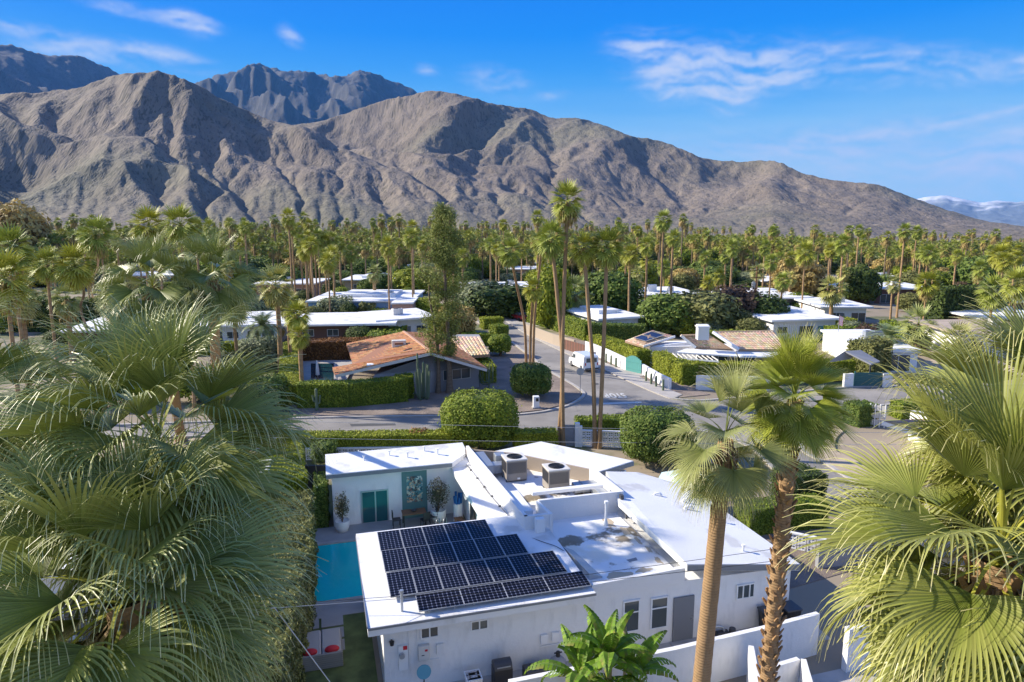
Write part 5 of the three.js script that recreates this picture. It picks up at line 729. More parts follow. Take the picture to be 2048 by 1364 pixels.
{
  const h = thing('tiled_house', 'white house with tan clay tile roofs and a white chimney across the street', 'house');
  const roofQ = (q, s) => { part('roof', slab(q, 0.2), mat(0.36, 0.24, 0.15, 0.85), h); stuff('roof_tiles', tiles(q, 0.38, 0.34, tanT, s), M.tile, h); };
  const g1 = [[15.66, 2.60, -80.03], [20.27, 3.20, -83.76], [17.52, 3.90, -84.12], [13.90, 2.80, -82.77]]; roofQ(g1, 11);
  const g2 = [[21.37, 2.80, -78.23], [25.31, 2.80, -77.25], [23.11, 4.20, -79.07], [19.64, 4.20, -78.33]]; roofQ(g2, 12);
  const g3 = [[25.82, 2.90, -76.38], [31.62, 2.90, -76.38], [30.88, 4.50, -79.82], [23.56, 4.50, -79.05]]; roofQ(g3, 13);
  part('rake_board', [bar(g3[0], g3[3], 0.28, 0.3), bar(g2[0], g2[3], 0.25, 0.3), bar(g1[0], g1[1], 0.1, 0.24)], M.white, h);
  part('ridge_cap', [bar(g3[3], g3[2], 0.3, 0.16), bar(g2[3], g2[2], 0.3, 0.16)], mat(0.50, 0.35, 0.22, 0.8), h);
  part('wall', prism([[21.41, -77.70], [32.59, -77.15], [33.61, -81.44], [22.44, -82.05]], 0, [2.5, 2.6, 2.7, 2.6]), M.stucco, h); part('wall', prism([[16.62, -81.14], [22.06, -80.84], [22.64, -84.24], [18.18, -84.56]], 0, [2.35, 2.5, 2.6, 2.5]), M.stucco, h);
  part('gable_wall', prism([[17.05, -81.44], [21.92, -81.44], [22.00, -81.74], [17.11, -81.74]], 2.3, [2.4, 2.95, 2.95, 2.4]), M.stucco, h);
  part('canopy', [slab([[18.75, 2.55, -76.71], [25.16, 2.45, -74.81], [25.60, 2.60, -77.07], [20.24, 2.70, -78.13]], 0.16), slab([[25.34, 2.45, -74.51], [30.90, 2.45, -74.51], [31.66, 2.70, -77.16], [25.63, 2.70, -77.16]], 0.16)], M.white, h);
  for (const u of [1440, 1500, 1530]) part('post', bx(0.16, 2.4, 0.16, ...((p) => [p[0], 1.2, p[2]])([26.90, 0.00, -78.81].map((v, i) => i ? v : v + (u - 1480) * 0.05))), M.white, h);
  for (const [u, w] of [[-1.5, 2.2], [1.6, 2.4], [4.6, 1.8]]) { const p = [24.85, 1.35, -76.31]; win(h, p[0] + u, 1.35, p[2] + 0.4, w, 2.0, 0, { v: [0.5], frame: M.white }); }
  part('yellow_door', bx(0.7, 2.1, 0.08, ...[27.78, 1.05, -77.79]), mat(0.65, 0.36, 0.04, 0.6), h);
  const c = part('chimney', bx(1.25, 1.7, 1.0, ...[21.78, 4.80, -77.12]), M.white, h); part('chimney_cap', bx(1.4, 0.12, 1.15, ...[21.30, 5.70, -75.52]), M.white, c);
  const mid = (a, b, t) => a.map((v, i) => mix(v, b[i], t)), Q = (u, v) => mid(mid(g1[0], g1[1], u), mid(g1[3], g1[2], u), v), N = new THREE.Vector3(...g1[1]).sub(new THREE.Vector3(...g1[0])).cross(new THREE.Vector3(...g1[3]).sub(new THREE.Vector3(...g1[0]))).normalize(); if (N.y < 0) N.negate();
  [[0.2, 0.47], [0.53, 0.8]].forEach(([a, b], i) => { const up = (p, k) => [p[0] + N.x * k, p[1] + N.y * k, p[2] + N.z * k], pts = [[a, 0.22], [b, 0.22], [b, 0.8], [a, 0.8]].map(([u, v]) => up(Q(u, v), 0.26)); const s = thing('solar_panel', `dark blue solar array on the left tan tile roof, ${i ? 'right' : 'left'} half`, 'solar panel'); part('cell_sheet', slab(pts, 0.05), mat(0.03, 0.045, 0.10, 0.25), s); part('frame', [0, 1, 2, 3].map((k) => bar(pts[k], pts[(k + 1) % 4], 0.05, 0.08)), M.metal, s); });
  const per = thing('pergola', 'white slatted patio cover in front of the tan tiled house', 'pergola'); const a = [18.36, 2.40, -75.07], b = [22.33, 2.40, -73.32]; for (let k = 0; k < 9; k++) { const t = k / 8; part('slat', bx(0.07, 0.12, 2.4, mix(a[0], b[0], t), 2.4, mix(a[2], b[2], t) - 0.4), M.offWhite, per); } part('beam', [bar([a[0], 2.3, a[2] + 0.9], [b[0], 2.3, b[2] + 0.9], 0.1, 0.16)], M.white, per); for (const p of [a, b]) part('post', bx(0.12, 2.25, 0.12, p[0], 1.12, p[2] + 0.9), M.white, per);
}
{ // part of a tan roofed house at the right edge, near the white gate
  const h = thing('tiled_house', 'house with a low sloped tan roof and white eaves at the right street', 'house');
  const q = [[28.61, 2.60, -44.30], [33.82, 2.60, -41.53], [39.30, 3.30, -48.28], [26.53, 3.00, -47.24]]; part('roof', slab(q, 0.25), mat(0.36, 0.25, 0.17, 0.85), h); stuff('roof_tiles', tiles([q[0], q[1], q[2], q[3]], 0.36, 0.3, [[0.50, 0.33, 0.21], [0.46, 0.30, 0.19], [0.54, 0.37, 0.25]], 21, 0.04), M.tile, h);
  part('fascia', [bar([q[3][0], q[3][1] - 0.14, q[3][2]], [q[0][0], q[0][1] - 0.14, q[0][2]], 0.05, 0.3), bar([q[0][0], q[0][1] - 0.14, q[0][2]], [q[1][0], q[1][1] - 0.14, q[1][2]], 0.05, 0.3)], M.white, h);
  const a = [31.43, -52.16], b = [31.83, -48.34], c = [37.93, -46.42], d = [43.89, -54.15]; part('wall', prism([a, b, c, d], 0, 2.4), M.stucco, h);
  const ry = -Math.atan2(b[1] - a[1], b[0] - a[0]); win(h, mix(a[0], b[0], 0.55) + 0.05, 1.7, mix(a[1], b[1], 0.55) + 0.08, 1.6, 0.8, ry, { v: [0.5] });
  part('solar_sheet', slab([[28.65, 3.05, -44.66], [30.21, 3.02, -44.08], [31.39, 3.25, -45.40], [30.14, 3.25, -45.89]], 0.04), mat(0.03, 0.045, 0.10, 0.25), h);
}
// ---------------------------------------------------------------- flat-roofed houses
function flatHouse(label, A, B, depth, h, o = {}) {      // A, B: ground points of the front's left and right end
  const dx = B[0] - A[0], dz = B[1] - A[1], L = Math.hypot(dx, dz), ry = -Math.atan2(dz, dx), gy = T((A[0] + B[0]) / 2, (A[1] + B[1]) / 2), R = rng(Math.round(A[0] * 31 + A[1] * 17) + 5);
  const t = thing(o.name || 'flat_roofed_house', label, 'house', [A[0], gy, A[1]], ry, o.group), ov = o.over ?? 0.8, wm = o.wall || M.stucco, rm = o.roof || M.roofWhite;
  part('wall', prism(rect(0, 0, L, -depth), -0.3, h), wm, t);
  const s = o.slope ?? 0.12; part('roof', slab([[-ov, h + 0.28, ov], [L + ov, h + 0.28 + s, ov], [L + ov, h + 0.5 + s, -depth - ov], [-ov, h + 0.5, -depth - ov]], 0.26), rm, t);
  if (o.fascia !== 0) part('fascia', bx(L + 2 * ov, 0.24, 0.04, L / 2, h + 0.14 + s / 2, ov + 0.025), o.fascia || M.white, t);
  if (o.upper) part('upper_roof', prism(rect(L * 0.25, -depth * 0.3, L * 0.8, -depth * 0.85), h + 0.3, h + 1.0), rm, t);
  const n = o.windows ?? Math.max(2, Math.round(L / 5)); for (let k = 0; k < n; k++) { const x = (k + 0.5 + (R() - 0.5) * 0.3) / n * L, big = R() < 0.5; win(t, x, big ? 1.15 : 1.6, 0.03, Math.min(L / n * 0.7, big ? 2.6 : 1.6), big ? 2.0 : 1.0, 0, { v: [0.5], frame: o.wframe || M.white }); }
  if (o.door !== 0) part('door', bx(0.9, 2.05, 0.06, L * (0.12 + 0.7 * R()), 1.02, 0.04), R() < 0.3 ? M.tealGate : M.greyDoor, t);
  const nb = o.units ?? 1 + Math.floor(R() * 2); for (let k = 0; k < nb; k++) { const x = L * (0.2 + 0.6 * R()), z = -depth * (0.3 + 0.4 * R()); const u = part('rooftop_unit', rb(1.1, 0.9, 1.0, x, h + 0.9, z, 0.04), R() < 0.5 ? M.offWhite : M.galv, t); part('fan', cyl(0.35, 0.35, 0.06, 12, x, h + 1.34, z), M.black, u); }
  if (o.chimney) part('chimney', bx(1.6, 1.6, 0.9, L * o.chimney, h + 1.0, -depth * 0.4), wm, t);
  return t;
}
flatHouse('long blue-walled house with white roof behind the long white roof', [-36.63, -122.05], [-18.22, -122.05], 17, 3.2, { wall: M.blueWall, upper: 1, windows: 3, over: 0.4, fascia: M.white });
flatHouse('long low house with wide white roof and brown front above the orange roof', [-30.64, -96.74], [-18.06, -97.59], 9, 2.7, { wall: M.brownWall, windows: 4, over: 1.4, units: 0 });
flatHouse('white roofed wing with rooftop coolers right of the brown fronted house', [-19.32, -98.45], [-12.27, -102.05], 8, 3.0, { wall: M.stucco, windows: 2, over: 0.8, units: 2 });
flatHouse('peach coloured low building behind the white roofed wing', [-20.68, -116.97], [-17.14, -116.97], 6, 3.4, { wall: M.pinkWall, roof: M.roofWhite, windows: 1, units: 0, over: 0.2 });
flatHouse('beige flat-roofed house with rounded white roof edge beyond the blue house', [-42.51, -173.36], [-28.76, -173.36], 14, 3.0, { wall: M.tanWall, upper: 1 });
flatHouse('white house with wide roof and white chimney right of the tall palms', [23.32, -132.82], [36.70, -135.20], 12, 3.2, { chimney: 0.45, windows: 4 });
flatHouse('white roofed house with curved parapets behind the yellow-green street hedge', [13.28, -101.59], [19.36, -103.95], 12, 2.8, { upper: 1, windows: 2, units: 0 });
flatHouse('white roofed house with a dark solar roof behind the upright palm', [38.45, -99.33], [48.37, -101.13], 14, 2.9, { roof: M.roofWhite, windows: 3, units: 2 });
flatHouse('white flat-roofed corner house with plain side wall, right of the upright palm', [40.96, -77.70], [46.69, -77.15], 14, 2.35, { windows: 1, over: 0.3, units: 2, fascia: M.white });
flatHouse('low white house with tan roof behind the sandy lot at the right edge', [58.50, -86.55], [69.48, -86.55], 11, 2.8, { roof: M.tanRoof, windows: 4, fascia: M.offWhite });
flatHouse('white roofed house before the very tall dark hedge at the right', [70.15, -101.13], [80.81, -101.13], 11, 3.0, { windows: 4, wall: M.brownWall });
flatHouse('small white roofed house between two hedges at the right', [53.46, -115.77], [60.49, -115.77], 12, 2.9, { windows: 2 });
flatHouse('house with grey walls and broad white roof by the utility pole', [42.96, -127.57], [54.87, -129.03], 14, 3.2, { wall: M.greyWall, windows: 3, over: 1.6 });
flatHouse('white house with brown eaves behind the dark hedge at the left', [-73.04, -112.86], [-60.51, -112.86], 12, 3.0, { windows: 4 });
flatHouse('long white roofed house behind the thin leaning trunk at the left', [-58.66, -90.07], [-46.49, -91.94], 11, 2.8, { wall: M.brownWall, windows: 4, over: 1.2 });
flatHouse('white roofed house behind the pair of grey-green palms at the left', [-45.34, -93.88], [-33.10, -95.91], 12, 2.8, { windows: 5, units: 2, over: 1.0 });
flatHouse('pale neighbour house partly hidden by the huge left palms', [-19.58, -25.28], [-11.97, -27.06], 10, 3.0, { windows: 3, units: 1, over: 0.6 });

// ---------------------------------------------------------------- walls and gates along the streets
function streetWall(label, pts, w, h, m = M.stucco) { return one('garden_wall', ribbon(pts, w, -0.2, h + 0.2), m, label, 'wall'); }
streetWall('low white street wall under the long hedge behind the van', [[9.84, -90.44], [11.83, -84.24], [13.30, -78.25]], 0.25, 1.5);
streetWall('low white street wall right of the teal gate', [[14.81, -76.61], [15.71, -71.13], [16.27, -68.88]], 0.25, 1.2);
streetWall('white wall behind the crown of the drooping palm along the cross street', [[19.07, -68.88], [26.57, -68.45]], 0.25, 1.5);
{ const a = [13.30, -78.25], b = [14.76, -76.35], g = thing('gate', 'teal driveway gate with arched top between two white street walls', 'gate'); const n = 9; for (let k = 0; k < n; k++) { const t = (k + 0.5) / n, h = 1.55 + 0.45 * Math.sin(Math.PI * t); part('board', bx(Math.hypot(b[0] - a[0], b[1] - a[1]) / n * 0.96, h, 0.05, mix(a[0], b[0], t), h / 2, mix(a[1], b[1], t), -Math.atan2(b[1] - a[1], b[0] - a[0])), M.tealGate, g); } part('rail', [bar([a[0], 0.5, a[1] + 0.05], [b[0], 0.5, b[1] + 0.05], 0.05, 0.1), bar([a[0], 1.3, a[1] + 0.05], [b[0], 1.3, b[1] + 0.05], 0.05, 0.1)], M.tealGate, g); }
{ const a = [36.10, -70.22], b = [39.00, -70.22], g = thing('gate', 'dark teal carport gate under the arched hedge at the right', 'gate'); for (let k = 0; k < 7; k++) part('plank', bx(b[0] - a[0], 0.2, 0.06, (a[0] + b[0]) / 2, 0.16 + k * 0.215, a[1]), M.darkTeal, g); part('post', [bx(0.12, 1.7, 0.12, a[0], 0.85, a[1]), bx(0.12, 1.7, 0.12, b[0], 0.85, b[1])], M.darkTeal, g); }
streetWall('white wall stub left of the dark teal gate', [[34.82, -69.77], [35.88, -69.99]], 0.3, 1.5);
streetWall('white wall pier right of the dark teal gate', [[38.98, -69.99], [39.98, -69.99]], 0.4, 1.5);
{ const c = thing('carport', 'dark carport roof behind the teal gate with grey gable', 'carport'); part('roof', [slab([[33.81, 2.60, -71.20], [35.81, 3.50, -72.19], [37.83, 3.50, -72.78], [36.76, 2.60, -72.87]], 0.14), slab([[35.81, 3.50, -72.19], [37.61, 2.50, -70.10], [39.41, 2.50, -71.70], [37.83, 3.50, -72.78]], 0.14)], M.greyWall, c); part('back_wall', prism([[37.65, -76.61], [40.53, -76.08], [40.81, -76.61], [37.91, -77.15]], 0, 2.4), M.black, c); for (const p of [[35.75, -73.53], [38.88, -72.55]]) part('post', bx(0.14, 2.4, 0.14, p[0], 1.2, p[1]), M.darkGrey, c); }
{ const a = [30.35, -56.00], b = [31.31, -55.42], g = thing('gate', 'white framed panel gate by the sloped tan roof', 'gate'); for (let k = 0; k < 3; k++) for (let j = 0; j < 3; j++) { const t = (k + 0.5) / 3; part('panel', bx(0.55, 0.5, 0.03, mix(a[0], b[0], t), 0.4 + j * 0.62, mix(a[1], b[1], t), -Math.atan2(b[1] - a[1], b[0] - a[0])), M.offWhite, g); } part('frame', [0, 1, 2, 3].map((k) => bx(0.07, 2.0, 0.07, mix(a[0], b[0], k / 3), 1.0, mix(a[1], b[1], k / 3))), M.white, g); }
one('fence_panel', ribbon([[2.04, -105.92], [5.78, -95.91], [8.39, -90.81]], 0.2, -0.1, 1.7), M.tanWall, 'tan street wall with a hedge on top, up the far street', 'wall');
{ const f = thing('plank_fence', 'reddish brown plank fence along the pavement behind the tall palms', 'fence'); const a = [7.12, -91.94], b = [9.41, -87.58]; for (let k = 0; k < 16; k++) { const t = k / 15; part('plank', bx(0.28, 1.5, 0.05, mix(a[0], b[0], t), 0.75, mix(a[1], b[1], t), -Math.atan2(b[1] - a[1], b[0] - a[0])), k % 2 ? M.brownWall : mat(0.22, 0.10, 0.07, 0.8), f); } }
// walls of the white house's own yard
{
  const p = (s, t) => { const q = W(s, 0, t); return [q[0], q[2]]; };
  const L1 = [[-0.07, -20.55], [5.86, -22.35], [9.80, -23.74], [12.10, -24.65]];
  streetWall('long white yard wall in front of the white house, behind the banana plant', L1, 0.2, 1.75);
  streetWall('white partition wall in the front yard between the two palm trunks', [[8.66, -22.78], [8.15, -20.57]], 0.18, 1.65);
  streetWall('white wall of the small enclosure below the rough palm trunk', [[8.91, -21.86], [10.45, -22.48]], 0.18, 1.28);
  streetWall('white side wall of the small enclosure at the lower right', [[10.49, -22.51], [9.96, -20.31]], 0.18, 1.3);
  streetWall('bright white wall at the lower right behind the hanging palm fans', [[12.71, -23.50], [22.77, -26.76]], 0.25, 1.8);
  streetWall('pale grey wall behind the lower right palm crown', [[15.18, -31.51], [23.24, -32.91]], 0.25, 1.4, M.greyWall);
  // open-work block wall behind the house
  function blockWall(label, a, b, h) { const w = thing('block_wall', label, 'wall'), L = Math.hypot(b[0] - a[0], b[1] - a[1]), n = Math.floor(L / 0.42), ry = -Math.atan2(b[1] - a[1], b[0] - a[0]), m = Math.round(h / 0.42); const ring = merge([bx(0.4, 0.06, 0.14, 0, 0.17, 0), bx(0.4, 0.06, 0.14, 0, -0.17, 0), bx(0.06, 0.28, 0.14, 0.17, 0, 0), bx(0.06, 0.28, 0.14, -0.17, 0, 0), bx(0.28, 0.05, 0.1, 0, 0, 0), bx(0.05, 0.28, 0.098, 0, 0, 0)]); for (let i = 0; i < n; i++) for (let j = 0; j < m; j++) { const t = (i + 0.5) / n, q = shadow(new THREE.Mesh(ring, M.white)); q.name = 'block'; q.position.set(mix(a[0], b[0], t), 0.25 + j * 0.41, mix(a[1], b[1], t)); q.rotation.y = ry; w.add(q); } for (let i = 0; i <= n && h > 1; i += 8) part('pier', bx(0.3, h + 0.35, 0.3, mix(a[0], b[0], i / n), (h + 0.35) / 2, mix(a[1], b[1], i / n)), M.white, w); part('coping', bar([a[0], m * 0.41 + 0.08, a[1]], [b[0], m * 0.41 + 0.08, b[1]], 0.22, 0.07), M.white, w); return w; }
  blockWall('white open-work block wall between the twin palm trunks and the round tree', [5.24, -50.54], [9.02, -50.06], 1.3);
  blockWall('white open-work block wall under the long hedge behind the white house', [-14.94, -47.36], [-4.54, -47.79], 0.9);
  blockWall('white open-work block wall right of the white house below the clipped hedge', [16.14, -32.85], [14.56, -33.74], 0.85);
  const gt = thing('gate', 'grey plank gate beside the twin palm trunks', 'gate'), a = [4.14, -50.66], b = [4.78, -50.54]; for (let k = 0; k < 5; k++) part('plank', bx(0.16, 1.7, 0.05, mix(a[0], b[0], k / 4), 0.85, a[1]), M.greyWall, gt); one('gate_pier', rb(0.36, 1.9, 0.36, 0, 0.95, 0, 0.03), M.white, 'square white gate pier right of the grey plank gate', 'pier', [5.01, 0.00, -50.54]);
  streetWall('dark grey fence wall left of the left wing', [[-13.21, -41.34], [-11.78, -41.34]], 0.1, 1.8, M.darkGrey);
  struct('gravel_lot', prism([p(-1, -1.6), p(18, -1.6), p(18, -0.01), p(-1, -0.01)], -0.2, 0.03), M.concrete);
  struct('gravel_lot', prism([p(17.3, 2), p(24, 3), p(23, 14), p(13, 22), p(6, 22), p(6.5, 17.5), p(11.3, 16.3), p(16, 12.4)], -0.2, 0.03), M.gravel);
  struct('yard_floor', prism([[5, -21.5], [22, -26.5], [26, -12], [2, -12]], -0.3, 0.02), M.concrete);
}
// ---------------------------------------------------------------- the van
{
  const v = thing('delivery_van', 'white panel van parked at the kerb by the hedge wall', 'van', [8.49, 0.01, -79.91], 0.30); v.scale.setScalar(0.88);
  const prof = new THREE.Shape(); [[-2.7, 0.35], [-2.75, 0.7], [-2.6, 1.05], [-1.75, 1.25], [-1.15, 2.0], [-0.8, 2.12], [2.55, 2.12], [2.7, 2.0], [2.75, 0.45], [2.65, 0.35]].forEach((p, i) => i ? prof.lineTo(...p) : prof.moveTo(...p));
  const body = new THREE.ExtrudeGeometry(prof, { depth: 1.84, bevelEnabled: true, bevelSize: 0.08, bevelThickness: 0.08, bevelSegments: 2 }); body.translate(0, 0, -0.92); body.rotateY(-Math.PI / 2);   // nose towards -z
  part('body', plain(body), new THREE.MeshPhysicalMaterial({ color: col(0.78, 0.79, 0.80), roughness: 0.3, clearcoat: 0.6 }), v);
  part('windscreen', prism([[-0.78, 0], [0.78, 0], [0.70, 0.5], [-0.70, 0.5]], 0, 0.02).rotateX(0).applyMatrix4(new THREE.Matrix4().makeRotationX(0.9)).translate(0, 1.38, -1.72), M.glass, v);
  for (const s of [-1, 1]) { part('side_window', bx(0.02, 0.5, 0.8, s * 1.006, 1.62, -0.75), M.glass, v); part('rear_window', bx(0.62, 0.55, 0.02, s * 0.42, 1.6, 2.835), M.glass, v); part('tail_light', bx(0.14, 0.35, 0.02, s * 0.86, 1.1, 2.835), M.red, v); part('headlight', bx(0.3, 0.2, 0.02, s * 0.7, 0.85, -2.835), M.white, v); for (const z of [-1.75, 1.7]) { const w = part('wheel', cyl(0.38, 0.38, 0.24, 18).rotateZ(Math.PI / 2).translate(s * 0.9 + 0.12, 0.38, z), M.black, v); part('rim', cyl(0.2, 0.2, 0.02, 12).rotateZ(Math.PI / 2).translate(s * 1.03 + 0.01, 0.38, z), M.metal, w); } part('mirror', rb(0.14, 0.24, 0.1, s * 1.12, 1.45, -1.2, 0.02), M.black, v); }
  part('bumper', [rb(1.9, 0.2, 0.16, 0, 0.48, 2.88, 0.04), rb(1.9, 0.2, 0.16, 0, 0.48, -2.84, 0.04)], M.darkGrey, v);
  part('number_plate', bx(0.3, 0.15, 0.02, 0, 0.8, 2.84), M.offWhite, v);
}
// ---------------------------------------------------------------- street furniture
{
  const s = thing('stop_sign', 'stop sign seen from its grey back on a thin post at the gravel corner', 'sign', [6.80, 0.10, -66.37], 0.1); part('post', bx(0.06, 2.75, 0.05, 0, 1.37, 0), M.metal, s);
  const oct = cyl(0.40, 0.40, 0.012, 8).rotateY(Math.PI / 8).rotateX(Math.PI / 2).translate(0, 2.4, 0.0); part('plate', oct.clone().translate(0, 0, -0.045), M.galv, s); part('red_face', cyl(0.385, 0.385, 0.008, 8).rotateY(Math.PI / 8).rotateX(-Math.PI / 2).translate(0, 2.4, -0.05), M.red, s);
  const m = thing('mailbox_pillar', 'white block mailbox pillar at the corner kerb', 'mailbox', [2.23, 0.08, -61.51], 0.1); part('pillar', rb(0.56, 1.15, 0.5, 0, 0.57, 0, 0.03), M.white, m); part('base', bx(0.75, 0.12, 0.7, 0, 0.06, 0), M.concrete, m); part('door', bx(0.26, 0.3, 0.02, 0.08, 0.85, 0.26), M.black, m); part('flag', bx(0.03, 0.2, 0.12, 0.3, 0.9, 0.05), M.red, m);
  const b = thing('mailbox', 'dark mailbox on a post by the dark teal gate', 'mailbox', [40.17, 0.05, -69.11]); part('post', bx(0.1, 1.1, 0.1, 0, 0.55, 0), M.darkGrey, b); part('box', rb(0.35, 0.32, 0.55, 0, 1.25, 0, 0.1), M.black, b); part('door', bx(0.3, 0.28, 0.02, 0, 1.25, 0.285), M.metal, b);
  const u = thing('utility_pole', 'wooden utility pole with crossarms and a grey transformer at the right', 'utility pole', [43.66, 0.00, -122.05]); const H = 9.6; part('pole', cyl(0.17, 0.12, H, 10), M.wood, u); part('crossarm', [bx(2.6, 0.14, 0.12, 0, H - 0.6, 0.12), bx(2.2, 0.14, 0.12, 0, H - 1.9, 0.12)], M.wood, u); const tr = part('transformer', cyl(0.34, 0.34, 1.1, 14, -0.5, H - 3.9, 0.1), M.galv, u); part('bushing', [cyl(0.04, 0.04, 0.25, 8, -0.6, H - 2.8, 0.1), cyl(0.04, 0.04, 0.25, 8, -0.4, H - 2.8, 0.1)], M.offWhite, tr); for (const x of [-1.15, -0.4, 0.4, 1.15]) part('insulator', cyl(0.05, 0.035, 0.18, 8, x, H - 0.53, 0.12), M.offWhite, u);
  const c = thing('parked_car', 'small red car at the far end of the street', 'car', [1.44, 0.03, -121.83], 0.5); part('body', rb(1.8, 0.7, 4.2, 0, 0.65, 0, 0.25), new THREE.MeshPhysicalMaterial({ color: col(0.35, 0.02, 0.02), roughness: 0.35, clearcoat: 0.6 }), c); part('cabin', rb(1.6, 0.6, 2.2, 0, 1.2, 0.2, 0.25), M.glass, c); for (const sx of [-0.85, 0.85]) for (const sz of [-1.3, 1.3]) part('wheel', cyl(0.32, 0.32, 0.2, 14).rotateZ(Math.PI / 2).translate(sx + 0.1, 0.32, sz), M.black, c);
  const f = thing('flag', 'red and white flag on a short pole above the white house at the right', 'flag', [43.39, 0.00, -89.71]); part('pole', cyl(0.03, 0.03, 5.2, 6), M.metal, f); for (let k = 0; k < 7; k++) part('stripe', bx(0.07, 1.2, 0.03, 0.07 + k * 0.07, 4.4 - 0.03 * k, 0.01 * (k % 2)), k % 2 ? M.white : M.red, f);
}
// cacti
function cactus(label, x, z, arms, s, y0 = 0) { const c = thing('cactus', label, 'cactus', [x, y0, z]); const m = mat(0.13, 0.17, 0.10, 0.85); part('stem', [cyl(0.16 * s, 0.13 * s, arms[0], 8), new THREE.SphereGeometry(0.13 * s, 8, 6).translate(0, arms[0], 0)], m, c); for (const [a, h, l, o] of arms.slice(1)) part('arm', tube([[0, h, 0], [Math.cos(a) * o * 0.8, h + 0.05, Math.sin(a) * o * 0.8], [Math.cos(a) * o, h + l * 0.5, Math.sin(a) * o], [Math.cos(a) * o * 1.15, h + l, Math.sin(a) * o * 1.15]], 0.085 * s, 12, 7), m, c); return c; }
cactus('small two-armed cactus before the left end of the thick hedge', -17.92, -60.76, [2.0, [0, 0.7, 0.8, 0.3], [3.1, 0.9, 0.6, 0.3]], 1);
{ const R = rng(12), a = [3.6]; for (let i = 0; i < 13; i++) a.push([R() * 6.28, 0.1 + R() * 0.3, 1.8 + R() * 2.4, 0.3 + R() * 0.9]); cactus('clump of tall column cacti by the dark stems of the feathery tree', -8.65, -65.16, a, 1); }
{ const R = rng(14), a = [2.2]; for (let i = 0; i < 9; i++) a.push([R() * 6.28, 0.3 + R() * 0.6, 1.4 + R() * 1.4, 0.3 + R() * 1.0]); cactus('pale bare branching plant at the right end of the orange tiled house', -2.39, -69.10, a, 0.55); }
const tinyCactus = cactus('slim young cactus by the wall right of the teal gate, first of four', 14.59, -72.55, [1.1], 0.8); [[14.85, -71.13], [15.15, -69.99], [15.50, -68.23], [12.44, -79.96], [12.05, -81.44], [11.61, -82.66]].forEach((p, i) => copyOf(tinyCactus, i < 3 ? `slim young cactus by the wall right of the teal gate, ${['second', 'third', 'last'][i]} of four` : `slim young cactus by the wall left of the teal gate, ${['nearest', 'middle', 'farthest'][i - 3]} of three`, [p[0], 0.08, p[1]], i, 'young cacti along the street wall'));
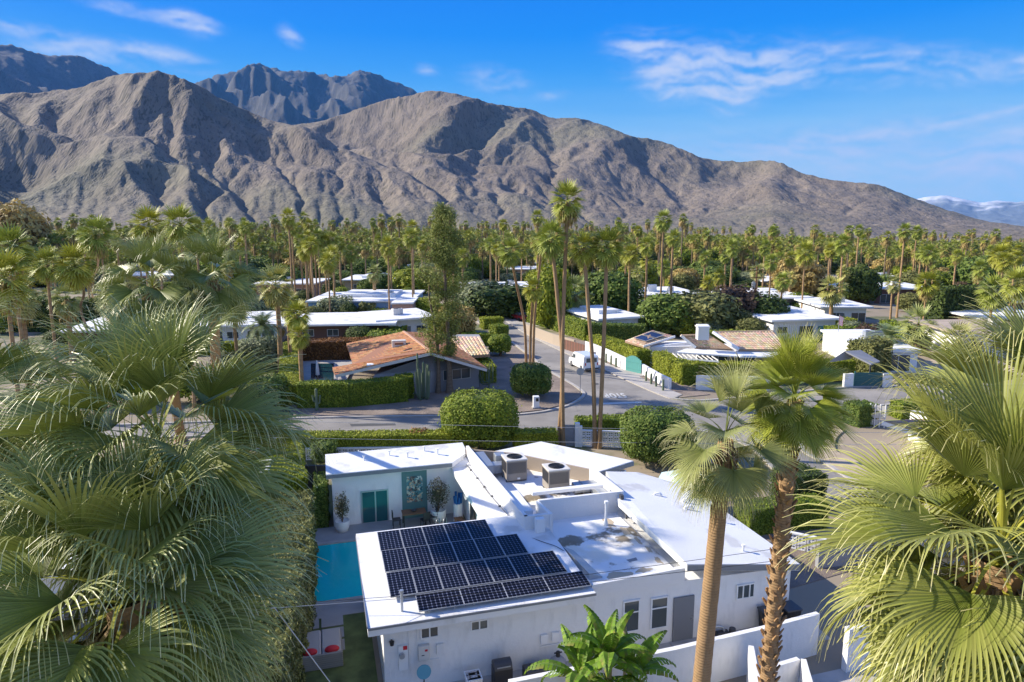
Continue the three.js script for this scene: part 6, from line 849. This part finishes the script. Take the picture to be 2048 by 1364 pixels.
// ---------------------------------------------------------------- pool court things
{
  function pot(label, s, t, r, h, seed, tree) { const p = thing('potted_tree', label, 'potted plant', W(s, 0.07, t)); part('pot', new THREE.LatheGeometry([[0, 0], [r * 0.72, 0], [r * 0.95, h * 0.45], [r, h], [r * 0.9, h], [r * 0.86, h * 0.88], [0, h * 0.86]].map((q) => new THREE.Vector2(...q)), 24), M.white, p); part('trunk', [tube([[0, h * 0.8, 0], [0.04, h + 0.3, 0.03], [0, h + 0.6, 0]], 0.035, 8, 6), tube([[0, h * 0.8, 0], [-0.1, h + 0.4, 0.02], [-0.22, h + 0.8, 0]], 0.02, 8, 5)], M.barkGrey, p); const c = part('crown', bushGeo({ seed, ...tree, core: 0, depth: 0.9, rough: 0.35, lump: 2.5, jit: 1.2, c0: [0.06, 0.065, 0.035], c1: [0.15, 0.15, 0.085] }), M.leaf, p); c.position.y = h + 0.12; return p; }
  pot('tall white pot with a thin olive tree beside the sliding door', -1.0, 14.15, 0.4, 0.62, 61, { rx: 0.42, ry: 0.75, rz: 0.42, n: 1100, leaf: 0.055 });
  pot('wide white pot with a bushy olive tree right of the teal panel', 4.35, 13.95, 0.44, 0.72, 62, { rx: 0.62, ry: 0.85, rz: 0.6, n: 2000, leaf: 0.055 });
  const c = thing('float_bin', 'tall white cylinder bin holding rolled blue pool floats', 'bin', W(5.45, 0.07, 13.75)); part('bin', [cyl(0.27, 0.27, 1.05, 20)], M.white, c); const R = rng(3); for (let k = 0; k < 6; k++) part('float', tube([[Math.cos(k) * 0.12, 0.9, Math.sin(k) * 0.12], [Math.cos(k) * 0.17, 1.2, Math.sin(k) * 0.17], [Math.cos(k) * 0.2, 1.45 + 0.3 * R(), Math.sin(k) * 0.2]], 0.075, 6, 8), mat(0.015, 0.12, 0.36, 0.6), c);
  const b = thing('bench', 'small brown wooden bench at the end wall of the pool court', 'bench', W(5.35, 0.07, 12.6), HA + Math.PI / 2); for (let k = 0; k < 4; k++) part('slat', bx(1.3, 0.05, 0.11, 0, 0.42, -0.2 + k * 0.13), M.wood, b); for (const x of [-0.55, 0.55]) part('leg', bx(0.08, 0.4, 0.45, x, 0.2, 0), M.wood, b);
  const tb = thing('dining_table', 'dark dining table under the painting in the pool court', 'table', W(2.95, 0.07, 13.95), HA); part('table_top', rb(1.35, 0.06, 0.75, 0, 0.74, 0, 0.015), M.wood, tb); for (const x of [-0.6, 0.6]) for (const z of [-0.3, 0.3]) part('leg', bx(0.06, 0.72, 0.06, x, 0.36, z), M.black, tb);
  const ch = thing('chair', 'black chair at the left end of the dining table', 'chair', W(1.95, 0.07, 13.85), HA - Math.PI / 2, 'chairs at the dining table'); part('seat', rb(0.46, 0.05, 0.46, 0, 0.45, 0, 0.02), M.black, ch); part('backrest', rb(0.44, 0.42, 0.05, 0, 0.74, 0.22, 0.02), M.black, ch); for (const x of [-0.19, 0.19]) for (const z of [-0.19, 0.19]) part('leg', cyl(0.018, 0.018, 0.43, 6, x, 0, z), M.black, ch); ch.rotation.y = HA + Math.PI / 2 + Math.PI;
  copyOf(ch, 'black chair at the right end of the dining table', W(4.0, 0.07, 13.75), HA + Math.PI / 2);
  copyOf(ch, 'black chair pushed in at the front right of the dining table', W(3.5, 0.07, 13.4), HA + 0.3);
  const pl = thing('plate', 'dark bowl on the dining table', 'bowl', W(2.95, 0.84, 13.95)); part('bowl', new THREE.LatheGeometry([[0, 0.01], [0.1, 0.0], [0.17, 0.09], [0.15, 0.09], [0, 0.03]].map((q) => new THREE.Vector2(...q)), 16), M.darkGrey, pl);
  // parasols
  function parasol(label, pos, r, seed) { const p = thing('parasol', label, 'parasol', pos); const n = 8, m = mat(0.55, 0.68, 0.68, 0.75), R = rng(seed); part('pole', cyl(0.03, 0.03, 2.65, 10), M.metal, p); part('base', cyl(0.3, 0.28, 0.1, 16), M.darkGrey, p); const ring = (k) => { const a = k / n * 6.2832; return [Math.cos(a) * r, 2.1, Math.sin(a) * r]; }; for (let k = 0; k < n; k++) { const L = new Leaves(), a = ring(k), b = ring(k + 1), c = [0, 2.62, 0], md = [(a[0] + b[0]) * 0.27, 2.33, (a[2] + b[2]) * 0.27], cc = k % 2 ? [0.6, 0.73, 0.72] : [0.5, 0.66, 0.67]; L.tri(c, a, md, cc); L.tri(c, md, b, cc); L.tri(a, b, md, cc); L.tri(a, [a[0], 1.95, a[2]], b, cc); L.tri([a[0], 1.95, a[2]], [b[0], 1.95, b[2]], b, cc); part('canopy_panel', L.build(), M.smooth, p); part('rib', bar([0, 2.55, 0], [a[0], 2.08, a[2]], 0.02, 0.02), M.metal, p); } part('finial', new THREE.SphereGeometry(0.05, 8, 6).translate(0, 2.68, 0), M.white, p); return p; }
  parasol('pale blue parasol rising behind the left wing roof', W(0.3, 0, 20.0), 1.5, 1);
  parasol('pale blue parasol on the terrace, half hidden by the drooping palm', W(18.6, 0, 11.2), 1.7, 2);
  const tt = thing('terrace_table', 'round dark table under the right terrace parasol', 'table', W(18.6, 0, 11.2)); part('top', cyl(0.6, 0.6, 0.05, 20, 0, 0.7, 0), M.black, tt); for (let k = 0; k < 3; k++) part('leg', bx(0.05, 0.7, 0.05, 0.4 * Math.cos(k * 2.1), 0.35, 0.4 * Math.sin(k * 2.1)), M.black, tt);
  [[15.9, 15.6, 'leftmost'], [17.0, 14.9, 'middle'], [17.6, 13.8, 'rightmost']].forEach(([s, t, w]) => copyOf(ch, `dark terrace chair under the round tree behind the rear roof, ${w} of three`, W(s, 0, t), s * 2, 'terrace chairs'));
  // daybed with red cushions
  const d = thing('daybed', 'double daybed with pale cushions on the lawn by the pool', 'daybed', W(-2.2, 0.06, 3.0), HA); part('frame', rb(1.6, 0.34, 2.0, 0, 0.17, 0, 0.03), M.greyWood, d); part('mattress', [rb(0.74, 0.16, 1.85, -0.38, 0.42, 0, 0.06), rb(0.74, 0.16, 1.85, 0.38, 0.42, 0, 0.06)], mat(0.42, 0.40, 0.38, 0.9), d); part('backrest', rb(1.6, 0.4, 0.12, 0, 0.42, 0.95, 0.04), M.greyWood, d);
  for (const [x, w] of [[-0.42, 'left'], [0.40, 'right']]) { const p = W(-2.2 + x, 0.6, 2.4); one('cushion', plain(new THREE.SphereGeometry(0.5, 16, 10)).scale(0.56, 0.26, 0.36), M.red, `red cushion on the ${w} half of the daybed`, 'cushion', p, HA); }
  // things along the street-side wall
  const fan = thing('paddle', 'flat round blue paddle leaning at the wall below the electrical boxes', 'paddle', W(1.35, 0, -0.5), HA); part('disc', cyl(0.26, 0.26, 0.03, 20).rotateX(Math.PI / 2 - 0.2).translate(0, 1.0, 0), mat(0.10, 0.32, 0.42, 0.6), fan); part('handle', cyl(0.025, 0.025, 0.8, 8), M.darkGrey, fan);
  const pl1 = thing('planter_box', 'white tapered planter below the small wall windows', 'planter', W(3.1, 0, -0.75), HA); part('box', new THREE.CylinderGeometry(0.42, 0.3, 0.7, 4).rotateY(Math.PI / 4).translate(0, 0.35, 0), M.white, pl1); part('soil', bx(0.5, 0.02, 0.5, 0, 0.69, 0), M.brownWall, pl1);
  const g1 = thing('grill', 'black barbecue grill by the street-side wall', 'grill', W(4.2, 0, -0.7), HA); part('cabinet', rb(0.7, 0.75, 0.5, 0, 0.45, 0, 0.03), M.black, g1); part('lid', new THREE.CylinderGeometry(0.27, 0.27, 0.66, 16, 1, false, 0, Math.PI).rotateZ(Math.PI / 2).translate(0, 0.83, 0), M.darkGrey, g1); part('handle', bx(0.5, 0.03, 0.03, 0, 0.95, 0.28), M.metal, g1);
  const g2 = thing('pool_pump', 'dark pump box with pipes by the street-side wall', 'pump', W(5.5, 0, -0.7), HA); part('cover', rb(0.9, 0.5, 0.55, 0, 0.3, 0, 0.05), M.darkGrey, g2); part('pipe', tube([[0.45, 0.3, 0], [0.7, 0.5, 0], [0.95, 0.25, 0]], 0.05, 10, 8), M.white, g2);
  const g3 = thing('pool_filter', 'round pale filter tank right of the dark pump box', 'tank', W(6.4, 0, -0.65), HA); part('tank', new THREE.LatheGeometry([[0, 0.05], [0.26, 0.1], [0.32, 0.35], [0.3, 0.6], [0.14, 0.76], [0, 0.78]].map((q) => new THREE.Vector2(...q)), 20), M.greyWall, g3); part('valve', [cyl(0.08, 0.08, 0.2, 10, 0, 0.76, 0), bx(0.3, 0.04, 0.04, 0, 0.92, 0)], M.black, g3);
  const g4 = thing('pump', 'small black pump and bent pipe at the wall right of the grey door', 'pump', W(13.3, 0, -0.35), HA); part('motor', cyl(0.14, 0.14, 0.5, 14).rotateZ(Math.PI / 2).translate(0.6, 0.25, 0), M.black, g4); part('pipe', tube([[-0.2, 0.1, 0], [-0.2, 0.5, 0], [0.1, 0.6, 0], [0.4, 0.5, 0], [0.45, 0.25, 0]], 0.06, 14, 8), M.galv, g4); part('basket', cyl(0.16, 0.13, 0.3, 14, 0.85, 0.1, 0), M.darkGrey, g4);
  function binT(label, s, t) { const q = thing('wheeled_bin', label, 'bin', W(s, 0, t), HA, 'wheeled bins'); part('body', new THREE.CylinderGeometry(0.47, 0.36, 0.95, 4).rotateY(Math.PI / 4).translate(0, 0.53, 0), M.black, q); part('lid', [rb(0.74, 0.08, 0.76, 0, 1.04, 0, 0.03)], M.darkGrey, q); for (const x of [-0.28, 0.28]) part('wheel', cyl(0.11, 0.11, 0.06, 12).rotateZ(Math.PI / 2).translate(x, 0.11, 0.3), M.darkGrey, q); return q; }
  binT('dark wheeled bin at the wall, left of the rough palm trunk', 15.75, -0.55); binT('dark wheeled bin at the wall, right of the rough palm trunk', 16.75, -0.5);
}
// banana plant
{
  const t = thing('banana_plant', 'banana plant with broad torn green leaves in front of the white house', 'plant', [3.09, 1.33, -19.80].map((v, i) => i === 1 ? 0 : v)), R = rng(8);
  const leafG = (seed, el, len, bend) => { const R = rng(seed), L = new Leaves(); let x = 0, y = 0, e = el; const S = 16, P = []; for (let i = 0; i <= S; i++) { P.push([x, y, e]); x += Math.cos(e) * len / S; y += Math.sin(e) * len / S; e -= bend / S * (0.4 + i / S * 1.6); } const wd = (t) => t < 0.16 ? 0.03 : 0.27 * Math.sin(Math.PI * Math.pow((t - 0.14) / 0.86, 0.75)) + 0.01; for (let i = 0; i < S; i++) { const a = P[i], b = P[i + 1], w0 = wd(i / S), w1 = wd((i + 1) / S); for (const s of [-1, 1]) { const k = 0.7 + 0.6 * R(), c = [0.15 * k, 0.27 * k, 0.02], ce = R() < 0.25 ? [0.26 * k, 0.24 * k, 0.05] : [0.22 * k, 0.34 * k, 0.03], dr = 0.10 + 0.25 * R(), gap = R() < 0.6 ? 0.86 : 1; const n = [-Math.sin(a[2]), Math.cos(a[2])]; const A = [a[0], a[1], 0], B = [b[0], b[1], 0], A1 = [a[0] + n[0] * 0.05, a[1] + 0.06 - w0 * 0.1, s * w0 * 0.55], B1 = [mix(a[0], b[0], gap), mix(a[1], b[1], gap) + 0.06 - w1 * 0.1, s * w1 * 0.55], A2 = [a[0] + 0.05, a[1] - dr * w0, s * w0], B2 = [mix(a[0], b[0], gap) + 0.05, mix(a[1], b[1], gap) - dr * w1, s * w1]; L.tri(A, A1, B1, c, c, c); L.tri(A, B1, B, c); L.tri(A1, A2, B2, c, ce, ce); L.tri(A1, B2, B1, c, ce, c); } L.tri([a[0], a[1] + 0.01, -0.018], [a[0], a[1] + 0.01, 0.018], [b[0], b[1] + 0.01, 0], [0.30, 0.34, 0.08]); } return L.build(); };
  const kinds = [[80, 1.9, 0.9], [68, 2.0, 1.3], [55, 1.9, 1.6], [42, 1.9, 1.7], [25, 1.8, 1.6], [5, 1.7, 1.4]].map(([e, l, b], i) => leafG(40 + i, e * Math.PI / 180, l, b));
  const stems = [[0, 3.2, 0], [-0.9, 2.6, 0.2], [0.8, 2.4, -0.2]];
  stems.forEach(([x, h, z], q) => { part('stem', [tube([[x * 0.4, 0, z * 0.4], [x * 0.8, h * 0.6, z], [x, h, z]], 0.11, 10, 9)], mat(0.22, 0.20, 0.07, 0.7), t); const n = [15, 12, 12][q]; for (let i = 0; i < n; i++) { const m = shadow(new THREE.Mesh(kinds[Math.min(5, Math.floor(i / n * 6))], M.leaf)); m.name = 'leaf'; m.position.set(x, h - 0.05, z); m.rotation.set((R() - 0.5) * 0.3, i * 2.39996 + q + R() * 0.4, 0, 'YXZ'); const s = 0.85 + 0.3 * R(); m.scale.set(s, s, s); t.add(m); } });
  const sk = stuff('dry_leaves', skirtGeo(77, 0.6, 1.8, 160, [0.22, 0.13, 0.05], [0.40, 0.28, 0.13]), M.dead, t); sk.position.y = 2.4;
  const dl = one('dry_flower_stalk', tube([[0, 0, 0], [0.05, 2.0, 0], [0.0, 3.6, 0.05]], 0.06, 12, 6), mat(0.36, 0.30, 0.2, 0.9), 'dry upright stalk in the banana clump before the white wall', 'stalk', [3.71, 0.71, -20.60].map((v, i) => i === 1 ? 0.2 : v)); dl.geometry.computeVertexNormals();
}
// overhead wires
{
  const wire = (label, pts, r, m) => one('wire', tube(pts, r, 40, 5), m, label, 'wire');
  const sag = (a, b, s) => [0, 0.25, 0.5, 0.75, 1].map((t) => [mix(a[0], b[0], t), mix(a[1], b[1], t) - s * 4 * t * (1 - t), mix(a[2], b[2], t)]);
  const dw = mat(0.03, 0.03, 0.03, 0.6), lw = mat(0.5, 0.5, 0.5, 0.5);
  const hub = [-4.69, 4.63, -20.40];
  wire('dark wire from the roof pipe to the right over the solar panels, upper one', sag(W(0.72, 3.55, 0.3), [16.33, 4.16, -27.00], 0.1), 0.011, dw);
  wire('dark wire from the roof pipe to the right over the solar panels, lower one', sag(W(0.72, 3.4, 0.3), [15.18, 4.48, -25.00], 0.1), 0.011, dw);
  wire('pale wire from the roof pipe to the left across the pool hedge', sag(W(0.72, 3.5, 0.3), [-15.28, 6.02, -17.00], 0.05), 0.011, lw);
  wire('dark wire from the roof pipe to the left above the pool end', sag(W(0.72, 3.6, 0.3), [-19.75, 3.05, -22.00], 0.05), 0.010, dw);
  wire('thin pale wire crossing in front of the street hedge, upper one', sag([-42.55, 4.22, -46.00], [41.15, 2.35, -46.00], 0.3), 0.013, lw);
  wire('thin pale wire crossing in front of the street hedge, lower one', sag([-41.84, 3.09, -45.00], [40.36, 1.95, -45.00], 0.3), 0.013, lw);
  wire('slanted pale guy wire before the tall ragged hedge', sag([-6.20, 8.65, -15.00], [-4.43, 5.84, -15.00], 0), 0.012, lw);
}

// ---------------------------------------------------------------- the town and palms farther off
{
  const marks = [['the tallest palm', 1135, 395], ['the feathery tree', 880, 540], ['the blue house', 720, 605], ['the brown fronted house', 690, 655], ['the white chimney house', 1325, 605], ['the utility pole', 1508, 560], ['the very tall dark hedge', 1925, 625], ['the bushy palm pair', 330, 440], ['the clump of bare trunks', 632, 520], ['the far end of the street', 985, 610], ['the tan tiled house', 1470, 670], ['the grey feather palm', 1778, 672], ['the golden skirted palm', 1855, 560], ['the stout pale palm', 1665, 570], ['the leaning grey trunk', 160, 580], ['the dark hedge at the left', 140, 610], ['the grey-green palm pair', 365, 540], ['the snowy mountain', 1930, 410], ['the leaning palm pair', 1192, 490], ['the corner palm trio', 1055, 500], ['the thick trunk palm', 1612, 500], ['the white corner house', 1780, 710], ['the beige house', 745, 560], ['the left edge', 10, 500], ['the right edge', 2040, 500], ['the olive tree mass', 1400, 630]];
  const ranks = {}, ords = ['first', 'second', 'third', 'fourth', 'fifth', 'sixth', 'seventh', 'eighth', 'ninth', 'tenth', 'eleventh', 'twelfth', 'thirteenth', 'fourteenth', 'fifteenth', 'sixteenth', 'seventeenth', 'eighteenth', 'nineteenth', 'twentieth'];
  const waiting = [];
  const v3 = new THREE.Vector3(); camera.aspect = 2048 / 1364; camera.updateMatrixWorld(); camera.updateProjectionMatrix();
  function later(o, look, x, y, z) { v3.set(x, y, z).project(camera); const u = (v3.x + 1) * 1024, v = (1 - v3.y) * 682; let best = null, bd = 1e9; for (const m of marks) { const d = Math.hypot(u - m[1], (v - m[2]) * 1.3); if (d < bd) { bd = d; best = m; } } const du = u - best[1], dv = v - best[2], dir = Math.abs(du) > Math.abs(dv) * 1.2 ? (du < 0 ? 'left of' : 'right of') : dv < 0 ? 'above' : 'below'; waiting.push([o, look, `${dir} ${best[0]}`, bd]); }
  function labelAll() { waiting.sort((a, b) => a[3] - b[3]); for (const [o, look, where] of waiting) { const k = look + where, n = ranks[k] = (ranks[k] ?? -1) + 1; o.userData.label = `${look} ${where}, ${n ? (ords[n] ?? 'farthest') + ' nearest' : 'nearest'} to it`; } }
  const R = rng(4242), homes = [], fov = 0.77;
  const clearOf = (x, z, d) => { for (const h of homes) if (Math.abs(x - h[0]) < h[2] + d && Math.abs(z - h[1]) < h[3] + d) return false; return true; };
  // the street corridor stays open
  const onStreet = (x, z) => z > -135 && z < -55 && Math.abs(x - mix(-3, 12, (z + 120) / 55)) < 9;
  const walls = [M.stucco, M.stucco, M.tanWall, M.greyWall, M.brownWall, M.pinkWall];
  let n = 0;
  for (let k = 0; k < 4000 && n < 58; k++) {
    const d = 125 + 420 * Math.pow(R(), 0.8), x = (R() * 2 - 1) * d * fov, z = -d; if (!clearOf(x, z, 9) || onStreet(x, z)) continue; if (d < 165 && Math.abs(x) > 10 && Math.abs(x) < 40) continue;
    const L = 13 + R() * 12, dep = 8 + R() * 5; homes.push([x, z, L * 0.6, dep * 0.7]);
    const wi = Math.floor(R() * 6), fh = flatHouse('low flat-roofed house half hidden among the distant palms', [x - L / 2, z], [x + L / 2, z + (R() - 0.5) * 4], dep, 2.8 + R() * 0.5, { wall: walls[wi], roof: R() < 0.78 ? M.roofWhite : M.tanRoof, group: 'flat-roofed houses among the distant palms', windows: d > 300 ? 2 : 3 }); later(fh, `low house with ${['white', 'white', 'tan', 'grey', 'brown', 'peach'][wi]} walls`, x, 2.5, z); n++;
  }
  const tones = ['mid', 'dark', 'olive', 'bright', 'grey', 'yellow', 'dark', 'mid', 'straw', 'purple'];
  const kinds = tones.map((t, i) => bushGeo({ seed: 300 + i, rx: 2.6, ry: 2.0, rz: 2.6, n: 3600, leaf: 0.21, rough: 0.28, lump: 2.4, boxy: 0.9, flat: true, ...GREEN[t] }));
  const words = ['green', 'dark green', 'olive green', 'bright green', 'grey-green', 'yellow-green', 'deep green', 'mid green', 'straw coloured', 'dark purplish'];
  let q = 0;
  for (let k = 0; k < 4000 && q < 250; k++) {
    const d = 92 + 200 * Math.pow(R(), 1.15), x = (R() * 2 - 1) * d * fov, z = -d; if (!clearOf(x, z, -2) || onStreet(x, z)) continue;
    const i = Math.floor(R() * 10), c = one('bushy_tree', kinds[i], M.hedgeLeaf, `rounded ${words[i]} tree or shrub among the houses of the valley`, 'tree', [x, T(x, z), z], R() * 6.28, `${words[i]} shrubs among the valley houses`); later(c, `${words[i]} shrub`, x, 1.5, z); const s = 0.45 + 0.6 * R(); c.scale.set(s * (0.9 + 0.5 * R()), s * (0.8 + 0.6 * R()), s); q++;
  }
  for (const [label, p, i, s, sy] of [['large olive green tree mass behind the tan tiled house', [29.54, -105.92], 2, 2.2, 1.7], ['dark purplish leafy tree left of the utility pole', [35.97, -110.09], 9, 1.8, 1.8], ['big dark green tree right of the white chimney house', [24.43, -105.92], 7, 1.9, 1.6], ['rounded green tree between the olive mass and the dark roof', [40.08, -109.02], 1, 1.6, 1.5], ['straw coloured feathery tree beyond the utility pole', [69.44, -167.01], 8, 2.4, 2.4], ['dark upright tree in the valley behind the stout pale palm', [79.09, -155.60], 1, 1.7, 2.1], ['yellow-green column of vine foliage right of the street hedge', [6.35, -112.86], 5, 1.4, 2.6], ['dark tree behind the street hedge under the leaning pair of palms', [17.23, -122.05], 7, 2.4, 2.2], ['dense dark trees at the end of the street', [-1.79, -127.57], 1, 2.6, 1.5], ['grey-green tree at the bend of the street', [-5.68, -130.52], 4, 2.0, 1.6], ['hazy brown-grey bare tree at the far left edge', [-155.56, -213.82], 8, 4.2, 6.0]]) { const c = one('bushy_tree', kinds[i], M.hedgeLeaf, label, 'tree', [p[0], T(...p), p[1]], s * 9); c.scale.set(s, sy, s); }
  const hk = [8, 12, 17].map((l, i) => ['bright', 'yellow', 'mid'].map((t, j) => hedgeGeo([[-l / 2, 0], [l / 2, 0]], 2.0, 2.2, 0.17, { ...GREEN[t], seed: 70 + i * 3 + j, wob: 0.2, cover: 1.8 })));
  for (let k = 0, m = 0; k < 3000 && m < 64; k++) { const d = 94 + 170 * Math.pow(R(), 1.1), x = (R() * 2 - 1) * d * fov, z = -d; if (!clearOf(x, z, -1) || onStreet(x, z)) continue; const a = Math.floor(R() * 3), b = Math.floor(R() * 3), o = one('hedge', hk[a][b], M.hedgeLeaf, '', 'hedge', [x, T(x, z), z], (R() < 0.6 ? 0 : Math.PI / 2) + 0.15 * (R() - 0.5), 'garden hedges among the valley houses'); later(o, `${['bright green', 'yellow-green', 'mid green'][b]} clipped garden hedge`, x, 2, z); m++; }
  // individual palms of the middle distance
  const spots = [];
  for (let k = 0; k < 9000 && spots.length < 262; k++) { const d = 108 + 190 * Math.pow(R(), 0.85), x = (R() * 2 - 1) * d * fov, z = -d; if (!clearOf(x, z, -4) || onStreet(x, z)) continue; if (d < 122 && x < 12 && x > -50) continue; if (spots.some((s) => Math.hypot(s[0] - x, s[1] - z) < 3.2)) continue; spots.push([x, z, d]); }
  for (const [x, z, d] of spots) { const left = x < 0, h = (R() < 0.3 ? 5.5 + 3 * R() : R() < 0.3 ? 14.5 + 4.5 * R() : 9.5 + 4.5 * R()) * (x > 60 ? 0.92 : 1); const side = x < -d * 0.25 ? 'left' : x > d * 0.25 ? 'right' : 'middle'; const pm = palm(`slim fan palm`, x, T(x, z) + h, z, 1.5 + 0.5 * R(), { trunk: 0.19 + 0.08 * R(), stout: h < 8.5 && R() < 0.7 ? 1 : 0, skirt: R() < 0.5 ? 2 : 1 }, `fan palms crowding the ${side} of the valley`); later(pm, h < 9 ? 'short fan palm' : h > 12.5 ? 'tall slim fan palm' : 'slim fan palm', x, T(x, z) + h, z); }
  // beyond: one mass that nobody could count
  const grove = new THREE.Group(); grove.name = 'palm_grove'; grove.userData = { kind: 'stuff', label: 'hazy mass of distant fan palms and shrubs reaching to the foot of the mountains' }; scene.add(grove);
  const far = []; for (let k = 0; k < 90000 && far.length < 6800; k++) { const d = 190 + 860 * Math.pow(R(), 1.0), x = (R() * 2 - 1) * d * 0.86, z = -d; if (!clearOf(x, z, -3)) continue; far.push([x, z, (R() < 0.25 ? 5 : R() < 0.12 ? 14 : 8) + 5.5 * R(), 1.55 + 0.55 * R(), R()]); }
  const lots = [0, 1, 2, 3, 4].map(() => []); const mt = new THREE.Matrix4(), qt = new THREE.Quaternion();
  const farCrowns = [0, 1, 2].map((k) => crownGeo(160 + k, 26, { n: 8, top: 88, low: -65, pet: 0.8, len: 1.0, c0: [0.14, 0.17, 0.035], c1: [0.34, 0.37, 0.09], tip: [0.5, 0.46, 0.2] }));
  far.forEach(([x, z, h, r, w], i) => { const y = T(x, z); qt.setFromAxisAngle(new THREE.Vector3(0, 1, 0), w * 6.28); lots[i % 3].push(mt.compose(new THREE.Vector3(x, y + h, z), qt, new THREE.Vector3(r / 1.75, r / 1.6, r / 1.75)).clone()); lots[3].push(mt.compose(new THREE.Vector3(x, y, z), qt, new THREE.Vector3(0.24, h, 0.24)).clone()); lots[4].push(mt.compose(new THREE.Vector3(x, y + h, z), qt, new THREE.Vector3(1.3, 1.3, 1.3)).clone()); });
  const inst = (name, g, m, l) => { const o = new THREE.InstancedMesh(g, m, l.length); l.forEach((k, i) => o.setMatrixAt(i, k)); o.name = name; o.userData.kind = 'stuff'; shadow(o); grove.add(o); };
  for (let k = 0; k < 3; k++) inst('crowns', farCrowns[k], M.frondFar[k], lots[k]);
  inst('trunks', trunkUnit[1], M.barkGrey, lots[3]); inst('dead_fronds', skirts[1], M.dead, lots[4]);
  const low = kinds.map(() => []); for (let k = 0; k < 5200; k++) { const d = 170 + 900 * Math.pow(R(), 0.9), x = (R() * 2 - 1) * d * 0.86, z = -d, s = 0.7 + 1.2 * R(); if (!clearOf(x, z, 0)) continue; qt.setFromAxisAngle(new THREE.Vector3(0, 1, 0), R() * 6.28); low[Math.floor(R() * 9)].push(mt.compose(new THREE.Vector3(x, T(x, z) - 0.2, z), qt, new THREE.Vector3(s * 1.3, s * (0.8 + 0.7 * R()), s * 1.3)).clone()); }
  labelAll();
  low.forEach((l, i) => l.length && inst('shrubs', kinds[i], M.hedgeLeaf, l));
}

renderer.render(scene, camera);
